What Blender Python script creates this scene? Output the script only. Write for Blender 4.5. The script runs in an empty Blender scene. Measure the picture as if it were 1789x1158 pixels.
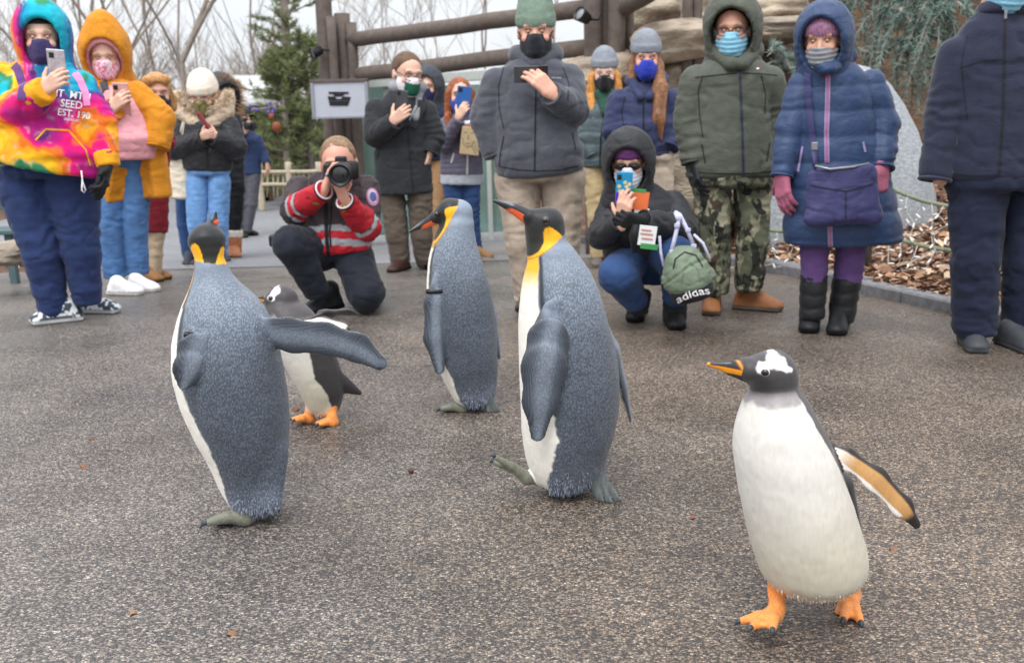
import bpy, math, random
import numpy as np
from mathutils import Vector, Matrix
from mathutils.bvhtree import BVHTree

random.seed(7); RNG = np.random.RandomState(7)
SC = bpy.context.scene
COL = SC.collection
R_ = math.radians

# ------------------------------------------------------------------ camera, sky, sun, exposure
CAMH, PITCH, ROLL, LENS = 1.15, R_(12.3), R_(1.5), 35.0
FPX = LENS/36.0*1789.0
FW = np.array([0, math.cos(PITCH), -math.sin(PITCH)])
_r0 = np.array([1.0, 0, 0]); _u0 = np.array([0, math.sin(PITCH), math.cos(PITCH)])
RT = _r0*math.cos(ROLL) - _u0*math.sin(ROLL)
UP = _u0*math.cos(ROLL) + _r0*math.sin(ROLL)
CAMP = np.array([0, 0, CAMH])
cam_d = bpy.data.cameras.new('camera'); cam = bpy.data.objects.new('camera', cam_d); COL.objects.link(cam)
cam_d.lens = LENS; cam_d.sensor_width = 36.0; cam_d.clip_start = .05; cam_d.clip_end = 600
cam.matrix_world = Matrix(((RT[0], UP[0], -FW[0], 0), (RT[1], UP[1], -FW[1], 0), (RT[2], UP[2], -FW[2], CAMH), (0, 0, 0, 1)))
cam_d.dof.use_dof = True; cam_d.dof.focus_distance = 2.55; cam_d.dof.aperture_fstop = 5.0
SC.camera = cam

SUN_EL, SUN_AZ = R_(58), R_(200)
world = bpy.data.worlds.new('World'); SC.world = world; world.use_nodes = True
wn = world.node_tree; wn.nodes.clear()
w_out = wn.nodes.new('ShaderNodeOutputWorld'); w_bg = wn.nodes.new('ShaderNodeBackground')
w_sky = wn.nodes.new('ShaderNodeTexSky'); w_sky.sky_type = 'NISHITA'; w_sky.sun_disc = False
w_sky.sun_elevation = SUN_EL; w_sky.sun_rotation = SUN_AZ
w_mix = wn.nodes.new('ShaderNodeMix'); w_mix.data_type = 'RGBA'
w_mix.inputs[0].default_value = 0.88                       # an even white cloud deck over the blue sky
w_tc = wn.nodes.new('ShaderNodeTexCoord'); w_no = wn.nodes.new('ShaderNodeTexNoise'); w_no.inputs['Scale'].default_value = 2.2
w_no.inputs['Detail'].default_value = 4
w_rp = wn.nodes.new('ShaderNodeValToRGB')
w_rp.color_ramp.elements[0].position = .3; w_rp.color_ramp.elements[0].color = (7.6, 7.85, 8.3, 1)
w_rp.color_ramp.elements[1].position = .75; w_rp.color_ramp.elements[1].color = (10.2, 10.2, 10.2, 1)
wn.links.new(w_tc.outputs['Generated'], w_no.inputs['Vector']); wn.links.new(w_no.outputs['Fac'], w_rp.inputs['Fac'])
wn.links.new(w_sky.outputs[0], w_mix.inputs[6]); wn.links.new(w_rp.outputs[0], w_mix.inputs[7])
w_sep = wn.nodes.new('ShaderNodeSeparateXYZ'); w_el = wn.nodes.new('ShaderNodeMapRange')   # an overcast deck is brightest overhead
w_el.inputs[1].default_value = 0; w_el.inputs[2].default_value = 1; w_el.inputs[3].default_value = .74; w_el.inputs[4].default_value = 1.95
w_sc = wn.nodes.new('ShaderNodeVectorMath'); w_sc.operation = 'SCALE'
wn.links.new(w_tc.outputs['Generated'], w_sep.inputs[0]); wn.links.new(w_sep.outputs['Z'], w_el.inputs[0])
wn.links.new(w_mix.outputs[2], w_sc.inputs[0]); wn.links.new(w_el.outputs[0], w_sc.inputs['Scale'])
wn.links.new(w_sc.outputs[0], w_bg.inputs['Color']); wn.links.new(w_bg.outputs[0], w_out.inputs['Surface'])
w_bg.inputs['Strength'].default_value = 0.11
sun_d = bpy.data.lights.new('sun', 'SUN'); sun = bpy.data.objects.new('sun', sun_d); COL.objects.link(sun)
sun_d.energy = 1.5; sun_d.angle = R_(25); sun_d.color = (1, .97, .93)
_sd = Vector((math.sin(SUN_AZ)*math.cos(SUN_EL), math.cos(SUN_AZ)*math.cos(SUN_EL), math.sin(SUN_EL)))
sun.rotation_euler = _sd.to_track_quat('Z', 'Y').to_euler(); sun.location = (0, 0, 20)
SC.view_settings.view_transform = 'Standard'; SC.view_settings.look = 'None'
SC.view_settings.exposure = 0.42; SC.view_settings.gamma = 1; SC.view_settings.use_curve_mapping = False
SC.render.engine = 'CYCLES'
SC.cycles.max_bounces = 6; SC.cycles.transparent_max_bounces = 8

# ------------------------------------------------------------------ helpers: projection
def gz(y):
    """height of the ground: level near the camera, falling gently beyond seven metres"""
    d = np.clip(np.asarray(y, float)-6.2, 0, 7.2)
    return -0.07*(d*d/(d+.7))
def ray(px, py):
    return FW + (px-894.5)/FPX*RT + (579-py)/FPX*UP
def hit(px, py):
    d = ray(px, py); t = 3.0
    if d[2] > -1e-3: t = 60.0
    else:
        lo, hi = .3, 200.0
        for _ in range(60):
            t = (lo+hi)/2; p = CAMP+d*t
            if p[2] > gz(p[1]): lo = t
            else: hi = t
    return CAMP+d*t
def atY(px, py, Y):
    d = ray(px, py); return CAMP + d*(Y/d[1])
def lin(h):
    h = h.lstrip('#'); h = h if len(h) == 6 else ''.join(q*2 for q in h); c = [int(h[i:i+2], 16)/255 for i in (0, 2, 4)]
    return np.array([x/12.92 if x <= .04045 else ((x+.055)/1.055)**2.4 for x in c])
def unit(v):
    v = np.asarray(v, float); return v/(np.linalg.norm(v)+1e-12)

# ------------------------------------------------------------------ helpers: noise
_LAT = RNG.rand(64, 64, 64).astype(np.float32)
def noise(P, f, seed=0):
    q = np.asarray(P, np.float32)*f + np.float32(seed*13.37+100)
    i = np.floor(q).astype(np.int64); t = q-i; t = t*t*(3-2*t); i &= 63; j = (i+1) & 63
    a = 0
    for dx in (0, 1):
        wx = t[:, 0] if dx else 1-t[:, 0]; ix = j[:, 0] if dx else i[:, 0]
        for dy in (0, 1):
            wy = t[:, 1] if dy else 1-t[:, 1]; iy = j[:, 1] if dy else i[:, 1]
            for dz in (0, 1):
                wz = t[:, 2] if dz else 1-t[:, 2]; iz = j[:, 2] if dz else i[:, 2]
                a = a + wx*wy*wz*_LAT[ix, iy, iz]
    return a*2-1
def fbm(P, f, seed=0, o=3):
    s = 0; a = 1; n = 0
    for k in range(o): s = s+a*noise(P, f*2**k, seed+k); n += a; a *= .5
    return s/n
def sstep(a, b, x):
    t = np.clip((x-a)/(b-a), 0, 1); return t*t*(3-2*t)

# ------------------------------------------------------------------ helpers: signed distance modelling
class Pr:
    __slots__ = ('kind', 'd', 'k', 'op', 'tag', 'lo', 'hi')
    def __init__(s, kind, d, lo, hi, k=.02, op='u', tag=0):
        s.kind, s.d, s.k, s.op, s.tag, s.lo, s.hi = kind, d, k, op, tag, np.asarray(lo, float), np.asarray(hi, float)
def cone(a, b, ra, rb=None, flat=None, k=.02, op='u', tag=0):
    a = np.asarray(a, float); b = np.asarray(b, float); rb = ra if rb is None else rb
    if np.linalg.norm(b-a) < 1e-5: b = a+np.array([0, 0, 1e-4])
    return Pr('cone', (a, b-a, ra, rb, flat), np.minimum(a-ra, b-rb), np.maximum(a+ra, b+rb), k, op, tag)
def tcone(a, b, ra, rb=None, flat=None, rr=.01, k=.02, op='u', tag=0):
    a = np.asarray(a, float); b = np.asarray(b, float); rb = ra if rb is None else rb; m = max(ra, rb)
    return Pr('tcone', (a, b-a, ra, rb, flat, rr), np.minimum(a, b)-m, np.maximum(a, b)+m, k, op, tag)
def ell(c, r, ax=None, k=.02, op='u', tag=0):
    c = np.asarray(c, float); m = max(r)
    return Pr('ell', (c, np.asarray(r, float), np.eye(3) if ax is None else np.asarray(ax, float)), c-m, c+m, k, op, tag)
def sbox(c, h, ax=None, rr=.01, k=.02, op='u', tag=0):
    c = np.asarray(c, float); m = np.linalg.norm(h)
    return Pr('box', (c, np.asarray(h, float), np.eye(3) if ax is None else np.asarray(ax, float), rr), c-m, c+m, k, op, tag)
def cut(p, n, k=.004, tag=99):
    """removes everything on the side of p that n points to"""
    return Pr('half', (np.asarray(p, float), -unit(n)), [-1e9]*3, [1e9]*3, k, 's', tag)
def loft(sl, rr=.03, k=.02, op='u', tag=0):
    """body of elliptical level slices: (centre, half width, half depth) from top to bottom"""
    sl = sorted(sl, key=lambda q: q[0][2]); z = np.array([q[0][2] for q in sl]); T = np.linspace(z[0], z[-1], 72)
    tab = [np.interp(T, z, [q[0][0] for q in sl]), np.interp(T, z, [q[0][1] for q in sl]), np.interp(T, z, [q[1] for q in sl]), np.interp(T, z, [q[2] for q in sl])]
    ker = np.hanning(13); ker /= ker.sum(); tab = [np.convolve(np.pad(t, 6, mode='reflect', reflect_type='odd'), ker, 'valid') for t in tab]
    m = max(tab[2].max(), tab[3].max()); lo = [tab[0].min()-m, tab[1].min()-m, z[0]]; hi = [tab[0].max()+m, tab[1].max()+m, z[-1]]
    return Pr('loft', (T.astype(np.float32), [t.astype(np.float32) for t in tab], rr), lo, hi, k, op, tag)
def ev(p, X, Y, Z):
    if p.kind == 'loft':
        T, tab, rr = p.d; sh = np.shape(Z); zf = np.ravel(Z); cx, cy, a, b = (np.interp(zf, T, t).astype(np.float32).reshape(sh) for t in tab)
        x, y = X-cx, Y-cy; k0 = np.sqrt((x/a)**2+(y/b)**2)+1e-6; k1 = np.sqrt((x/(a*a))**2+(y/(b*b))**2)+1e-6
        s = k0*(k0-1)/k1+np.float32(rr); c = np.maximum(T[0]-Z, Z-T[-1])+np.float32(rr)
        return np.minimum(np.maximum(s, c), 0)+np.sqrt(np.maximum(s, 0)**2+np.maximum(c, 0)**2)-np.float32(rr)
    if p.kind in ('cone', 'tcone'):
        a, ba, ra, rb, fl = p.d[:5]; L2 = float(ba@ba)
        x, y, z = X-np.float32(a[0]), Y-np.float32(a[1]), Z-np.float32(a[2])
        t = (x*np.float32(ba[0])+y*np.float32(ba[1])+z*np.float32(ba[2]))*np.float32(1/L2)
        tc = np.clip(t, 0, 1); tt = tc if p.kind == 'cone' else t
        x = x-tt*np.float32(ba[0]); y = y-tt*np.float32(ba[1]); z = z-tt*np.float32(ba[2])
        d2 = x*x+y*y+z*z
        if fl is not None:
            n, f = unit(fl[0]), fl[1]; dn = x*np.float32(n[0])+y*np.float32(n[1])+z*np.float32(n[2]); d2 = d2+np.float32(f*f-1)*dn*dn
        s = np.sqrt(d2)-(np.float32(ra)+tc*np.float32(rb-ra))
        if p.kind == 'cone': return s
        rr = np.float32(p.d[5]); c = np.maximum(-t, t-1)*np.float32(math.sqrt(L2))+rr; s = s+rr
        return np.minimum(np.maximum(s, c), 0)+np.sqrt(np.maximum(s, 0)**2+np.maximum(c, 0)**2)-rr
    if p.kind == 'half':
        c, n = p.d; return (X-np.float32(c[0]))*np.float32(n[0])+(Y-np.float32(c[1]))*np.float32(n[1])+(Z-np.float32(c[2]))*np.float32(n[2])
    c, r, A = p.d[:3]; x, y, z = X-np.float32(c[0]), Y-np.float32(c[1]), Z-np.float32(c[2])
    A = A.astype(np.float32); q = [x*A[i, 0]+y*A[i, 1]+z*A[i, 2] for i in range(3)]
    if p.kind == 'ell':
        r = r.astype(np.float32)
        k0 = np.sqrt((q[0]/r[0])**2+(q[1]/r[1])**2+(q[2]/r[2])**2)+1e-6
        k1 = np.sqrt((q[0]/r[0]**2)**2+(q[1]/r[1]**2)**2+(q[2]/r[2]**2)**2)+1e-6
        return k0*(k0-1)/k1
    rr = np.float32(p.d[3]); q = [np.abs(q[i])-np.float32(r[i])+rr for i in range(3)]
    return np.sqrt(np.maximum(q[0], 0)**2+np.maximum(q[1], 0)**2+np.maximum(q[2], 0)**2)+np.minimum(np.maximum(q[0], np.maximum(q[1], q[2])), 0)-rr
def comb(D, d, p):
    k = np.float32(max(p.k, 1e-4))
    if p.op == 'u':
        h = np.maximum(k-np.abs(D-d), 0)/k; return np.minimum(D, d)-h*h*k*np.float32(.25)
    d = -d; h = np.maximum(k-np.abs(D-d), 0)/k; return np.maximum(D, d)+h*h*k*np.float32(.25)
_CORN = np.array([(i, j, k) for i in (0, 1) for j in (0, 1) for k in (0, 1)])
_EDG = [(a, b) for a in range(8) for b in range(a+1, 8) if abs(_CORN[a]-_CORN[b]).sum() == 1]
def surf(prims, res):
    us = [p for p in prims if p.op == 'u']
    lo = np.min([p.lo for p in us], 0)-3*res-.01; hi = np.max([p.hi for p in us], 0)+3*res+.01
    n = np.ceil((hi-lo)/res).astype(int)+1
    ax = [(lo[i]+res*np.arange(n[i])).astype(np.float32) for i in range(3)]
    D = np.full(n, .5, np.float32)
    for p in prims:
        m = p.k+3*res
        s = [slice(max(0, int((max(p.lo[i], lo[i])-m-lo[i])/res)), min(n[i], int((min(p.hi[i], hi[i])+m-lo[i])/res)+2)) for i in range(3)]
        if any(q.stop <= q.start for q in s): continue
        s = tuple(s)
        d = ev(p, ax[0][s[0]][:, None, None], ax[1][s[1]][None, :, None], ax[2][s[2]][None, None, :])
        D[s] = comb(D[s], d, p)
    D[0] = D[-1] = .5; D[:, 0] = D[:, -1] = .5; D[:, :, 0] = D[:, :, -1] = .5
    S = D < 0
    cs = [S[i:n[0]-1+i, j:n[1]-1+j, k:n[2]-1+k] for i, j, k in _CORN]
    an = cs[0].copy(); al = cs[0].copy()
    for c in cs[1:]: an |= c; al &= c
    act = an & ~al
    ijk = np.argwhere(act)
    vals = np.stack([D[ijk[:, 0]+i, ijk[:, 1]+j, ijk[:, 2]+k] for i, j, k in _CORN], 1)
    acc = np.zeros((len(ijk), 3)); cnt = np.zeros(len(ijk))
    for a, b in _EDG:
        va, vb = vals[:, a], vals[:, b]; m = (va < 0) != (vb < 0)
        t = np.where(m, va/np.where(m, va-vb, 1), 0)
        acc += m[:, None]*(_CORN[a]+t[:, None]*(_CORN[b]-_CORN[a])); cnt += m
    V = lo+(ijk+acc/cnt[:, None])*res
    idm = np.full(act.shape, -1, np.int32); idm[act] = np.arange(len(ijk))
    F = []
    for axn in range(3):
        o = [(1, 2), (2, 0), (0, 1)][axn]
        A = np.moveaxis(S, (axn,)+o, (0, 1, 2)); I = np.moveaxis(idm, (axn,)+o, (0, 1, 2))
        a, b = A[:-1, 1:-1, 1:-1], A[1:, 1:-1, 1:-1]
        e = np.argwhere(a != b)
        if not len(e): continue
        i, j, k = e[:, 0], e[:, 1]+1, e[:, 2]+1
        q = np.stack([I[i, j-1, k-1], I[i, j, k-1], I[i, j, k], I[i, j-1, k]], 1)
        fl = ~a[e[:, 0], e[:, 1], e[:, 2]]
        q[fl] = q[fl][:, ::-1]
        F.append(q)
    F = np.concatenate(F); F = F[(F >= 0).all(1)]
    # one light smoothing pass
    nb = np.zeros_like(V); c = np.zeros(len(V))
    for a, b in ((0, 1), (1, 2), (2, 3), (3, 0)):
        np.add.at(nb, F[:, a], V[F[:, b]]); np.add.at(c, F[:, a], 1)
    V = V*.5+nb/np.maximum(c, 1)[:, None]*.5
    T = tags(prims, V)
    return V, F, normals(V, F), T
def tags(prims, V):
    best = np.full(len(V), 9e9); T = np.zeros(len(V), int)
    x, y, z = (V[:, i].astype(np.float32) for i in range(3))
    for p in prims:
        d = ev(p, x, y, z)
        if p.op == 's': d = np.abs(d)-.0015
        m = d < best; best[m] = d[m]; T[m] = p.tag
    return T
def normals(V, F):
    n = np.cross(V[F[:, 2]]-V[F[:, 0]], V[F[:, 3]]-V[F[:, 1]]); N = np.zeros_like(V)
    for i in range(4): np.add.at(N, F[:, i], n)
    return N/(np.linalg.norm(N, axis=1)[:, None]+1e-12)

# ------------------------------------------------------------------ helpers: objects
def tag(o, label=None, cat=None, group=None, kind=None):
    for k, v in (('label', label), ('category', cat), ('group', group), ('kind', kind)):
        if v: o[k] = v
    return o
def empty(name, loc, label=None, cat=None, group=None):
    o = bpy.data.objects.new(name, None); COL.objects.link(o); o.location = tuple(map(float, loc)); o.empty_display_size = .1
    return tag(o, label, cat, group)
def meshobj(name, V, F, mat, parent=None, col=None, smooth=True, org=None):
    V = np.asarray(V, float)
    if org is None: org = np.array(parent.location) if parent is not None and parent.parent is None else (WORG[parent.name] if parent is not None else np.zeros(3))
    me = bpy.data.meshes.new(name)
    if isinstance(F, np.ndarray):
        m, w = F.shape
        me.vertices.add(len(V)); me.vertices.foreach_set('co', (V-org).astype(np.float32).ravel())
        me.loops.add(m*w); me.loops.foreach_set('vertex_index', F.astype(np.int32).ravel())
        me.polygons.add(m); me.polygons.foreach_set('loop_start', np.arange(0, m*w, w, dtype=np.int32))
        me.update(calc_edges=True)
    else:
        me.from_pydata((V-org).tolist(), [], F); me.update()
    if smooth: me.polygons.foreach_set('use_smooth', np.ones(len(me.polygons), bool))
    if col is not None:
        col = np.asarray(col, np.float32)
        if col.shape[1] == 3: col = np.concatenate([col, np.ones((len(col), 1), np.float32)], 1)
        at = me.color_attributes.new('Col', 'FLOAT_COLOR', 'POINT'); at.data.foreach_set('color', col.ravel())
    me.materials.append(mat)
    o = bpy.data.objects.new(name, me); COL.objects.link(o)
    if parent is not None: o.parent = parent
    else: o.location = org
    WORG[o.name] = org
    return o
WORG = {}
class MB:
    """collects simple solids into one mesh"""
    def __init__(s): s.V = []; s.F = []
    def add(s, V, F):
        b = len(s.V); s.V += [tuple(map(float, v)) for v in V]; s.F += [tuple(int(i)+b for i in f) for f in F]; return s
    def box(s, c, h, ax=None):
        c = np.asarray(c, float); A = np.eye(3) if ax is None else np.asarray(ax, float)
        V = [c+A[0]*h[0]*i+A[1]*h[1]*j+A[2]*h[2]*k for i in (-1, 1) for j in (-1, 1) for k in (-1, 1)]
        return s.add(V, [(0, 1, 3, 2), (4, 6, 7, 5), (0, 4, 5, 1), (2, 3, 7, 6), (0, 2, 6, 4), (1, 5, 7, 3)])
    def bbox(s, c, h, ax=None, b=.003):
        """box with chamfered edges"""
        c = np.asarray(c, float); A = np.eye(3) if ax is None else np.asarray(ax, float); h = np.asarray(h, float)
        V = []; idx = {}
        for i in (-1, 1):
            for j in (-1, 1):
                for k in (-1, 1):
                    for m in range(3):
                        q = h-b; q[m] = h[m]; q = q*(i, j, k); idx[i, j, k, m] = len(V); V.append(c+A[0]*q[0]+A[1]*q[1]+A[2]*q[2])
        F = []
        for m in range(3):
            a, e = [(1, 2), (2, 0), (0, 1)][m]
            for sg in (-1, 1):
                f = []
                for u, v in ((-1, -1), (1, -1), (1, 1), (-1, 1)):
                    t = [0, 0, 0]; t[m] = sg; t[a] = u; t[e] = v; f.append(idx[(*t, m)])
                F.append(f if sg > 0 else f[::-1])
            for u in (-1, 1):
                for v in (-1, 1):
                    f = []
                    for w, mm in ((-1, a), (-1, e), (1, e), (1, a)):
                        t = [0, 0, 0]; t[m] = w; t[a] = u; t[e] = v; f.append(idx[(*t, mm)])
                    F.append(f if u*v > 0 else f[::-1])
        for i in (-1, 1):
            for j in (-1, 1):
                for k in (-1, 1):
                    f = [idx[i, j, k, m] for m in range(3)]; F.append(f if i*j*k > 0 else f[::-1])
        return s.add(V, F)
    def tube(s, pts, rad, n=8, cap=True):
        pts = [np.asarray(p, float) for p in pts]; m = len(pts)
        if np.isscalar(rad): rad = [rad]*m
        V = []; ref = None
        for i, p in enumerate(pts):
            t = unit(pts[min(i+1, m-1)]-pts[max(i-1, 0)])
            if ref is None: ref = np.array([0, 0, 1.]) if abs(t[2]) < .9 else np.array([1., 0, 0])
            u = unit(np.cross(t, ref)); v = np.cross(u, t); ref = v
            for q in range(n):
                a = 2*math.pi*q/n; V.append(p+rad[i]*(math.cos(a)*u+math.sin(a)*v))
        F = [(i*n+q, i*n+(q+1) % n, (i+1)*n+(q+1) % n, (i+1)*n+q) for i in range(m-1) for q in range(n)]
        if cap: F += [tuple(range(n))[::-1], tuple((m-1)*n+q for q in range(n))]
        return s.add(V, F)
    def lathe(s, c, axis, prof, n=20):
        c = np.asarray(c, float); t = unit(axis); u = unit(np.cross(t, [0.3, .2, 1.] if abs(t[2]) < .95 else [1., 0, 0])); v = np.cross(t, u)
        V = []; m = len(prof)
        for h, r in prof:
            for q in range(n):
                a = 2*math.pi*q/n; V.append(c+t*h+max(r, 1e-4)*(math.cos(a)*u+math.sin(a)*v))
        F = [(i*n+q, i*n+(q+1) % n, (i+1)*n+(q+1) % n, (i+1)*n+q) for i in range(m-1) for q in range(n)]
        F += [tuple(range(n))[::-1], tuple((m-1)*n+q for q in range(n))]
        return s.add(V, F)
    def build(s, name, mat, parent=None, smooth=False, org=None):
        return meshobj(name, np.array(s.V), s.F, mat, parent, smooth=smooth, org=org)

# ------------------------------------------------------------------ helpers: materials
_MC = {}
def mat(name, col=None, rough=.8, var=.15, vs=30, bump=.2, bs=200, sheen=0, spec=.3, metal=0, bd=.002, weave=False, trans=0, wr=0):
    """procedural surface; without a colour it reads the plumage/dye pattern stored on the mesh"""
    if name in _MC: return _MC[name]
    m = bpy.data.materials.new(name); m.use_nodes = True; nt = m.node_tree; n = nt.nodes; L = nt.links
    b = n['Principled BSDF']; b.inputs['Roughness'].default_value = rough; b.inputs['Specular IOR Level'].default_value = spec
    b.inputs['Metallic'].default_value = metal
    if sheen: b.inputs['Sheen Weight'].default_value = sheen; b.inputs['Sheen Roughness'].default_value = .5
    if trans: b.inputs['Transmission Weight'].default_value = trans
    tc = n.new('ShaderNodeTexCoord')
    if col is None:
        a = n.new('ShaderNodeVertexColor'); a.layer_name = 'Col'; csrc = a.outputs['Color']
    else:
        r = n.new('ShaderNodeRGB'); r.outputs[0].default_value = (*[float(x) for x in col], 1); csrc = r.outputs[0]
    no = n.new('ShaderNodeTexNoise'); no.inputs['Scale'].default_value = vs; no.inputs['Detail'].default_value = 4
    L.new(tc.outputs['Object'], no.inputs['Vector'])
    mr = n.new('ShaderNodeMapRange'); mr.inputs[1].default_value = .25; mr.inputs[2].default_value = .75
    mr.inputs[3].default_value = 1-var; mr.inputs[4].default_value = 1+var; L.new(no.outputs['Fac'], mr.inputs[0])
    vm = n.new('ShaderNodeVectorMath'); vm.operation = 'SCALE'; L.new(csrc, vm.inputs[0]); L.new(mr.outputs[0], vm.inputs['Scale'])
    L.new(vm.outputs[0], b.inputs['Base Color'])
    if bump:
        t = n.new('ShaderNodeTexNoise'); t.inputs['Scale'].default_value = bs; t.inputs['Detail'].default_value = 3
        if weave:
            mp = n.new('ShaderNodeMapping'); mp.inputs['Scale'].default_value = (1, 1, .25); L.new(tc.outputs['Object'], mp.inputs[0]); L.new(mp.outputs[0], t.inputs['Vector'])
        else: L.new(tc.outputs['Object'], t.inputs['Vector'])
        bp = n.new('ShaderNodeBump'); bp.inputs['Strength'].default_value = bump; bp.inputs['Distance'].default_value = bd
        L.new(t.outputs['Fac'], bp.inputs['Height']); L.new(bp.outputs[0], b.inputs['Normal'])
        if wr:   # soft creases of worn cloth
            m2 = n.new('ShaderNodeMapping'); m2.inputs['Scale'].default_value = (1, 1, 1.7); m2.inputs['Rotation'].default_value = (.3, .35, 0); L.new(tc.outputs['Object'], m2.inputs[0])
            t2 = n.new('ShaderNodeTexNoise'); t2.inputs['Scale'].default_value = 7; t2.inputs['Detail'].default_value = 4; t2.inputs['Roughness'].default_value = .55; t2.inputs['Distortion'].default_value = 1.2; L.new(m2.outputs[0], t2.inputs['Vector'])
            ab = n.new('ShaderNodeMath'); ab.operation = 'SUBTRACT'; ab.inputs[1].default_value = .5; L.new(t2.outputs['Fac'], ab.inputs[0]); a2 = n.new('ShaderNodeMath'); a2.operation = 'ABSOLUTE'; L.new(ab.outputs[0], a2.inputs[0])
            a3 = n.new('ShaderNodeMath'); a3.operation = 'POWER'; a3.inputs[1].default_value = .6; L.new(a2.outputs[0], a3.inputs[0])
            b2 = n.new('ShaderNodeBump'); b2.inputs['Strength'].default_value = wr; b2.inputs['Distance'].default_value = .03; L.new(a3.outputs[0], b2.inputs['Height']); L.new(bp.outputs[0], b2.inputs['Normal']); L.new(b2.outputs[0], b.inputs['Normal'])
    _MC[name] = m; return m
def H(h, g=1.0): return lin(h)*g
# ------------------------------------------------------------------ the ground
def ground_mat(name, base, chip1, chip2, scale, rough, bumpd, patch=(.75, 1.15), wet=.3):
    m = bpy.data.materials.new(name); m.use_nodes = True; nt = m.node_tree; n = nt.nodes; L = nt.links
    b = n['Principled BSDF']; tc = n.new('ShaderNodeTexCoord')
    v = n.new('ShaderNodeTexVoronoi'); v.inputs['Scale'].default_value = scale; v.inputs['Randomness'].default_value = 1
    mp = n.new('ShaderNodeMapping'); mp.inputs['Scale'].default_value = (.75, 1, 1)
    nz = n.new('ShaderNodeTexNoise'); nz.inputs['Scale'].default_value = scale*.6; nz.inputs['Detail'].default_value = 2
    L.new(tc.outputs['Object'], nz.inputs['Vector'])
    ad = n.new('ShaderNodeVectorMath'); ad.operation = 'MULTIPLY_ADD'; ad.inputs[1].default_value = (.012, .012, .0)
    L.new(nz.outputs['Color'], ad.inputs[0]); L.new(tc.outputs['Object'], ad.inputs[2]); L.new(ad.outputs[0], mp.inputs[0]); L.new(mp.outputs[0], v.inputs['Vector'])
    sp = n.new('ShaderNodeSeparateColor'); L.new(v.outputs['Color'], sp.inputs[0])
    cr = n.new('ShaderNodeValToRGB'); e = cr.color_ramp.elements; e[0].position = 0; e[0].color = (*base, 1); e[1].position = 1; e[1].color = (*chip2, 1)
    x = cr.color_ramp.elements.new(.45); x.color = (*(np.array(base)*1.25), 1); x = cr.color_ramp.elements.new(.62); x.color = (*chip1, 1); x = cr.color_ramp.elements.new(.86); x.color = (*(np.array(chip1)*.9), 1)
    L.new(sp.outputs[0], cr.inputs[0])
    # dark binder between the chips
    ed = n.new('ShaderNodeMapRange'); ed.inputs[1].default_value = .25; ed.inputs[2].default_value = .62; ed.inputs[3].default_value = 1; ed.inputs[4].default_value = .42
    sc = n.new('ShaderNodeMath'); sc.operation = 'MULTIPLY'; sc.inputs[1].default_value = 1.0; L.new(v.outputs['Distance'], sc.inputs[0]); L.new(sc.outputs[0], ed.inputs[0])
    n2 = n.new('ShaderNodeTexNoise'); n2.inputs['Scale'].default_value = 1.3; n2.inputs['Detail'].default_value = 6; n2.inputs['Roughness'].default_value = .6; L.new(tc.outputs['Object'], n2.inputs['Vector'])
    pm = n.new('ShaderNodeMapRange'); pm.inputs[1].default_value = .3; pm.inputs[2].default_value = .7; pm.inputs[3].default_value = patch[0]; pm.inputs[4].default_value = patch[1]; L.new(n2.outputs['Fac'], pm.inputs[0])
    ml = n.new('ShaderNodeMath'); ml.operation = 'MULTIPLY'; L.new(ed.outputs[0], ml.inputs[0]); L.new(pm.outputs[0], ml.inputs[1])
    vm = n.new('ShaderNodeVectorMath'); vm.operation = 'SCALE'; L.new(cr.outputs[0], vm.inputs[0]); L.new(ml.outputs[0], vm.inputs['Scale'])
    n4 = n.new('ShaderNodeTexNoise'); n4.inputs['Scale'].default_value = .35; n4.inputs['Detail'].default_value = 5; L.new(tc.outputs['Object'], n4.inputs['Vector'])
    wr = n.new('ShaderNodeValToRGB'); wr.color_ramp.elements[0].position = .38; wr.color_ramp.elements[0].color = (.97, .98, 1, 1); wr.color_ramp.elements[1].position = .62; wr.color_ramp.elements[1].color = (1.0, .88, .78, 1); 
    sx = n.new('ShaderNodeSeparateXYZ'); L.new(tc.outputs['Object'], sx.inputs[0]); gx = n.new('ShaderNodeMath'); gx.operation = 'MULTIPLY_ADD'; gx.inputs[1].default_value = .07; L.new(sx.outputs['X'], gx.inputs[0]); L.new(n4.outputs['Fac'], gx.inputs[2]); L.new(gx.outputs[0], wr.inputs[0])
    vw = n.new('ShaderNodeVectorMath'); vw.operation = 'MULTIPLY'; L.new(vm.outputs[0], vw.inputs[0]); L.new(wr.outputs[0], vw.inputs[1])
    L.new(vw.outputs[0], b.inputs['Base Color'])
    rm = n.new('ShaderNodeMapRange'); rm.inputs[1].default_value = .35; rm.inputs[2].default_value = .65; rm.inputs[3].default_value = rough-wet; rm.inputs[4].default_value = rough; L.new(n2.outputs['Fac'], rm.inputs[0]); L.new(rm.outputs[0], b.inputs['Roughness'])
    iv = n.new('ShaderNodeMath'); iv.operation = 'SUBTRACT'; iv.inputs[0].default_value = 1; L.new(v.outputs['Distance'], iv.inputs[1])
    ma = n.new('ShaderNodeMath'); ma.operation = 'MULTIPLY_ADD'; ma.inputs[1].default_value = .8; L.new(sp.outputs[1], ma.inputs[0]); L.new(iv.outputs[0], ma.inputs[2])
    bp = n.new('ShaderNodeBump'); bp.inputs['Strength'].default_value = .9; bp.inputs['Distance'].default_value = bumpd; L.new(ma.outputs[0], bp.inputs['Height']); L.new(bp.outputs[0], b.inputs['Normal'])
    return m
M_ASPH = ground_mat('asphalt', H('#5c5957'), H('#a3978b'), H('#d2c6b8'), 195, .48, .0035, (.62, 1.18))
M_CONC = ground_mat('concrete', H('#8e8f92'), H('#a2a3a6'), H('#aeaeb0'), 140, .8, .002, (.85, 1.1), .1)
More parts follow.
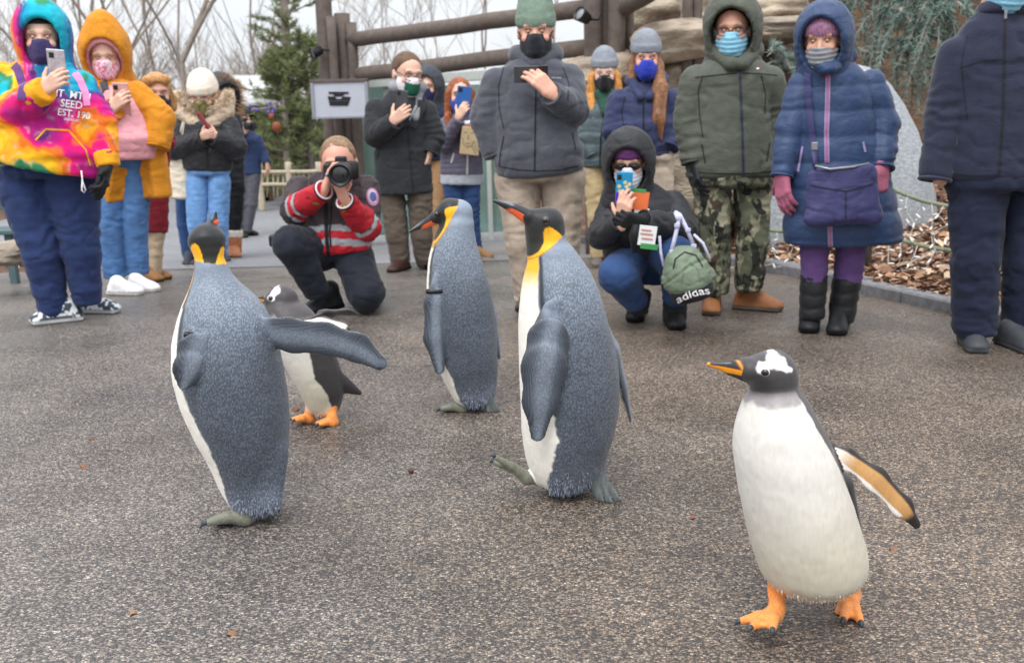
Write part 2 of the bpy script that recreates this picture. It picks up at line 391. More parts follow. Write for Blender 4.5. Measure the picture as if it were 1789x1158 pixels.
M_DIRT = ground_mat('mulch', H('#5b4132'), H('#8a6245'), H('#a97c58'), 38, .95, .012, (.6, 1.25), 0)
M_STONE = mat('kerb_stone', H('#77777a'), .9, .3, 25, .6, 120, bd=.004)

KERB = [hit(*p) for p in ((700, 352), (840, 385), (1010, 425), (1200, 452), (1345, 476), (1500, 512), (1660, 548), (1789, 582))]
KERB.append(np.array([KERB[-1][0]+1.6, KERB[-1][1]-1.6, 0])); KERB.append(np.array([KERB[-1][0]+4, KERB[-1][1]-5, 0]))
_ky = np.array([p[1] for p in KERB])[::-1]; _kx = np.array([p[0] for p in KERB])[::-1]
def kerbx(y): return np.interp(y, _ky, _kx)
def sheet(name, xl, xr, ys, z, m, nx=2, kind='structure'):
    V = []; F = []
    for y in ys:
        a, b = xl(y), xr(y)
        for i in range(nx): V.append((a+(b-a)*i/(nx-1), y, float(gz(y))+z))
    for j in range(len(ys)-1):
        for i in range(nx-1): F.append((j*nx+i, j*nx+i+1, (j+1)*nx+i+1, (j+1)*nx+i))
    return tag(meshobj(name, np.array(V), np.array(F), m, smooth=True), kind=kind)
_ys = list(np.linspace(-6, 6, 5))+list(np.linspace(6.2, 30, 60))+[60, 120, 300]
sheet('ground', lambda y: -200, lambda y: 200, _ys, -.012, M_DIRT)
_yb = hit(900, 455)[1]
sheet('asphalt_plaza', lambda y: -9 if y < 6 else -9+(y-6)*.5, kerbx, list(np.linspace(-6, 6, 25))+list(np.linspace(6.2, _yb+.1, 8)), 0, M_ASPH)
sheet('concrete_path', lambda y: max(-9, -3.6-(y-_yb)*1.3), lambda y: kerbx(y)-.02, list(np.linspace(_yb, 26, 60)), .004, M_CONC)
# kerb of separate stones
kerb = empty('kerb', KERB[4], 'low grey stone kerb between the asphalt and the leaf covered planting bed', 'kerb')
def along(pts, step):
    out = []; acc = 0; P = [np.asarray(p, float) for p in pts]
    for a, b in zip(P[:-1], P[1:]):
        L = np.linalg.norm(b-a); t = -acc
        while t+step <= L+1e-9:
            t += step; out.append((a+(b-a)*t/L, unit(b-a)))
        acc = L-t
    return out
for i, (p, d) in enumerate(along(KERB, .42)):
    s = np.array([-d[1], d[0], 0]); s = s if s[1] > 0 else -s
    h = .045+.008*random.random(); c = p+s*.07; c[2] = float(gz(c[1]))+h-.02
    MB().bbox(c, (.205, .07, h), (unit([d[0], d[1], d[2]]), s, [0, 0, 1]), .012).build('kerb_stone', M_STONE, kerb, org=KERB[4])
# planting bed behind the kerb, rising towards the rocks
def bedz(x, y): return gz(y)+.03+np.clip((x-kerbx(y))*.13, 0, .7)
_V = []; _F = []; _by = np.linspace(3.5, 15, 40)
for y in _by:
    for i in range(12):
        x = kerbx(y)+.12+(i/11)**1.5*8; _V.append((x, y, float(bedz(x, y))+.05*(i > 0)*float(noise([[x, y, 0]], .9)[0])))
for j in range(39):
    for i in range(11): _F.append((j*12+i, j*12+i+1, (j+1)*12+i+1, (j+1)*12+i))
tag(meshobj('planting_bed', np.array(_V), np.array(_F), M_DIRT), kind='structure')
def leaves(name, spots, m):
    V = []; F = []; C = []
    pal = [H('#85654d'), H('#6d5140'), H('#a08470'), H('#574338'), H('#8f7159'), H('#b39d86')]
    for x, y, z in spots:
        a = random.uniform(0, 6.28); w = random.uniform(.011, .030); l = w*random.uniform(1.3, 2); t = [random.uniform(-.5, .5) for _ in range(3)]
        u = np.array([math.cos(a), math.sin(a), t[0]])*l; v = np.array([-math.sin(a), math.cos(a), t[1]])*w; k = np.array([0, 0, random.uniform(.004, .018)])
        c = np.array([x, y, z+.012]); b = len(V)
        V += [c-u, c-.2*u+v+k, c+.5*u+.7*v+k, c+u, c+.5*u-.7*v+k, c-.2*u-v+k, c-.1*u]; F += [(b, b+6, b+1), (b+6, b+2, b+1), (b+6, b+3, b+2), (b+6, b+4, b+3), (b+6, b+5, b+4), (b, b+5, b+6)]
        cc = pal[random.randrange(6)]*random.uniform(.85, 1.45); C += [cc]*7
    return meshobj(name, np.array(V), np.array(F), m, col=C, smooth=False, org=np.zeros(3))
M_LEAF = mat('dry_leaf', None, .8, .2, 60, .2, 100)
_sp = []
for _ in range(11000):
    y = random.uniform(4.2, 13); x = kerbx(y)+.1+random.random()**1.6*6.5; _sp.append((x, y, float(bedz(x, y))))
tag(leaves('fallen_leaves', _sp, M_LEAF), 'carpet of brown fallen leaves on the planting bed behind the kerb', kind='stuff')
_sp = [(random.uniform(-11, -4.3), random.uniform(7, 17), 0) for _ in range(900)]
tag(leaves('fallen_leaves', [(x, y, float(gz(y))-.01) for x, y, z in _sp if x < -3.6-(y-_yb)*1.3-.1], M_LEAF), 'scattered brown leaves on the bare soil at the left of the path', kind='stuff')

# ------------------------------------------------------------------ timber gate frame
M_TIMB = mat('weathered_timber', H('#645a54'), .85, .22, 14, .5, 60, bd=.006, weave=True)
M_BLACK = mat('black_plastic', H('#17181a'), .45, .1, 30, 0, spec=.4)
M_METAL = mat('brushed_metal', H('#8d9093'), .4, .1, 40, 0, metal=.8)
def log(name, a, b, ra, rb, parent, m=M_TIMB, wob=.006, org=None):
    pts = [np.asarray(a)+(np.asarray(b)-np.asarray(a))*t+(RNG.rand(3)-.5)*wob*2*(0 < t < 1) for t in np.linspace(0, 1, 9)]
    return MB().tube(pts, list(np.linspace(ra, rb, 9)), 14).build(name, m, parent, True, org)
def pxr(px, Y): return px*Y/math.cos(PITCH)/FPX*.98
gate = empty('timber_gate', [atY(590, 330, 12)[0], 12, float(gz(12))], 'brown timber gate frame of clustered round posts and two long log beams', 'gate frame')
GO = np.array(gate.location)
for (xb, xt, yt, r, dy) in ((587, 560, -60, 14, 0), (600, 577, 29, 8, -.12), (612, 597, 24, 13.5, .05), (630, 613, 40, 9, -.05)):
    Y = 12+dy; t = atY(xt, yt, Y); b = atY(xb, 330, Y); b[2] = float(gz(Y))-.05
    log('post', b, t, pxr(r, Y), pxr(r, Y)*.96, gate, org=GO)
YR = 9.6
for (x, yt, r, dy) in ((1034, -60, 15, 0), (1057, -60, 8, .1), (1077, -60, 15, -.05), (1097, -60, 10, .1)):
    t = atY(x, yt, YR+dy); b = t.copy(); b[2] = float(gz(YR))-.05
    log('post', b, t, pxr(r, YR), pxr(r, YR), gate, org=GO)
log('beam', atY(612, 71, 12.0), atY(1032, 14, 9.75), pxr(12, 12), pxr(15, 9.6), gate, org=GO)
log('beam', atY(606, 133, 12.1), atY(1032, 83, 9.8), pxr(12, 12), pxr(14.5, 9.6), gate, org=GO)
log('beam', atY(1080, 20, 9.7), atY(1180, -40, 8.4), pxr(15, 9.6), pxr(17, 8.6), gate, org=GO)
gp = empty('timber_post', [atY(1212, 60, 9.2)[0], 9.2, float(gz(9.2))], 'pair of grey timber posts rising behind the boulders above the long haired woman', 'post')
for x, r in ((1203, 9), (1220, 8)):
    t = atY(x, -60, 9.2); b = t.copy(); b[2] = float(gz(9.2)); log('post', b, t, pxr(r, 9.2), pxr(r, 9.2), gp)
# spotlights clamped to the posts
def spot(px, py, Y, dirv, label):
    c = atY(px, py, Y); o = empty('spotlight', c, label, 'spotlight', 'black spotlights on the gate posts')
    d = unit(dirv); MB().lathe(c, d, [(-.07, .03), (-.06, .05), (.04, .065), (.06, .07), (.061, .06), (.045, .058), (.045, .01)], 16).build('housing', M_BLACK, o, True)
    MB().tube([c-d*.06, c-d*.06+np.array([.1, .03, 0]), c+np.array([.16, .06, .03])], .014, 6).build('bracket', M_BLACK, o, True)
    MB().lathe(c+d*.046, d, [(0, .056), (.004, .05), (.008, .01)], 16).build('lens', M_METAL, o, True)
spot(553, 91, 11.8, (-.7, -.4, -.3), 'small black spotlight clamped high on the left timber posts above the sign box')
spot(1019, 29, 9.4, (-.6, -.5, .35), 'black spotlight bracketed on the right timber post beside the green beanie')

# ------------------------------------------------------------------ sign with a pictogram
M_SIGN = mat('sign_panel', H('#b4b8c3'), .6, .05, 10, 0)
M_SIGNF = mat('sign_frame', H('#8f929a'), .6, .1, 20, 0)
YS = 11.55; c0 = atY(546, 143, YS); c1 = atY(644, 204, YS); sc = (c0+c1)/2; sw = abs(c1[0]-c0[0])/2; sh = abs(c1[2]-c0[2])/2
sign = empty('sign_box', sc, 'pale grey rectangular sign box with a black pictogram hung on the timber posts', 'sign')
MB().bbox(sc, (sw, .05, sh), None, .008).build('panel', M_SIGN, sign)
for (cx, cz, hx, hz) in ((0, sh, sw+.02, .018), (-sw, 0, .018, sh), (sw, 0, .018, sh), (0, -sh, sw+.02, .014)):
    MB().bbox(sc+np.array([cx, -.012, cz]), (hx, .055, hz), None, .004).build('frame', M_SIGNF if cz <= 0 else M_TIMB, sign)
def signpoly(pts, zf=0):
    V = []; n = len(pts)
    for y in (-.052-.006, -.049): V += [atY(x, yy, YS)*np.array([1, 0, 1])+np.array([0, YS+y, 0]) for x, yy in pts]
    F = [tuple(range(n)), tuple(range(2*n-1, n-1, -1))]+[(i, i+n, (i+1) % n+n, (i+1) % n) for i in range(n)]
    return V, F
for pts in ([(576, 161), (610, 161), (610, 164.5), (576, 164.5)], [(583, 165), (603, 165), (600, 169), (586, 169)],
            [(574, 169), (586, 169), (590, 173.5), (597, 173.5), (601, 169), (614, 170), (612.5, 176), (575.5, 176)], [(576, 177), (612, 177), (609, 185), (577.5, 185)]):
    V, F = signpoly(pts); MB().add(V, F).build('pictogram', M_BLACK, sign)

# ------------------------------------------------------------------ glass barrier behind the coat man
M_GLASS = mat('tinted_glass', H('#9dbfb6'), .08, .1, 3, 0, spec=.5, trans=.6)
M_FRAME = mat('pale_frame', H('#b9bfbb'), .5, .1, 20, 0)
gl = empty('glass_barrier', [atY(740, 300, 12.6)[0], 12.6, float(gz(12.6))], 'greenish glass barrier with pale posts behind the man in the dark coat', 'glass barrier')
xs = [622, 674, 760, 850, 900]
for a, b in zip(xs[:-1], xs[1:]):
    p0 = atY(a, 150, 12.6); p1 = atY(b, 150, 12.6); zb = float(gz(12.6))+.1
    MB().box([(p0[0]+p1[0])/2, 12.6, (p0[2]+zb)/2], ((p1[0]-p0[0])/2-.02, .008, (p0[2]-zb)/2)).build('pane', M_GLASS, gl)
for a in xs:
    p = atY(a, 146, 12.55); MB().bbox([p[0], 12.55, (p[2]+float(gz(12.6)))/2], (.03, .03, (p[2]-float(gz(12.6)))/2), None, .005).build('post', M_FRAME, gl)
p0 = atY(640, 146, 12.5); p1 = atY(905, 127, 12.5)
MB().bbox((p0+p1)/2, ((p1[0]-p0[0])/2, .05, .06), (unit(p1-p0), [0, 1, 0], np.cross(unit(p1-p0), [0, 1, 0])), .008).build('rail', M_FRAME, gl)
# leaf litter bank and pale shrub stems behind the group at the centre are part of the bed

# ------------------------------------------------------------------ boulders
def rock_mat(name, c1, c2, c3, s=3):
    m = bpy.data.materials.new(name); m.use_nodes = True; nt = m.node_tree; n = nt.nodes; L = nt.links; b = n['Principled BSDF']; b.inputs['Roughness'].default_value = .9
    tc = n.new('ShaderNodeTexCoord'); mp = n.new('ShaderNodeMapping'); mp.inputs['Scale'].default_value = (1, 1, 2.6); L.new(tc.outputs['Object'], mp.inputs[0])
    no = n.new('ShaderNodeTexNoise'); no.inputs['Scale'].default_value = s; no.inputs['Detail'].default_value = 9; no.inputs['Roughness'].default_value = .62; L.new(mp.outputs[0], no.inputs['Vector'])
    cr = n.new('ShaderNodeValToRGB'); e = cr.color_ramp.elements; e[0].position = .32; e[0].color = (*c1, 1); e[1].position = .68; e[1].color = (*c3, 1); x = cr.color_ramp.elements.new(.5); x.color = (*c2, 1)
    L.new(no.outputs['Fac'], cr.inputs[0]); L.new(cr.outputs[0], b.inputs['Base Color'])
    n2 = n.new('ShaderNodeTexNoise'); n2.inputs['Scale'].default_value = s*7; n2.inputs['Detail'].default_value = 6; L.new(mp.outputs[0], n2.inputs['Vector'])
    bp = n.new('ShaderNodeBump'); bp.inputs['Strength'].default_value = .7; bp.inputs['Distance'].default_value = .03; L.new(n2.outputs['Fac'], bp.inputs['Height']); L.new(bp.outputs[0], b.inputs['Normal'])
    return m
M_ROCK = rock_mat('sandstone', H('#76695c'), H('#a09180'), H('#c2b6a3'))
M_ROCKG = rock_mat('grey_rock', H('#5f574e'), H('#8b8072'), H('#a99d8b'))
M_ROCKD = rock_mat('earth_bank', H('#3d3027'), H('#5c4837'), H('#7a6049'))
M_PALE = rock_mat('pale_granite', H('#8f969d'), H('#b1b7bd'), H('#cfd4d9'), 26)
def icos(n):
    import bmesh
    bm = bmesh.new(); bmesh.ops.create_icosphere(bm, subdivisions=n, radius=1); V = np.array([v.co[:] for v in bm.verts]); F = np.array([[v.index for v in f.verts] for f in bm.faces]); bm.free(); return V, F
IC5, IC4, IC2 = icos(5), icos(4), icos(2)
def boulder(x0, y0, x1, y1, Y, depth, label, m=M_ROCK, seed=0, tilt=0, name='boulder', blocky=.55, group='sandstone boulders of the rock wall', amp=.16):
    c = (atY(x0, y0, Y)+atY(x1, y1, Y))/2; a = abs(atY(x1, y1, Y)-atY(x0, y0, Y))/2; V, F = IC5[0].copy(), IC5[1]
    q = np.abs(V)**(1-blocky*.6)*np.sign(V); V = q
    nn = fbm(V+seed*3.1, 1.1, seed, 4)[:, None]; lay = noise(np.stack([V[:, 0]*.3, V[:, 1]*.3, V[:, 2]*3.2], 1)+seed, 1.6, seed)[:, None]
    V = V*(1+amp*nn*1.6)+np.stack([V[:, 0], V[:, 1], 0*V[:, 2]], 1)*lay*.06
    V = V*np.array([a[0], depth, a[2]]); ct, st = math.cos(tilt), math.sin(tilt)
    V = np.stack([V[:, 0]*ct-V[:, 2]*st, V[:, 1], V[:, 0]*st+V[:, 2]*ct], 1)
    o = meshobj(name, V+c+np.array([0, depth, 0]), F, m, org=c); return tag(o, label, 'boulder', group)
boulder(955, 92, 1150, 148, 9.3, .5, 'long flat sandstone slab behind the orange haired woman', seed=1, tilt=.12)
boulder(1115, 32, 1275, 104, 8.9, .6, 'big tan boulder behind the woman in the navy jacket, left of the olive hood', seed=2, tilt=.08)
boulder(1055, 55, 1160, 92, 9.9, .5, 'grey sloping slab wedged under the posts and above the long sandstone slab', M_ROCKG, seed=3, tilt=.3)
boulder(1085, -45, 1205, 60, 10.9, .6, 'tall rough rock between the two groups of timber posts', M_ROCK, seed=4)
boulder(950, 128, 1070, 330, 10.0, .5, 'shadowed lower block under the left end of the long slab', M_ROCKG, seed=5)
boulder(1040, 125, 1190, 350, 9.8, .5, 'lower block of the rock wall under the right end of the slab', M_ROCKG, seed=6)
boulder(1155, 88, 1260, 200, 9.2, .5, 'mottled block beneath the big tan boulder', M_ROCK, seed=7)
boulder(1160, 180, 1340, 390, 8.8, .5, 'large low grey block behind the man in camouflage trousers', M_ROCKG, seed=8)
boulder(1215, -40, 1290, 60, 9.6, .5, 'upright cream rock close behind the olive hood', M_ROCK, seed=9)
boulder(1300, -50, 1430, 40, 9.4, .7, 'cream rounded rock at the top between the olive and blue hoods', M_ROCK, seed=10)
boulder(1295, 24, 1450, 68, 8.9, .7, 'overhanging grey ledge between the olive and blue hoods', M_ROCKG, seed=11)
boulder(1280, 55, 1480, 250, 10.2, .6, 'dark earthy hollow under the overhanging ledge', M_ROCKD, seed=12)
boulder(1255, 200, 1420, 430, 9.6, .6, 'brown rock behind the camouflage trousers at the right end of the wall', M_ROCKD, seed=13)
bank = boulder(1380, -330, 2300, 330, 12.2, 2.5, None, M_ROCKD, seed=14, name='earth_bank', group=None); bank['kind'] = 'structure'; del bank['category']
boulder(1475, -420, 1640, 330, 8.9, .1, 'x', seed=1) if False else None
# pale conical rock
_pv, _pf = IC5[0].copy(), IC5[1]
_c = atY(1540, 395, 8.3); _top = atY(1545, 112, 8.3); _wl = atY(1345, 395, 8.3); _wr = atY(1668, 395, 8.3)
hh = _top[2]-_c[2]; w = (_wr[0]-_wl[0])/2; cx = (_wr[0]+_wl[0])/2
t = np.clip(_pv[:, 2], 0, 1)
V = np.stack([_pv[:, 0]*w*(1-.35*t**2), _pv[:, 1]*.55, np.sign(_pv[:, 2])*np.abs(_pv[:, 2])**1.15*hh], 1)
V[:, 0] += (_top[0]-cx)*np.clip(V[:, 2]/hh, 0, 1)*.6
V *= (1+.05*fbm(V, 2.2, 3, 4)+.012*fbm(V, 12, 5, 3))[:, None]
tag(meshobj('boulder', V+np.array([cx, 8.75, _c[2]]), _pf, M_PALE, org=np.array([cx, 8.75, _c[2]])), 'large pale grey granular boulder behind the woman in the blue quilted coat', 'boulder')

# ------------------------------------------------------------------ rope barrier with string lights
M_ROPE = mat('rope', H('#7d8672'), .9, .3, 80, .8, 140, bd=.006)
M_WIRE = mat('white_wire', H('#cfcfcb'), .6, .1, 60, 0)
M_BULB = mat('clear_bulb', H('#e6e2da'), .25, .1, 60, 0, spec=.6)
M_RPOST = mat('rope_post', H('#5a5750'), .85, .3, 20, .4, 90)
def rope(a, b, sag, label):
    P = [a+(b-a)*t-np.array([0, 0, sag*4*t*(1-t)]) for t in np.linspace(0, 1, 25)]
    V = MB().tube(P, .014, 8); tag(V.build('rope', M_ROPE, None, True, org=P[0]), label, 'rope', 'barrier ropes'); return P
def lights(P, n, label, seed):
    rnd = random.Random(seed); o = empty('string_light', P[0], label, 'string lights', 'icicle string lights on the ropes')
    for i in range(n):
        p = P[int((i+.5)/n*len(P))]+np.array([0, -.015, 0]); L = rnd.uniform(.22, .5); q = [p+np.array([rnd.uniform(-.03, .03)*k, rnd.uniform(-.01, .02)*k, -L*k/5]) for k in range(6)]
        zmin = float(bedz(q[-1][0], q[-1][1]))+.01
        for v in q: v[2] = max(v[2], zmin)
        MB().tube(q, .0032, 5).build('wire', M_WIRE, o, True)
        for v in q[1:]:
            d = unit([rnd.uniform(-1, 1), -.6, rnd.uniform(-.8, .2)])
            MB().lathe(v, d, [(0, .003), (.006, .006), (.026, .007), (.038, .005), (.044, .001)], 6).build('bulb', M_BULB, o, True)
def rpost(px, pyt, Y, label):
    t = atY(px, pyt, Y); b = t.copy(); b[2] = float(bedz(t[0], Y))-.05
    o = empty('barrier_post', b, label, 'post', 'short posts of the rope barrier')
    MB().lathe(b, [0, 0, 1], [(0, .055), (t[2]-b[2]-.02, .05), (t[2]-b[2], .04), (t[2]-b[2]+.005, .01)], 14).build('shaft', M_RPOST, o, True)
    return t
YP = 6.55
T1 = rpost(1516, 300, 6.7, 'short dark post of the rope barrier hidden behind the blue quilted coat'); T2 = rpost(1775, 350, 6.0, 'short post of the rope barrier behind the legs of the man in black')
T0 = rpost(1300, 320, 7.4, 'short post of the rope barrier behind the camouflage trousers')
r1 = rope(T1+[0, 0, -.02], T2+[0, 0, -.02], .10, 'upper rope sagging from the dark post towards the man in black'); r2 = rope(T1+[0, -.02, -.36], T2+[0, 0, -.30], .07, 'lower rope near the leaves, hung with string lights')
r3 = rope(T0+[0, 0, -.3], T1+[0, 0, -.3], .08, 'rope visible between the camouflage trousers and the blue coat')
lights(r1, 12, 'white string lights hanging from the upper rope beside the man in black', 3); lights(r2, 9, 'white string lights hanging close to the leaves from the lower rope', 4); lights(r3, 8, 'white string lights between the camouflage trousers and the blue coat', 5)

# ------------------------------------------------------------------ trees
M_BARK = mat('grey_bark', H('#8b8178'), .9, .3, 12, .4, 60, bd=.006)
M_TWIG = mat('twig', H('#9a8f86'), .9, .25, 6, 0)
def bare_tree(px, Y, height, label, seed, r0=.12, lean=0, spread=.5, depth=6, fork=.28, group='bare winter trees behind the crowd'):
    r0 *= .42; rnd = random.Random(seed); b = atY(px, 250, Y); b[2] = float(gz(Y))-.1; o = empty('bare_tree', b, label, 'tree', group)
    tr, cr = MB(), MB()
    def grow(p, d, L, r, k):
        n = 4 if k < 2 else (3 if k < 4 else 2); pts = [p]; dd = np.array(d)
        for i in range(n):
            dd = unit(dd+np.array([rnd.uniform(-1, 1), rnd.uniform(-1, 1), rnd.uniform(-.3, .8)])*.16); pts.append(pts[-1]+dd*L/n)
        (tr if k < 2 else cr).tube(pts, list(np.linspace(r, r*.68, n+1)), 8 if k < 2 else (5 if k < 3 else 3), False)
        if k >= depth: return
        for i in range(rnd.choice((2, 3, 3)) if k < 4 else 3):
            a = rnd.uniform(0, 6.28); s = spread*rnd.uniform(.6, 1.4)
            nd = unit(dd+s*np.array([math.cos(a), math.sin(a), rnd.uniform(-.2, .5)])); at = pts[-1] if i < 2 else pts[rnd.randint(1, n-1)]
            grow(at, nd, L*rnd.uniform(.6, .85), r*(.7 if i < 2 else .45), k+1)
    grow(b, unit([lean, 0, 1]), height*fork, r0, 0)
    tr.build('trunk', M_BARK, o, True); cr.build('crown', M_TWIG, o, True)['kind'] = 'stuff'
TR = [(330, 19, 10, 'grey tree forking low right above the white knitted hat', .16, .0), (372, 21, 11, 'slim straight dark trunk right of the white hat tree', .09, .0), (250, 24, 11, 'wide spreading tree above the blond head', .15, -.05), (150, 23, 10, 'twiggy tree between the rainbow hood and the orange hood', .14, .08),
      (30, 20, 9, 'bare tree at the far left above the rainbow shoulder', .14, .1), (420, 26, 11, 'reddish slender tree behind the slatted roof', .1, .05), (460, 30, 12, 'tall thin tree close left of the conifer', .1, -.03), (205, 30, 12, 'tall bare tree far behind the orange hood', .15, .0), (90, 30, 12, 'distant bare tree behind the rainbow hood', .14, .0),
      (300, 34, 13, 'distant bare tree left of the forked grey tree', .14, .05), (690, 34, 8, 'faint distant tree seen between the two log beams', .1, 0), (770, 32, 8, 'faint tree seen under the upper beam above the red haired woman', .1, 0), (985, 17, 7, 'bare tree seen between the green beanie and the right posts', .09, .05), (880, 30, 12, 'thin bare tree behind the green beanie', .1, 0), (-40, 26, 11, 'bare tree at the very left edge', .15, .1)]
for i, (px, Y, h, lb, r0, ln) in enumerate(TR): bare_tree(px, Y, h, lb, 30+i, r0, ln, depth=7 if Y < 32 else 6)
# the bare wood far off, one mass of fine branches
def thicket():
    mb = MB(); rnd = random.Random(5)
    def g(p, d, L, r, k):
        q = p+d*L*.5; d2 = unit(d+np.array([rnd.uniform(-1, 1), rnd.uniform(-1, 1), rnd.uniform(-.2, .6)])*.22); e = q+d2*L*.5; mb.tube([p, q, e], [r, r*.85, r*.7], 3, False)
        if k < 5:
            for i in range(3): g(e if i < 2 else q, unit(d2+.55*np.array([rnd.uniform(-1, 1), rnd.uniform(-1, 1), rnd.uniform(-.4, .7)])), L*rnd.uniform(.6, .85), r*.66, k+1)
    for i in range(74):
        x = rnd.uniform(-21, -4.5) if i < 60 else rnd.uniform(-4, 9); Y = rnd.uniform(24, 40); g(np.array([x, Y, float(gz(Y))-.1]), unit([rnd.uniform(-.2, .2), 0, 1]), rnd.uniform(.9, 1.7), rnd.uniform(.02, .045), 0)
    for i in range(1500):
        x = rnd.uniform(-24, -3.5) if rnd.random() < .75 else rnd.uniform(-4, 6); Y = rnd.uniform(31, 38); z = float(gz(Y)); h = rnd.uniform(.6, 1.8); d = np.array([rnd.uniform(-.5, .5), rnd.uniform(-.3, .3), 1])
        p = np.array([x, Y, z]); mb.tube([p, p+d*h*.5, p+d*h+np.array([rnd.uniform(-.4, .4), 0, 0])], [.02, .014, .006], 3, False)
    return mb.build('bare_wood', M_TWIG, None, True, org=np.zeros(3))
tag(thicket(), 'distant wood of bare twiggy saplings on the skyline', kind='stuff')
# conifer
M_NEED = mat('pine_needle', H('#757f55'), .8, .4, 4, 0); M_NEEDB = mat('spruce_needle', H('#72877f'), .8, .3, 5, 0)
def needles(mb, p, d, L, n, w, ln, rnd):
    d = unit(d)
    for i in range(n):
        q = p+d*L*rnd.random(); v = unit(d*.7+np.array([rnd.uniform(-1, 1), rnd.uniform(-1, 1), rnd.uniform(-.8, .8)])); s = unit(np.cross(v, [rnd.uniform(-1, 1), rnd.uniform(-1, 1), .3])); l = ln*rnd.uniform(.6, 1.3)
        mb.add([q-s*w, q+s*w, q+v*l], [(0, 1, 2)])
def conifer(px, Y, height, rad, label, seed):
    rnd = random.Random(seed); b = atY(px, 290, Y); b[2] = float(gz(Y))-.05; o = empty('conifer', b, label, 'tree', 'conifers behind the fence')
    MB().tube([b, b+[0, 0, height*.5], b+[0, 0, height]], [.14, .08, .02], 8).build('trunk', M_BARK, o, True)
    br, nd = MB(), MB()
    for i in range(int(55+height*13)):
        t = rnd.random()**.9; z = .15+t*height*.97; R = rad*(1-t)**.7*rnd.choice((.35, .6, .8, 1.0, 1.3))*rnd.uniform(.8, 1.15)+.12; a = rnd.uniform(0, 6.28)
        p = b+np.array([0, 0, z]); d = unit([math.cos(a), math.sin(a), .25+.35*t]); e = p+d*R+np.array([0, 0, -.12*R]); m = (p+e)/2+np.array([0, 0, .06*R])
        br.tube([p, m, e], [.018, .012, .005], 4, False)
        for k in range(int(5+R*6)):
            u = rnd.uniform(.25, 1); q = p+(e-p)*u+np.array([0, 0, .2*u*(1-u)]); dd = unit(d+np.array([rnd.uniform(-1, 1), rnd.uniform(-1, 1), rnd.uniform(-.1, .7)])*.7); needles(nd, q, dd, .22, 14, .011, .12, rnd)
    br.build('branch', M_BARK, o, True)['kind'] = 'stuff'; nd.build('foliage', M_NEED, o, False)['kind'] = 'stuff'
conifer(516, 20, 7.5, .95, 'tall ragged green conifer left of the timber posts', 1)
conifer(505, 19.5, 2.7, .65, 'lower bushy conifer behind the wooden fence', 2)
conifer(548, 19.5, 3.0, 1.2, 'dense conifer bush right behind the kneeling photographer', 3)
# weeping blue spruce over the bank
o = empty('blue_spruce', atY(1600, 60, 9.6), 'weeping blue spruce with drooping grey green branches on the bank at upper right', 'tree'); rnd = random.Random(9); br, nd = MB(), MB(); OS = np.array(o.location)
def droop(a, b, drops, lmin, lmax):
    P = [a+(b-a)*t+np.array([0, 0, .08*math.sin(t*9)]) for t in np.linspace(0, 1, 12)]; br.tube(P, .02, 5, False)
    for i in range(len(P)-1): needles(nd, P[i], P[i+1]-P[i], np.linalg.norm(P[i+1]-P[i]), 60, .006, .07, rnd)
    for k in range(drops):
        p = P[rnd.randrange(12)]; L = rnd.uniform(lmin, lmax); dx = rnd.uniform(-.35, .25); Q = [p+np.array([dx*t, rnd.uniform(-.05, .0), .05*math.sin(3*t)-L*t*t]) for t in np.linspace(0, 1, 6)]
        br.tube(Q, .008, 4, False)
        for i in range(5): needles(nd, Q[i], Q[i+1]-Q[i], np.linalg.norm(Q[i+1]-Q[i]), int(50*L)+14, .006, .07, rnd)
droop(atY(1400, 80, 9.4), atY(1640, 75, 9.2), 12, .25, .6); droop(atY(1480, -30, 9.5), atY(1720, -20, 9.2), 26, .4, 1.0); droop(atY(1345, 92, 8.7), atY(1400, 98, 9.2), 4, .08, .2); droop(atY(1520, -60, 9.9), atY(1680, 20, 9.0), 16, .4, 1.0); droop(atY(1540, 30, 9.3), atY(1660, 25, 9.0), 14, .3, .8)
br.build('branch', M_BARK, o, True, OS)['kind'] = 'stuff'; nd.build('foliage', M_NEEDB, o, False, OS)['kind'] = 'stuff'

# ------------------------------------------------------------------ hut with a slatted roof, rail fence, bench
M_SLAT = mat('pale_slat', H('#c3c4c4'), .8, .12, 10, .2, 40); M_HUT = mat('hut_board', H('#5a4636'), .9, .25, 8, .3, 40); M_RAIL = mat('rail_wood', H('#b3a793'), .9, .2, 15, .4, 60, bd=.006)
YH = 20; hb = atY(440, 185, YH); hut = empty('hut', [hb[0], YH+1.5, float(gz(YH))], 'low brown hut with a pale slatted roof behind the man with the camera', 'hut'); HO = np.array(hut.location)
a0, a1, b0, b1 = atY(330, 180, YH), atY(486, 180, YH), atY(340, 136, YH+2.2), atY(468, 136, YH+2.2)
N = 9
for i in range(N):
    t0, t1 = i/N, (i+1.35)/N; v = [a0+(b0-a0)*t0, a1+(b1-a1)*t0, a1+(b1-a1)*t1+[0, 0, .03], a0+(b0-a0)*t1+[0, 0, .03]]; w = [p-np.array([0, 0, .05]) for p in v]
    MB().add(v+w, [(0, 1, 2, 3), (7, 6, 5, 4), (0, 4, 5, 1), (1, 5, 6, 2), (2, 6, 7, 3), (3, 7, 4, 0)]).build('roof_slat', M_SLAT, hut, org=HO)
zb = float(gz(YH)); zt = a0[2]-.05
MB().box([(a0[0]+a1[0])/2-.2, YH+1.3, (zb+zt)/2], ((a1[0]-a0[0])/2-.3, 1.0, (zt-zb)/2)).build('wall', M_HUT, hut, org=HO)
for k in range(14):
    x = a0[0]+.4+(a1[0]-a0[0]-.8)*k/13; MB().bbox([x, YH+.27, (zb+zt)/2], (.1, .025, (zt-zb)/2-.02), None, .006).build('board', M_HUT, hut, org=HO)
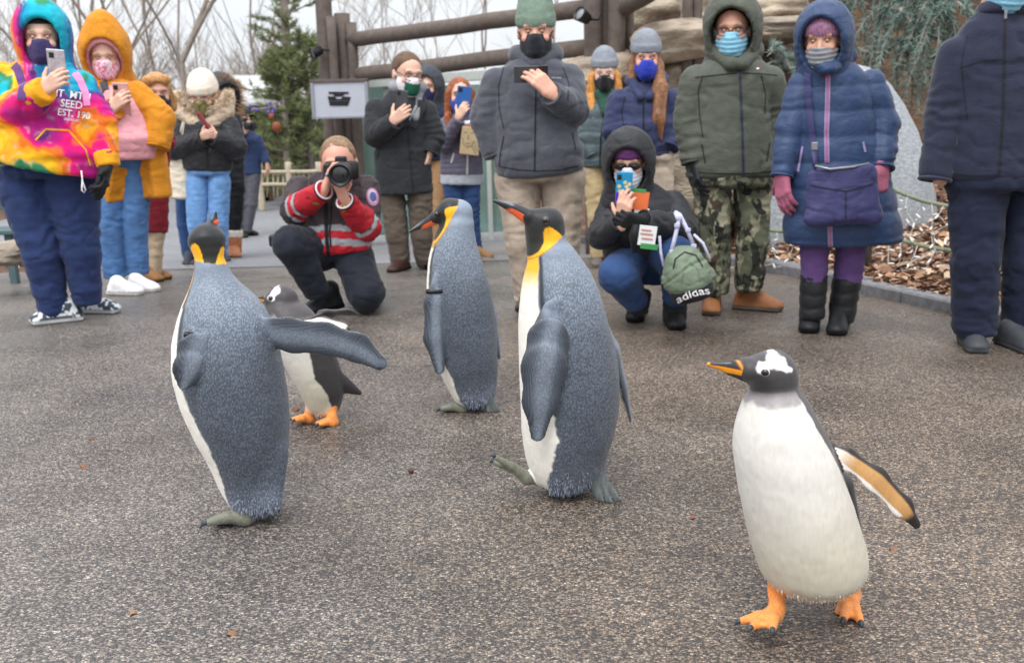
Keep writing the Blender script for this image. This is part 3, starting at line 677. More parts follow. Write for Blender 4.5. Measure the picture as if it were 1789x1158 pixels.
M_PUR = mat('purple_flower', H('#6a58a8'), .6, .2, 30, 0); M_ORN = mat('orange_feeder', H('#8a4a30'), .6, .2, 30, 0)
gar = empty('garland', atY(455, 190, 18), 'garland of violet baubles hanging under the hut roof', 'garland'); GAO = np.array(gar.location)
MB().tube([atY(425, 183, 18), atY(450, 192, 18), atY(482, 185, 18)], .012, 5).build('cord', M_TWIG, gar, True, GAO)
for x, y in ((437, 185), (441, 193), (450, 192), (466, 190), (469, 196), (476, 196), (472, 181), (480, 190)):
    MB().add(atY(x, y, 17.95)+IC2[0]*.032, IC2[1]).build('bauble', M_PUR, gar, True, GAO)
for x, y in ((483, 222), (474, 204), (461, 255)):  # small reddish orange bird feeders, unlit
    c = atY(x, y, 14.3); q = empty('feeder', c, {483: 'largest orange lantern hanging in the conifer', 474: 'upper small orange lantern hanging in the conifer', 461: 'lowest small orange lantern in the conifer'}[x], 'feeder'); r = .055 if x == 483 else .035
    MB().lathe(c-[0, 0, r*1.3], [0, 0, 1], [(0, r*.5), (r*.3, r), (r*2, r*1.05), (r*2.5, r*.5), (r*2.6, .01)], 10).build('feeder_body', M_ORN, q, True); MB().tube([c+[0, 0, r*1.2], c+[0, 0, r*4]], .005, 4).build('hook', M_BLACK, q, True)
YF = 18.2; fe = empty('rail_fence', [atY(490, 330, YF)[0], YF, float(gz(YF))], 'low pale wooden rail fence behind the kneeling photographer', 'fence'); FO = np.array(fe.location)
for x in (400, 452, 503, 556, 610):
    t = atY(x, 283, YF); b = t.copy(); b[2] = float(gz(YF))-.05; log('post', b, t, .06, .055, fe, M_RAIL, .002, FO)
for y in (300, 322):
    a, b = atY(390, y+2, YF-.02), atY(625, y-2, YF-.02); log('rail', a, b, .032, .032, fe, M_RAIL, .01, FO)
for x in range(405, 612, 9): 
    if x not in (405, 450): MB().tube([atY(x, 303, YF+.03), atY(x+random.uniform(-2, 2), 345, YF+.03)], .016, 5).build('paling', M_RAIL, fe, True, FO)
M_BENCH = mat('green_paint', H('#4e6366'), .5, .15, 20, .1, 60); be = empty('bench', [atY(-25, 420, 8)[0], 8.0, float(gz(8))], 'dark green slatted bench at the far left edge', 'bench'); BO = np.array(be.location)
bx0, bx1 = atY(-140, 380, 8)[0], atY(27, 380, 8)[0]
for dz, dy in ((.42, 0), (.42, .13), (.42, .26), (.62, .36), (.75, .40)): MB().bbox([(bx0+bx1)/2, 8+dy, BO[2]+dz], ((bx1-bx0)/2, .055, .018) if dz < .5 else ((bx1-bx0)/2, .018, .05), None, .006).build('slat', M_BENCH, be, org=BO)
for x in (bx0+.1, bx1-.08):
    for dy in (.02, .34): MB().bbox([x, 8+dy, BO[2]+.2], (.03, .03, .21), None, .005).build('leg', M_BENCH, be, org=BO)
    MB().bbox([x, 8.37, BO[2]+.6], (.02, .02, .2), None, .005).build('support', M_BENCH, be, org=BO)
boulder(-60, 432, 36, 470, 6.9, .25, 'flat pale edging stone at the left edge of the path', M_ROCKG, seed=21, group=None)
# ------------------------------------------------------------------ figures are laid out on an upright plane through their feet
class Fig:
    def __init__(s, name, fx, fy, label, cat, group=None, dy=0):
        s.c = hit(fx, fy); s.Y = s.c[1]+dy
        if dy: s.c = atY(fx, fy, s.Y); s.c[2] = float(gz(s.Y))
        s.o = empty(name, s.c, label, cat, group); s.z = np.dot(s.c-CAMP, FW); s.m = s.z/FPX
    def P(s, x, y, o=0): return atY(x, y, s.Y-o)
    def r(s, px): return px*s.m
    def c3(s, a, b, ra, rb=None, **k):
        """round cone between two picture points (x, y, towards-camera metres), radii in picture pixels"""
        a = tuple(a)+(0,)*(3-len(a)); b = tuple(b)+(0,)*(3-len(b))
        return cone(s.P(*a), s.P(*b), s.r(ra), s.r(ra if rb is None else rb), **k)
    def t3(s, a, b, ra, rb=None, **k):
        a = tuple(a)+(0,)*(3-len(a)); b = tuple(b)+(0,)*(3-len(b))
        return tcone(s.P(*a), s.P(*b), s.r(ra), s.r(ra if rb is None else rb), **k)
    def chain(s, pts, capped=False, **k):
        """pts: (x, y, o, r); with flat=((0,1,0), f) a trunk of level slices, otherwise a limb"""
        if k.get('flat') is not None and k['flat'][0] == (0, 1, 0):
            f = k.pop('flat')[1]; return [loft([(s.P(*p[:3]), s.r(p[3]), s.r(p[3])/f) for p in pts], **k)]
        return [(s.t3 if capped and i == len(pts)-2 else s.c3)(p[:3], q[:3], p[3], q[3], **k) for i, (p, q) in enumerate(zip(pts[:-1], pts[1:]))]

# ------------------------------------------------------------------ penguins
def plumage_mat():
    m = bpy.data.materials.new('plumage'); m.use_nodes = True; nt = m.node_tree; n = nt.nodes; L = nt.links; b = n['Principled BSDF']
    b.inputs['Roughness'].default_value = .5; b.inputs['Sheen Weight'].default_value = .15; b.inputs['Specular IOR Level'].default_value = .4
    a = n.new('ShaderNodeVertexColor'); a.layer_name = 'Col'; tc = n.new('ShaderNodeTexCoord')
    nz = n.new('ShaderNodeTexNoise'); nz.inputs['Scale'].default_value = 40; L.new(tc.outputs['Object'], nz.inputs['Vector'])
    ad = n.new('ShaderNodeVectorMath'); ad.operation = 'MULTIPLY_ADD'; ad.inputs[1].default_value = (.012, .012, .012); L.new(nz.outputs['Color'], ad.inputs[0]); L.new(tc.outputs['Object'], ad.inputs[2])
    mp = n.new('ShaderNodeMapping'); mp.inputs['Scale'].default_value = (1, 1, .5); L.new(ad.outputs[0], mp.inputs[0])
    v = n.new('ShaderNodeTexVoronoi'); v.inputs['Scale'].default_value = 215; L.new(mp.outputs[0], v.inputs['Vector'])
    mr = n.new('ShaderNodeMapRange'); mr.inputs[1].default_value = .15; mr.inputs[2].default_value = .62; mr.inputs[3].default_value = 1.2; mr.inputs[4].default_value = .58; L.new(v.outputs['Distance'], mr.inputs[0])
    n3 = n.new('ShaderNodeTexNoise'); n3.inputs['Scale'].default_value = 9; n3.inputs['Detail'].default_value = 5; L.new(tc.outputs['Object'], n3.inputs['Vector'])
    m3 = n.new('ShaderNodeMapRange'); m3.inputs[1].default_value = .3; m3.inputs[2].default_value = .7; m3.inputs[3].default_value = .85; m3.inputs[4].default_value = 1.12; L.new(n3.outputs['Fac'], m3.inputs[0])
    mu = n.new('ShaderNodeMath'); mu.operation = 'MULTIPLY'; L.new(mr.outputs[0], mu.inputs[0]); L.new(m3.outputs[0], mu.inputs[1])
    mx = n.new('ShaderNodeMix'); mx.inputs[2].default_value = 1; L.new(a.outputs['Alpha'], mx.inputs[0]); L.new(mu.outputs[0], mx.inputs[3])
    fi = n.new('ShaderNodeTexNoise'); fi.inputs['Scale'].default_value = 120; fi.inputs['Detail'].default_value = 3; mp2 = n.new('ShaderNodeMapping'); mp2.inputs['Scale'].default_value = (1, 1, .3); L.new(tc.outputs['Object'], mp2.inputs[0]); L.new(mp2.outputs[0], fi.inputs['Vector'])
    f2 = n.new('ShaderNodeMapRange'); f2.inputs[1].default_value = .3; f2.inputs[2].default_value = .7; f2.inputs[3].default_value = .95; f2.inputs[4].default_value = 1.05; L.new(fi.outputs['Fac'], f2.inputs[0])
    m4 = n.new('ShaderNodeMath'); m4.operation = 'MULTIPLY'; L.new(mx.outputs[0], m4.inputs[0]); L.new(f2.outputs[0], m4.inputs[1])
    vm = n.new('ShaderNodeVectorMath'); vm.operation = 'SCALE'; L.new(a.outputs['Color'], vm.inputs[0]); L.new(m4.outputs[0], vm.inputs['Scale']); L.new(vm.outputs[0], b.inputs['Base Color'])
    hs = n.new('ShaderNodeMath'); hs.operation = 'MULTIPLY'; L.new(v.outputs['Distance'], hs.inputs[0]); L.new(a.outputs['Alpha'], hs.inputs[1])
    h2 = n.new('ShaderNodeMath'); h2.operation = 'MULTIPLY_ADD'; h2.inputs[1].default_value = .5; L.new(fi.outputs['Fac'], h2.inputs[0]); L.new(hs.outputs[0], h2.inputs[2])
    bp = n.new('ShaderNodeBump'); bp.inputs['Strength'].default_value = .5; bp.inputs['Distance'].default_value = .003; bp.invert = False; L.new(h2.outputs[0], bp.inputs['Height']); L.new(bp.outputs[0], b.inputs['Normal'])
    return m
M_PLUM = plumage_mat()
M_BEAK = mat('beak_horn', None, .3, .08, 60, .1, 300, spec=.5)
M_EYE = mat('eye_gloss', None, .08, 0, 10, 0, spec=.8)
M_CLAW = mat('claw', H('#3b4147'), .35, .15, 60, .1, 200)
M_BAND = mat('wing_band', H('#202226'), .4, .1, 60, 0)
BLACK, ORANGE, GOLD = H('#15161a'), H('#f06a3c', .95), H('#fbb40c', .95)
def psi(a): return np.array([-math.sin(a), -math.cos(a), 0.])
def mixc(a, b, t): return a*(1-t[:, None])+np.asarray(b)*t[:, None]
def axis_param(pts, V):
    """nearest place on the body axis: parameter 0..1, radial offset"""
    best = np.full(len(V), 9e9); T = np.zeros(len(V)); Rr = np.zeros_like(V); L = [0]
    for a, b in zip(pts[:-1], pts[1:]): L.append(L[-1]+np.linalg.norm(b-a))
    for i, (a, b) in enumerate(zip(pts[:-1], pts[1:])):
        ab = b-a; t = np.clip(((V-a)@ab)/(ab@ab), 0, 1); q = V-a-t[:, None]*ab; d = (q*q).sum(1); m = d < best
        best[m] = d[m]; T[m] = (L[i]+t[m]*(L[i+1]-L[i]))/L[-1]; Rr[m] = q[m]
    return T, Rr
def foot(f, ankle, toes, heel, r, tagn, claws, top=None):
    """webbed foot; picture points (x, y, o); returns solids, collects claws"""
    A = f.P(*ankle); Hh = f.P(*heel); pr = []
    if top is not None: pr.append(cone(f.P(*top), A, r*1.25, r, k=.02, tag=tagn))
    pr.append(cone(A, Hh, r*.95, r*1.05, k=.012, tag=tagn))
    T = [f.P(*t) for t in toes]
    for t in T:
        mid = (Hh+t)/2+np.array([0, 0, r*.32]); pr.append(cone(Hh, mid, r*.95, r*.7, k=.012, tag=tagn)); pr.append(cone(mid, t, r*.7, r*.52, k=.006, tag=tagn))
        d = unit(t-mid); claws.append((t+d*r*.35, d, r*.5))
    for a, b in zip(T[:-1], T[1:]):
        m = (a+b)/2; e = Hh+(m-Hh)*.82
        for u in (.35, .6, .85): 
            p = Hh+(a-Hh)*u*.95; q = Hh+(b-Hh)*u*.95; pr.append(cone(p, q, r*.34, r*.34, k=.01, tag=tagn))
    return pr
def add_claws(f, cl, ln=1.9):
    for p, d, r in cl:
        d2 = unit(d+np.array([0, 0, -.5])); MB().tube([p-d*r, p+d*r*.8+np.array([0, 0, r*.25]), p+d2*r*ln], [r*.85, r*.7, r*.1], 8).build('claw', M_CLAW, f.o, True)
def eyeball(f, c, n, r, iris, ring=None, name='eye', parent=None):
    V, F = IC4; n = unit(n); d = V@n
    C = np.where((d > .8)[:, None], H('#050505'), np.where((d > .52)[:, None], iris, H('#0d0b0b') if ring is None else ring))
    meshobj(name, c+V*r, F, M_EYE, parent or f.o, col=C)
def beak(f, base, mid, tip, r, colfn, flat=1.25, k=.004):
    """slim bill with a closed gape, in its own fine mesh"""
    B, M, T = f.P(*base), f.P(*mid), f.P(*tip); d = unit(T-B); lat = unit(np.cross(d, [0, 0, 1])); up = np.cross(lat, d)
    R = f.r(r); pr = [cone(B-d*R*.4, M, R, R*.66, flat=(lat, flat), k=k), cone(M, T, R*.66, R*.2, flat=(lat, flat), k=k)]
    lo = B-up*R*.62; m2 = M-up*R*.42; pr.append(cone(lo, m2, R*.62, R*.42, flat=(lat, flat), k=k, tag=1)); pr.append(cone(m2, T-d*R*.8-up*R*.1, R*.42, R*.14, flat=(lat, flat), k=k, tag=1))
    V, F, N, T_ = surf(pr, .0018)
    q = V-B; u = (q@d)/np.linalg.norm(T-B); ctr = B+np.outer(u, T-B); bow = np.array(M-(B+T)/2); w = ((V-ctr-np.outer(4*u*(1-u), bow))@up)/R
    meshobj('beak', V, F, M_BEAK, f.o, col=colfn(u, w, T_))
def penguin(kind, fx, fy, label, axis, Fang, vis, head, headr, beakpts, beakr, collar, flips, feet, tails, eyes, group, crest=None, chin=None, extra=(), res=.0036, neckw=1.0, lines=True, under='#bd8f58'):
    f = Fig(kind+'_penguin', fx, fy, label, 'penguin', group)
    pr = [loft([(f.P(*p[:3]), f.r(p[3])-.004, f.r(p[3])*1.02) for p in axis], rr=f.r(axis[-1][3])*.6, k=.03, tag=0)]
    hd = f.P(*head); pr.append(cone(hd, f.P(*axis[0][:3]), f.r(headr)*.96, f.r(axis[0][3])*.88, k=.016, tag=1))
    B, T = f.P(*beakpts[0]), f.P(*beakpts[2]); bd = unit(T-B)
    pr.append(cone(hd, B, f.r(headr)*.86, f.r(beakr)*1.12, k=.016, tag=1))
    if chin: pr.append(f.c3(chin[0], chin[1], chin[2], chin[3], k=.014, tag=1))
    fl = []
    for i, (pts, nrm, ff) in enumerate(flips):
        pr += f.chain(pts, flat=(nrm, ff), k=.02, tag=10+i); fl.append((pts, unit(nrm)))
    claws = []; ft = []
    for i, d in enumerate(feet): pr += foot(f, d['ankle'], d['toes'], d['heel'], f.r(d['r']), 20, claws, d.get('top'))
    for i, (a, b, ra, rb, nrm, ff) in enumerate(tails): pr.append(f.c3(a, b, ra, rb, flat=(nrm, ff), k=.03 if i == 0 and kind == 'king' else .008, tag=0 if i == 0 else 30))
    for e in extra: pr.append(e(f))
    pr.append(cut([0, 0, float(gz(f.Y))+.001], [0, 0, -1], .002, 20))
    V, F, N, G = surf(pr, res)
    AX = [f.P(*p[:3]) for p in axis]; t, rad = axis_param(AX, V); t_b = t
    Fv = psi(R_(Fang)); side = np.array([-Fv[1], Fv[0], 0]); ax_dir = unit(AX[0]-AX[-1])
    fr = unit(Fv-ax_dir*(Fv@ax_dir)); ph = np.abs(np.arctan2(np.abs(rad@np.cross(ax_dir, fr)), rad@fr))
    visx = [v[0] for v in vis]; A = np.radians(np.interp(t, visx, [Fang-v[1] for v in vis]) if Fang > 0 else np.interp(t, visx, [v[1]-Fang for v in vis]))
    edge = fbm(V, 60, 2, 2)*.05; w = 1-sstep(-.035, .035, ph-A+edge)
    lat = unit(np.cross(bd, ax_dir)); hv = V-hd
    if kind == 'king':
        grey = mixc(np.tile(H('#7f8b9a', 1.0), (len(V), 1)), H('#59626f', 1.0), sstep(.12, .5, t)); grey = mixc(grey, H('#8791a3'), sstep(.82, 1, t)*.7)
        C = mixc(grey, H('#eeeae0'), w); fe = (1-w)*sstep(-.02, .2, t)
        gold = sstep(.22, .05, t)*w; C = mixc(C, GOLD, np.clip(gold*1.3, 0, 1)); 
        if lines:
            ln = np.exp(-((ph-A-.10)/.075)**2)*sstep(.45, .25, t); C = mixc(C, H('#1c1f25'), np.clip(ln*1.1, 0, .93)); fe *= 1-ln*.7
        cp, cn = f.P(*collar[0]), None; c2 = f.P(*collar[1]); dd = unit(c2-cp)       # cp nape, c2 throat
        cn = np.cross(np.cross(dd, B-(cp+c2)/2), dd); cn = unit(cn); cc = (cp+c2)/2; lat = np.cross(dd, cn)
        dist = (V-cc)@cn; az = np.arctan2(np.abs((V-cc)@lat), (V-cc)@dd)-(collar[3] if len(collar) > 3 else 0)
        wd = np.interp(az, [0, .6, 1.0, 1.4, 1.75, 2.0, 2.2, 2.35, 2.5, 3.15], np.array([.004, .005, .008, .020, .044, .052, .046, .025, 0, 0]))*collar[2]
        ish = (t_b < .25) & ((G == 1) | (G == 0)) & (dist > 0)
        s = sstep(-.0015, .0015, wd-dist)
        hc = mixc(np.tile(BLACK, (len(V), 1)), H('#26281c'), sstep(.03, -.03, (V-hd)@ax_dir)*.6)
        hc = mixc(hc, GOLD, s)
        bandk = ish.astype(float); C = np.where(ish[:, None], hc, C); fe = np.where(ish, 0, fe)
        rim = (~ish) & (t_b < .3) & (az < 1.7) & ((G == 0) | (G == 1)) & (np.abs(dist) < .004); 
        C[rim] = C[rim]*.25+GOLD*.35*(np.interp(az[rim], [0, 1.6, 1.9], [1, 1, 0])[:, None])
        footc, tailc = H('#77786a'), H('#565c5c')
    else:
        back = mixc(np.tile(H('#4a4648', .9), (len(V), 1)), H('#332f32'), sstep(.1, .5, t)); C = mixc(back, H('#d3d0c9'), w*sstep(collar[0]-.02, collar[0]+.02, t+edge*.4)); fe = (1-w)*.25*sstep(.1, .3, t)
        thr = w*(1-sstep(collar[0]-.02, collar[0]+.02, t+edge*.4)); C = mixc(C, H('#989192'), np.clip(thr*sstep(collar[1], collar[1]+.05, t), 0, 1)*.85)
        C = mixc(C, H('#b5ad98'), w*sstep(.3, .9, t)*.85); C *= (1-.1*w*np.clip(fbm(V*np.array([1, 1, .4]), 16, 6, 3), 0, 1))[:, None]; C = mixc(C, H('#e6a77a'), w*sstep(.9, 1.05, t)*.35)  # belly shading painted darker downward, with a salmon tint for warm reflected light
        hm = (G == 1); hc = np.tile(H('#3b383a'), (len(V), 1)); hc = mixc(hc, H('#5b585c'), sstep(-.01, -.06, hv@ax_dir)*.6)
        if crest is not None:
            for (e0, e1, wd0, wd1) in crest:
                p, q = f.P(*e0), f.P(*e1); pq = (q-p)*np.array([1, 0, 1]); u = np.clip(((V-p)@pq)/(pq@pq), 0, 1); dd = np.linalg.norm((V-p-u[:, None]*pq)[:, [0, 2]], axis=1)
                hc = mixc(hc, H('#f2f2f0'), 1-sstep(-.003, .003, dd-f.r(wd0)-(f.r(wd1)-f.r(wd0))*u+fbm(V, 90, 4, 2)*.004))
        hb2 = np.maximum((G == 1)*sstep(.05, .012, t_b), sstep(collar[1]+.02, collar[1]-.04, t_b+edge*.4)); hb = sstep(collar[1]+.03, collar[1]-.03, t_b+edge*.5)*((G == 1) | (t_b < collar[1])); C = mixc(C, hc, 0*hb)+0; C = C*(1-hb2[:, None])+hc*hb2[:, None]; fe = np.where(G == 1, .12, fe)
        footc, tailc = H('#ef9448', 1.0), H('#3a3636')
    # flippers
    for i, (pts, nrm) in enumerate(fl):
        m = G == 10+i
        if not m.any(): continue
        PA = [f.P(*p[:3]) for p in pts]; tt, rr = axis_param(PA, V[m]); wd = np.interp(tt, np.linspace(0, 1, len(pts)), [f.r(p[3]) for p in pts])
        L = unit(PA[-1]-PA[0]); ac = np.cross(nrm, L); q = (rr@ac)/np.maximum(wd, 1e-3); face = N[m]@nrm
        if kind == 'king':
            c = mixc(np.tile(H('#68727f'), (m.sum(), 1)), H('#414853'), sstep(.3, .95, np.abs(q)))
            rows = np.abs(q)*9+.25*noise(V[m], 30, 3); st = (.5+.5*np.cos(rows*6.28))*sstep(.35, .6, np.abs(q)); c = mixc(c, H('#1f242c'), st*.75)
            c = mixc(c, H('#9aa4b2'), .35*sstep(.55, .1, np.abs(q))); u = face > .3; c[u] = H('#cfccc6')
            fe[m] = .55*(np.abs(q) < .5)
        else:
            c = np.tile(H('#3b3638'), (m.sum(), 1)); und = sstep(.0, .35, -face if i in () else face)
            tan = mixc(np.tile(H('#efe9df'), (m.sum(), 1)), H(under), sstep(.08, .3, tt)); tan = mixc(tan, H('#1d191a'), sstep(.86, .93, tt)); sg = q*(1 if f.flipsign > 0 else -1) if hasattr(f, 'flipsign') else q
            tan = mixc(tan, H('#2c2523'), sstep(.5, .72, sg)); tan = mixc(tan, H('#f0ece6'), sstep(-.62, -.8, sg)*(tt < .85)*(under == '#bd8f58')); c = mixc(c, tan, und*(1 if (i == 1 or under == '#bd8f58') else 0)); fe[m] = .1
        bl = sstep(.02, .14, tt) if kind == 'king' else np.ones(len(tt))
        C[m] = C[m]*(1-bl[:, None])+c*bl[:, None]
    m = G == 20; fc = np.tile(footc, (m.sum(), 1))*(1+.25*fbm(V[m], 60, 5, 3))[:, None]; C[m] = fc; fe[m] = .35
    m = G == 30; C[m] = tailc*(1+.5*noise(V[m]*np.array([1, 1, .1]), 160, 5))[:, None]; fe[m] = .2
    V = V+N*((fbm(V, 14, 1, 3)*.0022+fbm(V, 45, 2, 2)*.0008)*(G < 10))[:, None]
    meshobj('body', V, F, M_PLUM, f.o, col=np.concatenate([np.clip(C, 0, 1), np.clip(fe, 0, 1)[:, None]], 1))
    add_claws(f, claws)
    # loose feather tips along the lower hem, the flanks of the tail and the colour edges
    rnd = np.random.RandomState(3); cand = np.where((G == 0) & (t > .86) & (N[:, 2] < .35) & (w < (.4 if kind == 'king' else 2)))[0]; cand = rnd.choice(cand, min(750, len(cand)), False); Vf = []; Ff = []; Cf = []
    for i in cand:
        d = unit(np.array([0, 0, -1.])+N[i]*rnd.uniform(.02, .22)+rnd.uniform(-.25, .25, 3)); wv = unit(np.cross(d, N[i]))*.0035; l = rnd.uniform(.006, .017)*(.6+.8*(t[i]-.86)/.14)*(1 if kind == 'king' else .5); pz = V[i]-N[i]*.002; b = len(Vf)
        tipz = pz+d*l; tipz[2] = max(tipz[2], float(gz(f.Y))+.004); Vf += [pz-wv, pz+wv, tipz]; Ff.append((b, b+1, b+2)); cc = np.clip(C[i]*rnd.uniform(.8, 1.35), 0, 1); Cf += [list(cc)+[0.]]*3
    if Ff: meshobj('feather_fringe', np.array(Vf), np.array(Ff), M_PLUM, f.o, col=Cf)['kind'] = 'stuff'
    if kind == 'king':
        def bc(u, w, T_):
            c = np.tile(H('#26282d'), (len(u), 1)); o = sstep(-.05, .04, -w-.12)*sstep(.0, .04, u)*sstep(.66, .5, u+.25*(w+.4)); c = mixc(c, ORANGE, o); return mixc(c, H('#8d9299'), sstep(.35, .7, u)*sstep(.12, .3, w)*.5)
    else:
        def bc(u, w, T_):
            c = np.tile(H('#f29a1f'), (len(u), 1)); c = mixc(c, H('#2a282b'), sstep(-.16, .0, w/(1-.55*u))*sstep(1.02, .95, u)*(1-.8*np.exp(-((u-.22-w*.2)/.05)**2))); c = mixc(c, H('#33302f'), sstep(-.5, -.65, w)*sstep(.75, .5, u)); return c
    beak(f, *beakpts, beakr, bc)
    for (ex, ey, eo, rpx, nrm, iris, ring) in eyes:
        c = f.P(ex, ey, eo); bv = None
        eyeball(f, c, nrm, f.r(rpx), iris, ring)
    f.V, f.F, f.N, f.G = V, F, N, G
    return f
def ring_on(f, p, axis, r, flat, h, name, m):
    c = f.P(*p); t = unit(axis); n = unit(flat[0]); n = unit(n-t*(n@t)); u = np.cross(n, t); V = []; Fc = []
    k = 24
    for hh, e in ((-h, 0), (-h, .002), (h, .002), (h, 0)):
        for q in range(k):
            a = 6.2832*q/k; V.append(c+t*hh+u*math.cos(a)*(r+e)+n*math.sin(a)*(r/flat[1]+e))
    for j in range(4):
        for q in range(k): Fc.append((j*k+q, j*k+(q+1) % k, ((j+1) % 4)*k+(q+1) % k, ((j+1) % 4)*k+q))
    meshobj(name, np.array(V), np.array(Fc), m, f.o)
IR_K, IR_G = H('#3a2c22'), H('#3a1d12')

# striding king in the middle
fan = [((1026+4*k, 828, .05+.004*(k % 2)), (1046+k*7.5, 877-abs(k-2.5)*1.5, .085+.006*(k % 2)), 8, 3.2, (0.3, 1, .25), 1.6) for k in range(6)]
pc = penguin('king', 985, 862, 'tallest king penguin in the middle, striding left with one foot raised and its beak lifted',
    [(958, 412, 0, 33), (964, 432, 0, 37), (969, 450, 0, 44), (975, 480, 0, 60), (979, 520, 0, 71), (986, 580, 0, 80), (994, 646, 0, 87), (996, 700, 0, 87), (993, 751, 0, 83), (989, 801, 0, 72), (987, 832, 0, 58), (985, 852, 0, 44)], 112,
    [(0, 40), (.2, 34), (.4, 26), (.6, 25), (.75, 14), (.88, 24), (1, 40)], (956, 391, 0), 27.5, [(926, 379, .01), (897, 363, .01), (863, 351, .01)], 12,
    [(991, 402, 0), (925, 447, 0), 1.0],
    [([(966, 545, .125, 20), (958, 590, .165, 33), (950, 640, .185, 36), (944, 700, .185, 29), (940, 757, .175, 14)], (-.25, 1, .05), 4.6),
     ([(1050, 560, -.02, 18), (1076, 620, -.06, 22), (1090, 680, -.09, 18), (1101, 730, -.1, 9)], (-1, .25, 0), 3.0)],
    [dict(ankle=(935, 836, .02), heel=(922, 835, .03), toes=[(867, 799, .06), (874, 803, .02), (866, 808, -.02)], r=9.5, top=(952, 822, .0)),
     dict(ankle=(1003, 842, -.05), heel=(1003, 850, -.05), toes=[(960, 848, -.02), (962, 848, -.07), (968, 846, -.11)], r=11, top=(995, 820, -.05))],
    [((1005, 790, .0), (1040, 835, .02), 46, 20, (0, 1, 0), 1.3)]+fan, [(953, 385, .072, 6.5, (-.3, -1, .1), IR_K, None)], 'king penguins walking on the asphalt', chin=((941, 398, 0), (943, 436, 0), 23, 22))
# king on the left, from behind
pl = penguin('king', 420, 905, 'king penguin nearest at left, seen from behind with its right flipper held straight out',
    [(364, 440, 0, 26), (367, 460, 0, 27), (371, 480, 0, 31), (377, 500, 0, 43), (386, 520, 0, 60), (390, 550, 0, 76), (393, 600, 0, 89), (399, 650, 0, 94), (410, 700, 0, 92), (422, 750, 0, 84), (434, 800, 0, 69), (440, 840, 0, 59), (445, 872, 0, 50), (450, 890, 0, 40)], 128,
    [(0, 62), (.15, 58), (.3, 46), (.5, 34), (.68, 26), (.82, 30), (.93, 40), (1, 52)], (362, 423, -.01), 31.5, [(369, 398, -.03), (374, 386, -.03), (377, 371, -.03)], 9,
    [(366, 461, .05), (362, 450, -.08), .95, .38],
    [([(352, 578, .10, 16), (342, 610, .15, 27), (331, 645, .17, 25), (322, 672, .175, 10)], (-.5, 1, .1), 4.6),
     ([(455, 578, .03, 26), (510, 586, .05, 31), (570, 592, .08, 29), (625, 608, .1, 26), (662, 633, .11, 15)], (.1, 1, .25), 4.6)],
    [dict(ankle=(430, 884, .05), heel=(428, 902, .05), toes=[(366, 912, .09), (372, 915, .03), (382, 916, -.04)], r=14, top=(436, 860, .02)),
     dict(ankle=(470, 872, -.06), heel=(476, 884, -.06), toes=[(450, 884, -.04), (446, 882, -.08), (452, 880, -.12)], r=12, top=(468, 850, -.05))],
    [((462, 800, .04), (471, 872, .07), 40, 22, (0, 1, 0), 1.6)], [], 'king penguins walking on the asphalt')
ring_on(pl, (347, 596, .138), (pl.P(342, 610, .15)-pl.P(352, 578, .10)), pl.r(25), ((-.5, 1, .1), 3.2), .006, 'wing_band', M_BAND)
# king behind, with bowed head
fan = [((848+2*k, 688, .03), (853+k*6, 721-abs(k-1)*2, .05), 6, 3, (0.2, 1, .2), 1.6) for k in range(4)]
pb = penguin('king', 812, 716, 'smaller king penguin farther back, head bowed left, wearing a black wing band',
    [(803, 372, 0, 25), (798, 392, 0, 31), (794, 412, 0, 35), (794, 450, 0, 46), (799, 490, 0, 54), (804, 540, 0, 59), (812, 601, 0, 58), (817, 640, 0, 53), (823, 675, 0, 43), (829, 705, 0, 32)], 100,
    [(0, 58), (.3, 62), (.55, 60), (.7, 48), (.82, 30), (.95, 34), (1, 40)], (787, 371, 0), 23.5, [(761, 380, .01), (741, 391, .01), (716, 405, .01)], 9.5,
    [(800, 349, 0), (766, 405, 0), .66],
    [([(768, 488, .09, 12), (760, 530, .115, 18), (760, 590, .125, 19), (768, 645, .125, 9)], (-.35, 1, 0), 2.8),
     ([(848, 500, -.02, 10), (862, 560, -.05, 14), (872, 620, -.07, 8)], (-1, .25, 0), 2.6)],
    [dict(ankle=(806, 700, .02), heel=(808, 712, .02), toes=[(772, 714, .04), (774, 716, 0), (782, 715, -.04)], r=9, top=(810, 685, 0)),
     dict(ankle=(832, 690, -.05), heel=(836, 700, -.05), toes=[(818, 698, -.04), (818, 697, -.07), (822, 696, -.1)], r=8, top=(828, 675, -.04))],
    [((835, 650, .01), (852, 695, .02), 32, 13, (0, 1, 0), 1.5)]+fan, [(763, 374, .045, 4, (-.4, -1, .1), IR_K, None)], 'king penguins walking on the asphalt')
ring_on(pb, (764, 508, .103), (0, 0, 1), pb.r(19), ((-.35, 1, 0), 2.2), .007, 'wing_band', M_BAND)
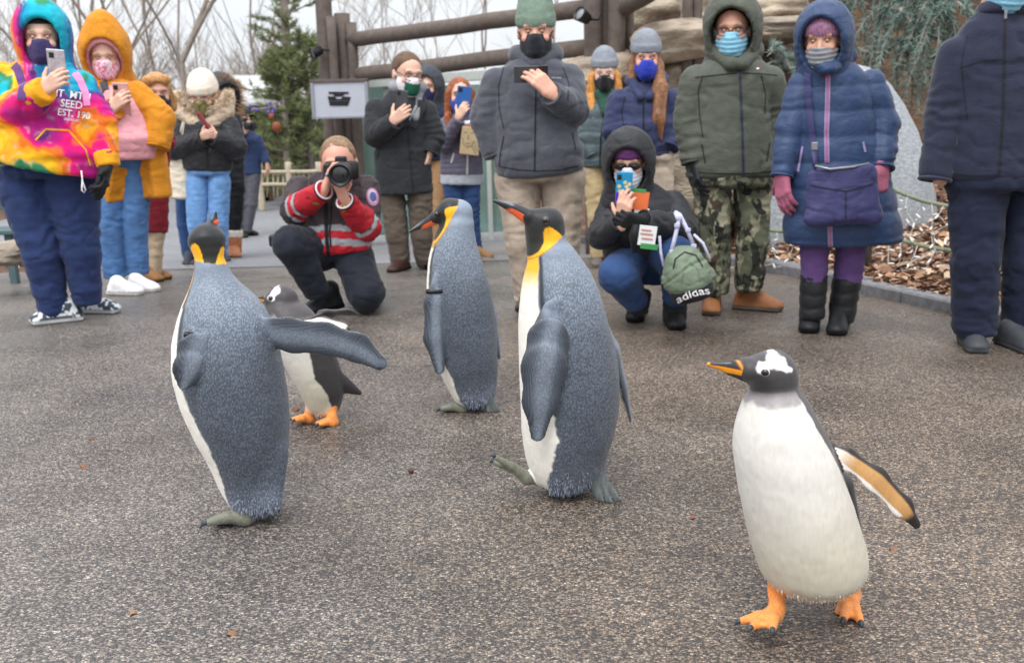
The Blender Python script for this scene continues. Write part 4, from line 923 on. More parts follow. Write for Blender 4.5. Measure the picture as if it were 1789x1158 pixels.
# gentoo in front
def gflip(f): f.flipsign = 1
pg = penguin('gentoo', 1400, 1092, 'gentoo penguin with orange feet walking towards the viewer at right, one flipper held out',
    [(1353, 664, 0, 44), (1354, 684, 0, 50), (1355, 711, 0, 61), (1359, 744, 0, 75), (1368, 786, 0, 86), (1382, 842, 0, 92), (1396, 893, 0, 97), (1409, 940, 0, 99), (1418, 977, 0, 98), (1420, 1005, 0, 90), (1412, 1030, 0, 66)], 35,
    [(0, -40), (.2, -46), (.38, -58), (.5, -68), (.7, -76), (1, -84)], (1352, 655, 0), 39, [(1312, 648, .03), (1276, 640, .03), (1238, 636, .03)], 17,
    (.075, .01),
    [([(1440, 782, .0, 11), (1478, 799, .03, 15), (1530, 836, .05, 18), (1576, 884, .06, 16), (1601, 916, .06, 8)], (-.1, -1, .1), 3.4)],
    [dict(ankle=(1358, 1062, .02), heel=(1352, 1074, .03), toes=[(1297, 1084, .03), (1315, 1094, .09), (1350, 1097, .11)], r=12.5, top=(1356, 1028, .0)),
     dict(ankle=(1490, 1040, -.10), heel=(1484, 1046, -.08), toes=[(1464, 1072, -.05), (1474, 1079, -.0), (1502, 1083, .0)], r=14, top=(1484, 1012, -.08))],
    [((1462, 850, -.12), (1503, 980, -.13), 30, 12, (0.2, 1, 0), 1.3)], [(1337, 650, .078, 7.2, (-.35, -1, .05), IR_G, H('#e8e4dc'))], 'gentoo penguins on the asphalt', chin=((1345, 650, 0), (1306, 643, .02), 36.5, 19),
    crest=[((1346, 643, .075), (1376, 641, .02), 4, 4.5), ((1355, 623, .04), (1363, 632, .02), 5, 7), ((1352, 634, .06), (1366, 632, .03), 6, 7), ((1341, 642, .07), (1350, 636, .05), 4, 5), ((1337, 649.5, .075), (1338, 649.5, .075), 8.6, 8.6)], lines=False, res=.0032)
# gentoo behind
pg2 = penguin('gentoo', 550, 736, 'gentoo penguin partly hidden behind the outstretched flipper of the left king penguin',
    [(492, 522, 0, 27), (504, 545, 0, 41), (517, 575, 0, 51), (531, 606, 0, 50), (549, 644, 0, 47), (563, 681, 0, 41), (566, 708, 0, 32), (568, 724, 0, 22)], 62,
    [(0, 30), (.15, 10), (.4, -22), (.65, -8), (.9, -30), (1, -40)], (495, 524, 0), 25, [(471, 523, .02), (462, 522, .02), (450, 521, .02)], 8.5,
    (.12, .05),
    [([(535, 562, .06, 10), (570, 548, .02, 16), (605, 545, -.03, 13), (624, 549, -.05, 6)], (.1, .6, 1), 3.0),
     ([(520, 568, .10, 10), (560, 565, .14, 15), (595, 572, .16, 13), (613, 582, .16, 7)], (-.1, -.6, 1), 3.0)],
    [dict(ankle=(541, 720, .02), heel=(541, 731, .02), toes=[(512, 732, .03), (516, 734, .08), (528, 734, .0)], r=7.5, top=(545, 705, 0)),
     dict(ankle=(580, 728, .06), heel=(582, 737, .06), toes=[(554, 739, .06), (558, 741, .1), (566, 740, .02)], r=7.5, top=(578, 708, .04))],
    [((575, 660, .0), (628, 686, -.02), 26, 5, (0, 1, .3), 1.3)], [(473, 521, .045, 4.2, (-.3, -1, .05), IR_G, None)], 'gentoo penguins on the asphalt',
    crest=[((475, 515, .05), (484, 507, .03), 4.5, 6), ((473, 521, .05), (474, 521, .05), 5.5, 5.5)], lines=False, res=.004, under='#d3c9b6')
# ------------------------------------------------------------------ people: toolkit
FL = ((0, 1, 0), 1.5)
M_SKIN = mat('skin', None, .5, .06, 40, .12, 260, spec=.4)
M_HAIR = mat('hair', None, .5, .35, 120, .6, 240, bd=.004, weave=True)
M_SHOE = mat('shoe', None, .55, .12, 40, .25, 200)
M_PRINT = mat('print_white', H('#e9e6e8'), .7, .05, 50, 0)
SK1, SK2, SK3 = H('#d9b09b'), H('#cc9f8a'), H('#bd8c76')
def M(name, hexc, g=1.0, **k):
    a = dict(rough=.85, var=.14, vs=22, bump=.35, bs=260, sheen=.08, bd=.0015, wr=.16); a.update(k); return mat(name, H(hexc, g), **a)
class Gm:
    def __init__(s, V, F, N, T, o): s.V, s.F, s.N, s.T, s.o = V, F, N, T, o; s._b = None
    @property
    def bvh(s):
        if s._b is None: s._b = BVHTree.FromPolygons([tuple(v) for v in s.V], [tuple(map(int, q)) for q in s.F])
        return s._b
def folds(V, amp, ff, seed):
    a = noise(V*np.array([1, 1, 1.5]), ff, seed); b = noise(V*np.array([1, 1, 1.2])+a[:, None]*.02, ff*2.3, seed+3)
    cz = noise(V*np.array([.8, .8, 1.9])+b[:, None]*.03, ff*1.15, seed+7)
    return amp*((1-np.abs(a)*2.2)*.45+.3*(1-np.abs(b)*2)-.6*np.exp(-(cz/.10)**2)+.2)
def garment(f, name, prims, m, res=.0115, col=None, fold=.007, ff=8, quilt=None, seed=None, parent=None, disp=None, label=None):
    V, F, N, T = surf(prims, res); seed = seed if seed is not None else int(abs(f.c[0]*100)) % 17
    d = folds(V, fold, ff, seed) if fold else 0
    if quilt:
        sp, dp = quilt; z = V[:, 2]+.012*noise(V, 4, seed)+.15*sp*noise(V, 1.7, seed+2); q = np.abs(np.sin(math.pi*z/sp)); d = d+dp*(np.sqrt(q)-.75)
    if name in ('trousers', 'jeans', 'sweatpants'):      # cloth stacking at the hems and knees
        h = V[:, 2]-V[:, 2].min(); ph = 7*noise(V, 6, seed)+2.5*noise(V, 15, seed+1); mk = sstep(-.35, .45, noise(V, 7, seed+4)); d = d+mk*(.006*np.sin(h*140+ph)*np.exp(-h/.10)+.0045*np.sin(h*70+ph*1.2)*np.exp(-((h-.46)/.15)**2))
    elif name in ('jacket', 'coat', 'fleece', 'hoodie', 'overcoat'):
        for E, ax in getattr(f, 'elbows', []):
            q = V-E; d = d+.0055*sstep(-.4, .4, noise(V, 8, seed+5))*np.sin((q@ax)*105+6*noise(V, 7, seed)+2*noise(V, 16, seed))*np.exp(-((q*q).sum(1))/.02)
    if disp is not None: d = d+disp(V, N, T)
    if np.ndim(d): V = V+N*d[:, None]
    c = col(V, N, T) if col is not None else None
    o = meshobj(name, V, F, m, parent or f.o, col=c)
    if label: o['label'] = label
    if name in ('jacket', 'coat', 'fleece', 'overcoat'):
        for pt, axx, rad in getattr(f, 'wrists', []): f.ring(pt, axx, rad, .0075, m, 'cuff')
        f.wrists = []
    return Gm(V, F, N, T, o)
class Head:
    def __init__(s, f, x, y, sz, o=0, yaw=0, pit=10, roll=0):
        s.f = f; s.c = f.P(x, y, o); s.S = sz*f.m/.235*.98; fh = psi(R_(yaw)); p = R_(pit)
        s.F = fh*math.cos(p)-np.array([0, 0, math.sin(p)]); s.R = unit(np.cross(s.F, [0, 0, 1])); s.U = np.cross(s.R, s.F)
        if roll: a = R_(roll); s.R, s.U = s.R*math.cos(a)+s.U*math.sin(a), s.U*math.cos(a)-s.R*math.sin(a)
        s.A = np.array([s.R, s.F, s.U])
    def L(s, r, fw, u): return s.c+s.S*(r*s.R+fw*s.F+u*s.U)
    def loc(s, V): return ((V-s.c)@s.A.T)/s.S
    def e(s, c, r, **k): return ell(s.L(*c), [q*s.S for q in r], s.A, **k)
    def k(s, a, b, ra, rb=None, flat=None, t=False, **kw):
        fl = (s.A[flat[0]], flat[1]) if flat else None
        return (tcone if t else cone)(s.L(*a), s.L(*b), ra*s.S, (ra if rb is None else rb)*s.S, flat=fl, **kw)
    def cutp(s, c, n, **k): return cut(s.L(*c), n[0]*s.R+n[1]*s.F+n[2]*s.U, **k)
    def face(s):
        P = [s.e((0, -.012, .03), (.076, .098, .088), k=.02), s.e((0, .022, -.03), (.062, .074, .086), k=.03), s.e((0, .056, -.088), (.034, .032, .026), k=.03),
             s.k((0, .09, .012), (0, .112, -.026), .0085, .0135, k=.012), s.k((-.013, .098, -.03), (.013, .098, -.03), .009, k=.01),
             s.k((-.042, .082, .034), (.042, .082, .034), .0115, k=.012), s.k((-.016, .086, -.058), (.016, .086, -.058), .008, k=.008), s.k((-.014, .084, -.068), (.014, .084, -.068), .008, k=.008)]
        for q in (-1, 1):
            P += [s.e((q*.078, -.012, -.008), (.009, .02, .031), k=.008), s.e((q*.043, .07, -.02), (.02, .02, .018), k=.02)]
            P.append(Pr('ell', (s.L(q*.031, .1, .014), np.array([.017, .02, .011])*s.S, s.A), s.L(q*.031, .1, .014)-.03, s.L(q*.031, .1, .014)+.03, .012, 's', 0))
        P.append(s.k((0, -.03, -.07), (0, -.05, -.19), .055, .062, k=.03))
        return P
class Person(Fig):
    def __init__(s, fx, fy, label, dy=0, skin=SK1):
        super().__init__('person', fx, fy, label, 'person', 'people watching the penguins', dy); s.skin = skin; s.bV = []; s.bF = []; s.bC = []; s.nv = 0; s.corep = []
    def addbody(s, V, F, C):
        s.bV.append(V); s.bF.append(F+s.nv); s.bC.append(C); s.nv += len(V)
    def head(s, x, y, sz, o=0, yaw=0, pit=10, roll=0, brow='#4a3527', eyes=True, iris='#3b2a1c'):
        h = s.h = Head(s, x, y, sz, o, yaw, pit, roll); V, F, N, T = surf(h.face(), max(.0048, .0055*h.S)); q = h.loc(V)
        C = np.tile(s.skin, (len(V), 1))*(1+.05*fbm(V, 30, 3))[:, None]
        red = np.exp(-((np.abs(q[:, 0])-.042)/.022)**2-((q[:, 2]+.022)/.025)**2)+np.exp(-(q[:, 0]/.02)**2-((q[:, 2]+.028)/.02)**2)*(q[:, 1] > .08); C = mixc(C, s.skin*np.array([1, .68, .62]), np.clip(red, 0, 1)*.5)
        lip = np.exp(-(q[:, 0]/.022)**4-((q[:, 2]+.063)/.01)**4)*(q[:, 1] > .06); C = mixc(C, H('#b0605a'), lip*.8)
        bw = np.exp(-((np.abs(q[:, 0])-.033)/.018)**4-((q[:, 2]-.036-.1*(.03-np.abs(np.abs(q[:, 0])-.03)))/.0055)**2)*(q[:, 1] > .05); C = mixc(C, H(brow), np.clip(bw, 0, 1)*.85)
        ey = np.exp(-((np.abs(q[:, 0])-.031)/.017)**4-((q[:, 2]-.019)/.004)**2)*(q[:, 1] > .05); C = mixc(C, H('#3a2a24'), np.clip(ey, 0, 1)*.8)
        s.addbody(V, F, C)
        if eyes:
            for r in (-1, 1): 
                Vv, Fe = IC2[0], IC2[1]; d = Vv@h.F; c = h.L(r*.031, .0785, .0125)
                meshobj('eye', c+Vv*.0108*h.S, Fe, M_EYE, s.o, col=np.where((Vv@h.U > .12)[:, None], s.skin*.82, np.where((Vv@h.U > .02)[:, None], H('#2a1d18'), np.where(((Vv@h.U < -.42))[:, None], s.skin*.85, np.where((np.abs(Vv@h.R) < .42)[:, None], H('#120d0b'), H('#b9b0aa'))))))
        return h
    def core(s, pts): s.corep += s.chain([(p[0], p[1], p[2], max(p[3]*.33, 5)) for p in pts], k=.03)
    def finish(s):
        if s.corep: V, F, N, T = surf(s.corep, .03); s.addbody(V, F, np.tile(s.skin, (len(V), 1)))
        if s.bV: meshobj('body', np.concatenate(s.bV), np.concatenate(s.bF), M_SKIN, s.o, col=np.concatenate(s.bC))
    def hand(s, W, D, n, curl=(20, 40, 30), side=1, size=1.0, glove=None, thumb=.3, spread=1.0, tdir=None, res=.0045):
        """W wrist (picture point), D finger direction, n palm normal (world), side: which way the thumb points"""
        W = s.P(*W) if len(W) == 3 and W[1] > 5 else np.asarray(W); D = unit(D); n = unit(np.asarray(n)-D*np.dot(n, D)); lat = np.cross(D, n)*side; z = size*1.06; g = 1.18 if glove else 1.0; P = []
        P.append(cone(W-D*.022*z, W+D*.01*z, .027*z*g, .028*z*g, flat=(n, 1.35), k=.02))
        for i, (of, bl, fs) in enumerate(((.031, .088, .95), (.0105, .093, 1.05), (-.0105, .088, .98), (-.030, .078, .8))):
            b = W+(D*bl+lat*of)*z; P.append(cone(W+(lat*of*.65)*z, b, .0155*z*g, .012*z*g, k=.014)); a = R_(curl[0]+i*3); p = b
            dl = lat*(of*1.6*spread)
            for ln, r0, r1, c in ((.045, .0105, .0095, curl[1]), (.028, .0095, .0088, curl[2]), (.022, .0088, .0072, 0)):
                d = unit(D*math.cos(a)+n*math.sin(a)+dl); q = p+d*ln*fs*z; P.append(cone(p, q, r0*z*g, r1*z*g, k=.003 if r0 < .0105 else .006)); p = q; a += R_(c)
        td = unit(D*.55+lat*.8+n*thumb) if tdir is None else unit(tdir); b = W+(D*.022+lat*.024)*z; m = b+td*.048*z; P.append(cone(b, m, .016*z*g, .0118*z*g, k=.014)); t2 = unit(td+D*.35+n*thumb*.4); P.append(cone(m, m+t2*.034*z, .0115*z*g, .0085*z*g, k=.004))
        V, F, N, T = surf(P, res)
        if glove is not None: meshobj('glove', V, F, glove, s.o); return V
        C = np.tile(s.skin, (len(V), 1)); t = (V-W)@D/(.19*z); C = mixc(C, s.skin*np.array([1, .7, .65]), sstep(.75, 1, t)*.5); C *= (1+.06*fbm(V, 60, 4))[:, None]; s.addbody(V, F, C); return V
    def shoe(s, x, y, yaw, L=.29, up='#222', sole='#333', w=1.0, name='shoe', high=.09, g=1.0, ground=True, pat=None, label=None, sh=.026):
        c = hit(x, y) if ground else s.P(x, y); d = psi(R_(yaw)); zz = np.array([0, 0, 1.]); lat = np.cross(zz, d); A = np.array([lat, d, zz]); c = c.copy(); c[2] = float(gz(c[1]))+.001
        P = [sbox(c+d*.0+zz*.014, (.044*w, L*.5-.01, .014), A, .012, k=.01), cone(c-d*L*.3+zz*.035, c+d*L*.32+zz*.028, .044*w, .038*w, k=.02), ell(c+d*L*.33+zz*.03, (.045*w, .06, .034), A, k=.02),
             cone(c-d*L*.27+zz*.05, c-d*L*.22+zz*(high), .045*w, .046*w, k=.03), cone(c+d*L*.22+zz*.045, c-d*L*.16+zz*(high*.9), .034*w, .042*w, k=.03), cut(c, -zz)]
        V, F, N, T = surf(P, .0075); h = V[:, 2]-c[2]; C = np.where((h < sh)[:, None], H(sole), H(up)*g)
        if pat is not None: C = np.where((h < sh)[:, None], H(sole), pat(V))
        C = C*np.where((np.abs(h-sh) < .004)[:, None], .5, 1)
        o = meshobj(name, V, F, M_SHOE, s.o, col=C)
        if label: o['label'] = label
        return V
    def sleeve(s, pts, **k):
        if len(pts) == 3:
            if not hasattr(s, 'elbows'): s.elbows = []
            for q in (pts[1], pts[2]): s.elbows.append((s.P(*q[:3]), unit(s.P(*pts[2][:3])-s.P(*pts[0][:3]))))
            if not hasattr(s, 'wrists'): s.wrists = []
            s.wrists.append((pts[2][:3], s.P(*pts[2][:3])-s.P(*pts[1][:3]), s.r(pts[2][3]*.93)))
        a = pts[0]; pts = [(a[0], a[1]+a[3]*.42, a[2], a[3]*.82)]+[(q[0], q[1], q[2], q[3]*.87) for q in pts[1:-1]]+[(*pts[-1][:3], pts[-1][3]*.95)]; s.core(pts); return s.chain(pts, True, **k)
    def leg(s, pts, **k): pts = [(q[0], q[1], q[2], q[3]*.95) for q in pts]; s.core(pts); return s.chain(pts, True, **k)
    def beanie(s, m, cuff=True, tall=0.0, name='beanie', low=.028, rib=.002):
        h = s.h; P = [h.e((0, -.016, .05), (.088, .11, .09+tall*.5), k=.02), h.cutp((0, .09, low), (0, .12, -1))]
        if tall: P.insert(1, h.e((0, -.03, .08+tall), (.07, .08, .06+tall*.6), k=.05))
        if cuff: P += [h.k((0, -.02, low+.0), (0, -.02, low+.052), .118, .114, flat=(0, 1.27), t=True, rr=.012*h.S, k=.006)]
        P.append(h.cutp((0, .09, low-.012), (0, .12, -1)))
        def dp(V, N, T): q = h.loc(V); a = np.arctan2(q[:, 0]*1.27, q[:, 1]+.02); return rib*np.cos(a*44)*(np.hypot(q[:, 0], q[:, 1]) > .03)
        return garment(s, name, P, m, max(.006, .0065*h.S), fold=.002, ff=14, disp=dp)
    def mask(s, m, col=None, name='face_mask', top=.0, drop=-.128, puff=1.0, pleat=0):
        h = s.h; top += .012; P = [h.e((0, .026, -.045), (.0735, .083, .08), k=.02), h.k((0, .107*puff, -.012), (0, .098*puff, -.07), .02, .03, k=.045), h.e((0, .062, -.09), (.042, .038, .032), k=.03),
                  h.cutp((0, .11, top-.004), (0, -.22, 1)), h.cutp((0, .012, 0), (0, -1, 0)), h.cutp((0, .05, drop), (0, 0, -1))]
        def dp(V, N, T): q = h.loc(V); return .0025*np.sin(q[:, 2]*300)*(pleat) if pleat else 0*q[:, 0]
        G = garment(s, name, P, m, max(.005, .0055*h.S), fold=.002, ff=20, disp=dp, col=(lambda V, N, T: col(h.loc(V), V)) if col else None)
        for r in (-1, 1): MB().tube([h.L(r*.064, .03, -.012), h.L(r*.082, .0, .004), h.L(r*.084, -.02, .012)], .0028*h.S, 5).build('ear_loop', m if col is None else M_PRINT, s.o, True)
        return G
    def hair(s, colr, kind='short', seed=1, strands=()):
        h = s.h; P = [h.e((0, -.02, .035), (.081, .1, .088), k=.02)]
        if kind == 'short': P += [h.e((0, -.045, -.01), (.08, .075, .07), k=.03), h.cutp((0, .06, .09), (0, 1, -.6), k=.02), h.cutp((0, -.02, -.03), (0, .35, -1), k=.02), Pr('ell', (h.L(0, .085, -.01), np.array([.072, .075, .075])*h.S, h.A), h.L(0, .085, -.01)-.12, h.L(0, .085, -.01)+.12, .01, 's', 0)]
        else:
            P += [h.e((0, -.04, -.02), (.088, .085, .11), k=.04)]+[h.k(a, b, ra, rb, k=.025, flat=(1, 1.4)) for a, b, ra, rb in strands]
            P += [Pr('ell', (h.L(0, .09, -.02), np.array([.064, .085, .1])*h.S, h.A), h.L(0, .09, -.02)-.14, h.L(0, .09, -.02)+.14, .012, 's', 0)]
        c0 = H(colr)
        def cl(V, N, T): q = h.loc(V); return c0*(1+.35*noise(q*np.array([1, 1, .12]), 160, seed)+.25*noise(q*np.array([1, 1, .2]), 60, seed+1))[:, None]
        return garment(s, 'hair', P, M_HAIR, max(.0055, .006*h.S), fold=.003, ff=22, col=cl)
    def hood(s, m, hs=1.0, lining=None, fur=None, op=(.09, .122), drop=True, tip=0, oc=(.04, -.008), fold=.006, quilt=None, col=None, fur_r=.03):
        h = s.h; P = [h.e((0, -.025, .02), (.122*hs, .142*hs, .15*hs), k=.03)]
        if tip: P.append(h.e((0, -.05, .12*hs+tip), (.06, .08, .06), k=.08))
        if drop: P.append(h.k((0, -.03, -.08), (0, -.045, -.2), .1*hs, .135*hs, k=.06))
        for cc, rr in (((0, oc[0], oc[1]), (op[0], .115, op[1])), ((0, .13, oc[1]), (op[0]*1.02, .12, op[1]*1.03))):
            c = h.L(*cc); P.append(Pr('ell', (c, np.array(rr)*h.S, h.A), c-.2*h.S, c+.2*h.S, .02, 's', 50))
        cl = None
        if col is not None:
            lc = None
            def cl(V, N, T):
                C = col(V, N, T) if callable(col) else np.tile(col, (len(V), 1))
                if lc is not None:
                    q = h.loc(V); ins = ((q[:, 0]/(op[0]*1.05))**2+((q[:, 2]-oc[1])/(op[1]*1.05))**2 < 1.0) & (T == 50); C[ins] = lc
                return C
        G = garment(s, 'hood', P, m, .0085*max(h.S, .9), fold=fold, ff=9, quilt=quilt, col=cl)
        if lining:
            q = h.loc(G.V); ins = (G.T == 50) & (q[:, 1] < .10); fi = ins[G.F].mean(1) > .5
            G.o.data.materials.append(M('lining_'+lining.strip('#'), lining, 1.0)); G.o.data.polygons.foreach_set('material_index', fi.astype(np.int32))
        if fur:
            mb = MB(); rnd = random.Random(3)
            for i in range(1500):
                a = rnd.uniform(-.35, 3.5) if False else rnd.uniform(0, 6.283); b = rnd.gauss(0, 1)*.016
                c = h.L((op[0]*1.12+b)*math.cos(a), .055+rnd.uniform(-.02, .02), oc[1]+(op[1]*1.1+b)*math.sin(a)); d = unit(h.R*math.cos(a)+h.U*math.sin(a)+h.F*rnd.uniform(-.3, 1.2)+np.array([rnd.uniform(-.5, .5) for _ in range(3)])); w = unit(np.cross(d, [rnd.uniform(-1, 1), rnd.uniform(-1, 1), .3]))*.0035; l = fur_r*h.S*rnd.uniform(.6, 1.3)
                mb.add([c-w, c+w, c+d*l], [(0, 1, 2)])
            mb.build('fur_trim', fur, s.o)
        return G
    def ring(s, pt, axis, R0, r, m, name, flat=None, n=20):
        """a rolled cuff or collar"""
        c = s.P(*pt); t = unit(axis); u = unit(np.cross(t, [0, 1, 0] if abs(t[1]) < .9 else [1, 0, 0])); v = np.cross(t, u); fy = flat or 1
        P = [c+u*math.cos(a)*R0+v*math.sin(a)*R0/fy for a in np.linspace(0, 6.2832, n+1)]; MB().tube(P, r, 8, False).build(name, m, s.o, True)
# prints, seams and straps lying on a garment
def cast(G, x, y, off):
    d = unit(ray(x, y)); h = G.bvh.ray_cast(Vector(CAMP), Vector(d))
    return None if h[0] is None else np.array(h[0])-d*off
def strip(f, name, pts, w, G, m, off=.004, n=None, label=None):
    pts = [np.array(p, float) for p in pts]; S = []
    for a, b in zip(pts[:-1], pts[1:]):
        k = max(2, int(np.linalg.norm(b-a)/3)); S += [a+(b-a)*i/k for i in range(k)]
    S.append(pts[-1]); V = []; F = []; prev = False
    for i, p in enumerate(S):
        t = unit(S[min(i+1, len(S)-1)]-S[max(i-1, 0)]); nn = np.array([-t[1], t[0]]); ks = 3; row = [cast(G, *(p+nn*w*(j/(ks-1)-.5)), off) for j in range(ks)]
        if any(r is None for r in row): prev = False; continue
        b = len(V); V += row
        if prev: F += [(b-ks+j, b-ks+j+1, b+j+1, b+j) for j in range(ks-1)]
        prev = True
    if not F: return None
    o = meshobj(name, np.array(V), F, m, f.o)
    if label: o['label'] = label
    return o
def blob(f, name, x, y, rx, ry, G, m, off=.004, ang=0, n=14, label=None, square=False):
    V = []; F = []; ca, sa = math.cos(R_(ang)), math.sin(R_(ang))
    for ring in (0, .5, 1):
        for i in range(n if ring else 1):
            a = 6.2832*i/n; u, v = rx*ring*math.cos(a), ry*ring*math.sin(a)
            if square: k = max(abs(math.cos(a)), abs(math.sin(a))); u /= k; v /= k
            p = cast(G, x+u*ca-v*sa, y+u*sa+v*ca, off); V.append(p)
    if any(p is None for p in V): return None
    F = [(0, 1+i, 1+(i+1) % n) for i in range(n)]+[(1+i, 1+n+i, 1+n+(i+1) % n, 1+(i+1) % n) for i in range(n)]
    o = meshobj(name, np.array(V), F, m, f.o)
    if label: o['label'] = label
    return o
def text_mesh(txt):
    cu = bpy.data.curves.new('lettering', 'FONT'); cu.body = txt; cu.align_x = 'CENTER'; cu.align_y = 'CENTER'; cu.resolution_u = 3; cu.offset = .012
    ob = bpy.data.objects.new('lettering', cu); COL.objects.link(ob); dg = bpy.context.evaluated_depsgraph_get(); me = ob.evaluated_get(dg).to_mesh()
    V = np.array([v.co[:2] for v in me.vertices]); F = [tuple(p.vertices) for p in me.polygons]; ob.evaluated_get(dg).to_mesh_clear(); bpy.data.objects.remove(ob); bpy.data.curves.remove(cu); return V, F
def lettering(f, txt, x, y, hpx, G, m, ang=0, sx=1, off=.004, name='lettering', arc=0, mirror=False):
    V, F = text_mesh(txt); ca, sa = math.cos(R_(ang)), math.sin(R_(ang)); out = []
    for u, v in V:
        u *= sx*hpx/.7; v *= hpx/.7; v -= arc*u*u
        out.append(cast(G, x+u*ca+v*sa, y+u*sa-v*ca, off))
    ok = [q for q in F if all(out[i] is not None for i in q)]
    if not ok: return
    meshobj(name, np.array([o if o is not None else [0, 0, 0] for o in out]), ok, m, f.o, smooth=False)
# hand held things
M_GLASSB = mat('phone_glass', H('#0c0d10'), .12, 0, 10, 0, spec=.6)
def phone(f, x, y, w, h, o, ang, m, label, tilt=-15, yaw=0, cams=((-.28, .36),), camr=.11):
    c = f.P(x, y, o); W, Hh = f.r(w)/2, f.r(h)/2; a = R_(ang); u = np.array([math.cos(a), 0, -math.sin(a)]); v = np.array([math.sin(a), 0, math.cos(a)]); n = np.array([0, -1., 0])
    t = R_(tilt); v2 = v*math.cos(t)+n*math.sin(t)*-1; n = n*math.cos(t)+v*math.sin(t); v = v2
    yw = R_(yaw); u2 = u*math.cos(yw)+n*math.sin(yw); n = n*math.cos(yw)-u*math.sin(yw); u = u2
    p = empty('phone', c, label, 'phone', 'phones held up by the onlookers'); A = (u, v, n); MB().bbox(c, (W, Hh, .0048), A, .003).build('case', m, p); MB().bbox(c-n*.0052, (W*.94, Hh*.96, .0012), A, .0008).build('screen', M_GLASSB, p)
    for cx, cy in cams:
        q = c+u*W*2*cx+v*Hh*2*cy; MB().bbox(q+n*.0058, (W*.28, W*.3, .0016), A, .001).build('camera_bump', M_BLACK if m is not M_BLACK else M_GLASSB, p)
        for dx, dy in ((-.1, .12), (.1, -.05), (-.1, -.12)): MB().lathe(q+u*W*dx+v*W*dy+n*.007, n, [(0, W*camr), (.0015, W*camr), (.0017, W*camr*.4)], 10).build('lens', M_GLASSB, p, True)
    return p, A
# ------------------------------------------------------------------ people on the left
M_DYE = mat('tie_dye_fleece', None, .9, .06, 30, .35, 240, sheen=.1)
PALD = [H(c) for c in ('#ee9c15', '#e06a1e', '#dc1172', '#b31a80', '#5a2672', '#0f6d9c', '#0e9cc0', '#12a9bd', '#2b7f55', '#efb81f')]
def dye(V, N=None, T=None):
    q = V+np.stack([noise(V, 7, k)*.04+noise(V, 21, k+4)*.014 for k in (1, 2, 3)], 1)
    s = q[:, 0]*5.2+q[:, 2]*4.4+noise(q*np.array([1, 1, .8]), 4.3, 11)*2.3+noise(q, 10, 5)*.9+noise(V*np.array([1, 1, 1]), 40, 6)*.22
    s = np.mod(s*1.5+3.5, len(PALD)); i = s.astype(int) % len(PALD); t = sstep(.45, 1, s-np.floor(s)); P = np.array(PALD); C = P[i]*(1-t[:, None])+P[(i+1) % len(PALD)]*t[:, None]
    w = np.exp(-((s-np.floor(s)-.75)/.12)**2)*sstep(.1, .5, noise(q, 13, 8)); C = mixc(C, H('#efe7dc'), w*.3); return C*(1+.3*fbm(V, 18, 9))[:, None]
M_NAVYP = M('navy_sweatpants', '#24335c', 1.0, bs=150); M_JEAN = M('mid_denim', '#4d74a6', 1.0, var=.3, vs=9, weave=True); M_JEANL = M('light_denim', '#6b96c9', 1.0, var=.3, vs=10, weave=True); M_JEAND = M('dark_denim', '#2b4571', 1.0, var=.25, vs=9, weave=True)
M_BLKCL = M('black_cloth', '#1d1e22', 1.0); M_BLKP = M('black_puffer', '#202126', 1.0, rough=.55, spec=.4); M_CREAM = M('cream_knit', '#e6dccd', 1.0, bump=.8, bs=90, bd=.004)
# rainbow hoodie
p = Person(140, 560, 'person in a rainbow tie-dye hoodie and navy sweatpants, hood up, at the far left', skin=SK1)
p.head(74, 68, 84, .02, -18, 8, brow='#3a2a22')
p.hood(M_DYE, 1.08, lining=None, col=lambda V, N, T: dye(V), op=(.082, .112), oc=(.045, -.012))
p.mask(M('navy_print_mask', '#3c3560', 1.0, var=.5, vs=120))
_h = p.h; garment(p, 'headband', [_h.e((0, -.012, .035), (.081, .102, .088)), _h.cutp((0, .1, .072), (0, .1, -1)), _h.cutp((0, 0, .108), (0, 0, 1))], M_BLKCL, .006, fold=0)
L1 = [(4, 128, 0, 38), (12, 205, .12, 40), (72, 163, .30, 23)]; L2 = [(138, 138, 0, 32), (172, 215, .05, 32), (187, 277, .13, 20)]
t = p.chain([(74, 108, 0, 46), (66, 155, 0, 74), (70, 205, .03, 86), (80, 250, .05, 96), (84, 276, .06, 100)], flat=FL, k=.06)+[p.t3((82, 262, .05), (88, 325, .05), 98, 96, flat=FL, k=.03, rr=.02), cut(p.P(84, 291), np.array([-.2, 0, -1]), .02)]
G = garment(p, 'hoodie', t+p.sleeve(L1, k=.016)+p.sleeve(L2, k=.016), M_DYE, .011, col=lambda V, N, T: dye(V), fold=.012, ff=6)
p.core([(75, 100, 0, 50), (80, 240, 0, 80)])
M_CUFF = M('yellow_rib', '#eaa21c', 1.0, bump=.7, bs=120)
garment(p, 'cuff', [p.t3((60, 170, .27), (79, 156, .32), 23, 20, k=.01)], M_CUFF, .007, fold=.003); garment(p, 'cuff', [p.t3((184, 266, .12), (190, 292, .14), 21, 18, k=.01)], M_CUFF, .007, fold=.003)
strip(p, 'pocket_seam', [(62, 245), (80, 226), (120, 228), (150, 262), (158, 290)], 3, G, M_CUFF, .003)
for tx, x, y, hh in (('INT  MTH', 121, 166, 13), ('SEED', 125, 183, 13), ('EST. 190', 129, 200, 12), ('SEEDED EST', 126, 210, 4)): lettering(p, tx, x, y, hh, G, M_PRINT, 8, .95)
M_STRAP = M('purple_strap', '#5e3f78', 1.0); strip(p, 'bag_strap', [(15, 105), (30, 120), (40, 150), (36, 175)], 15, G, M_STRAP, .006)
M_PINKS = M('pink_strap', '#e58fc0', 1.0); strip(p, 'bag_strap', [(126, 122), (140, 140), (150, 165), (152, 185)], 12, G, M_PINKS, .006)
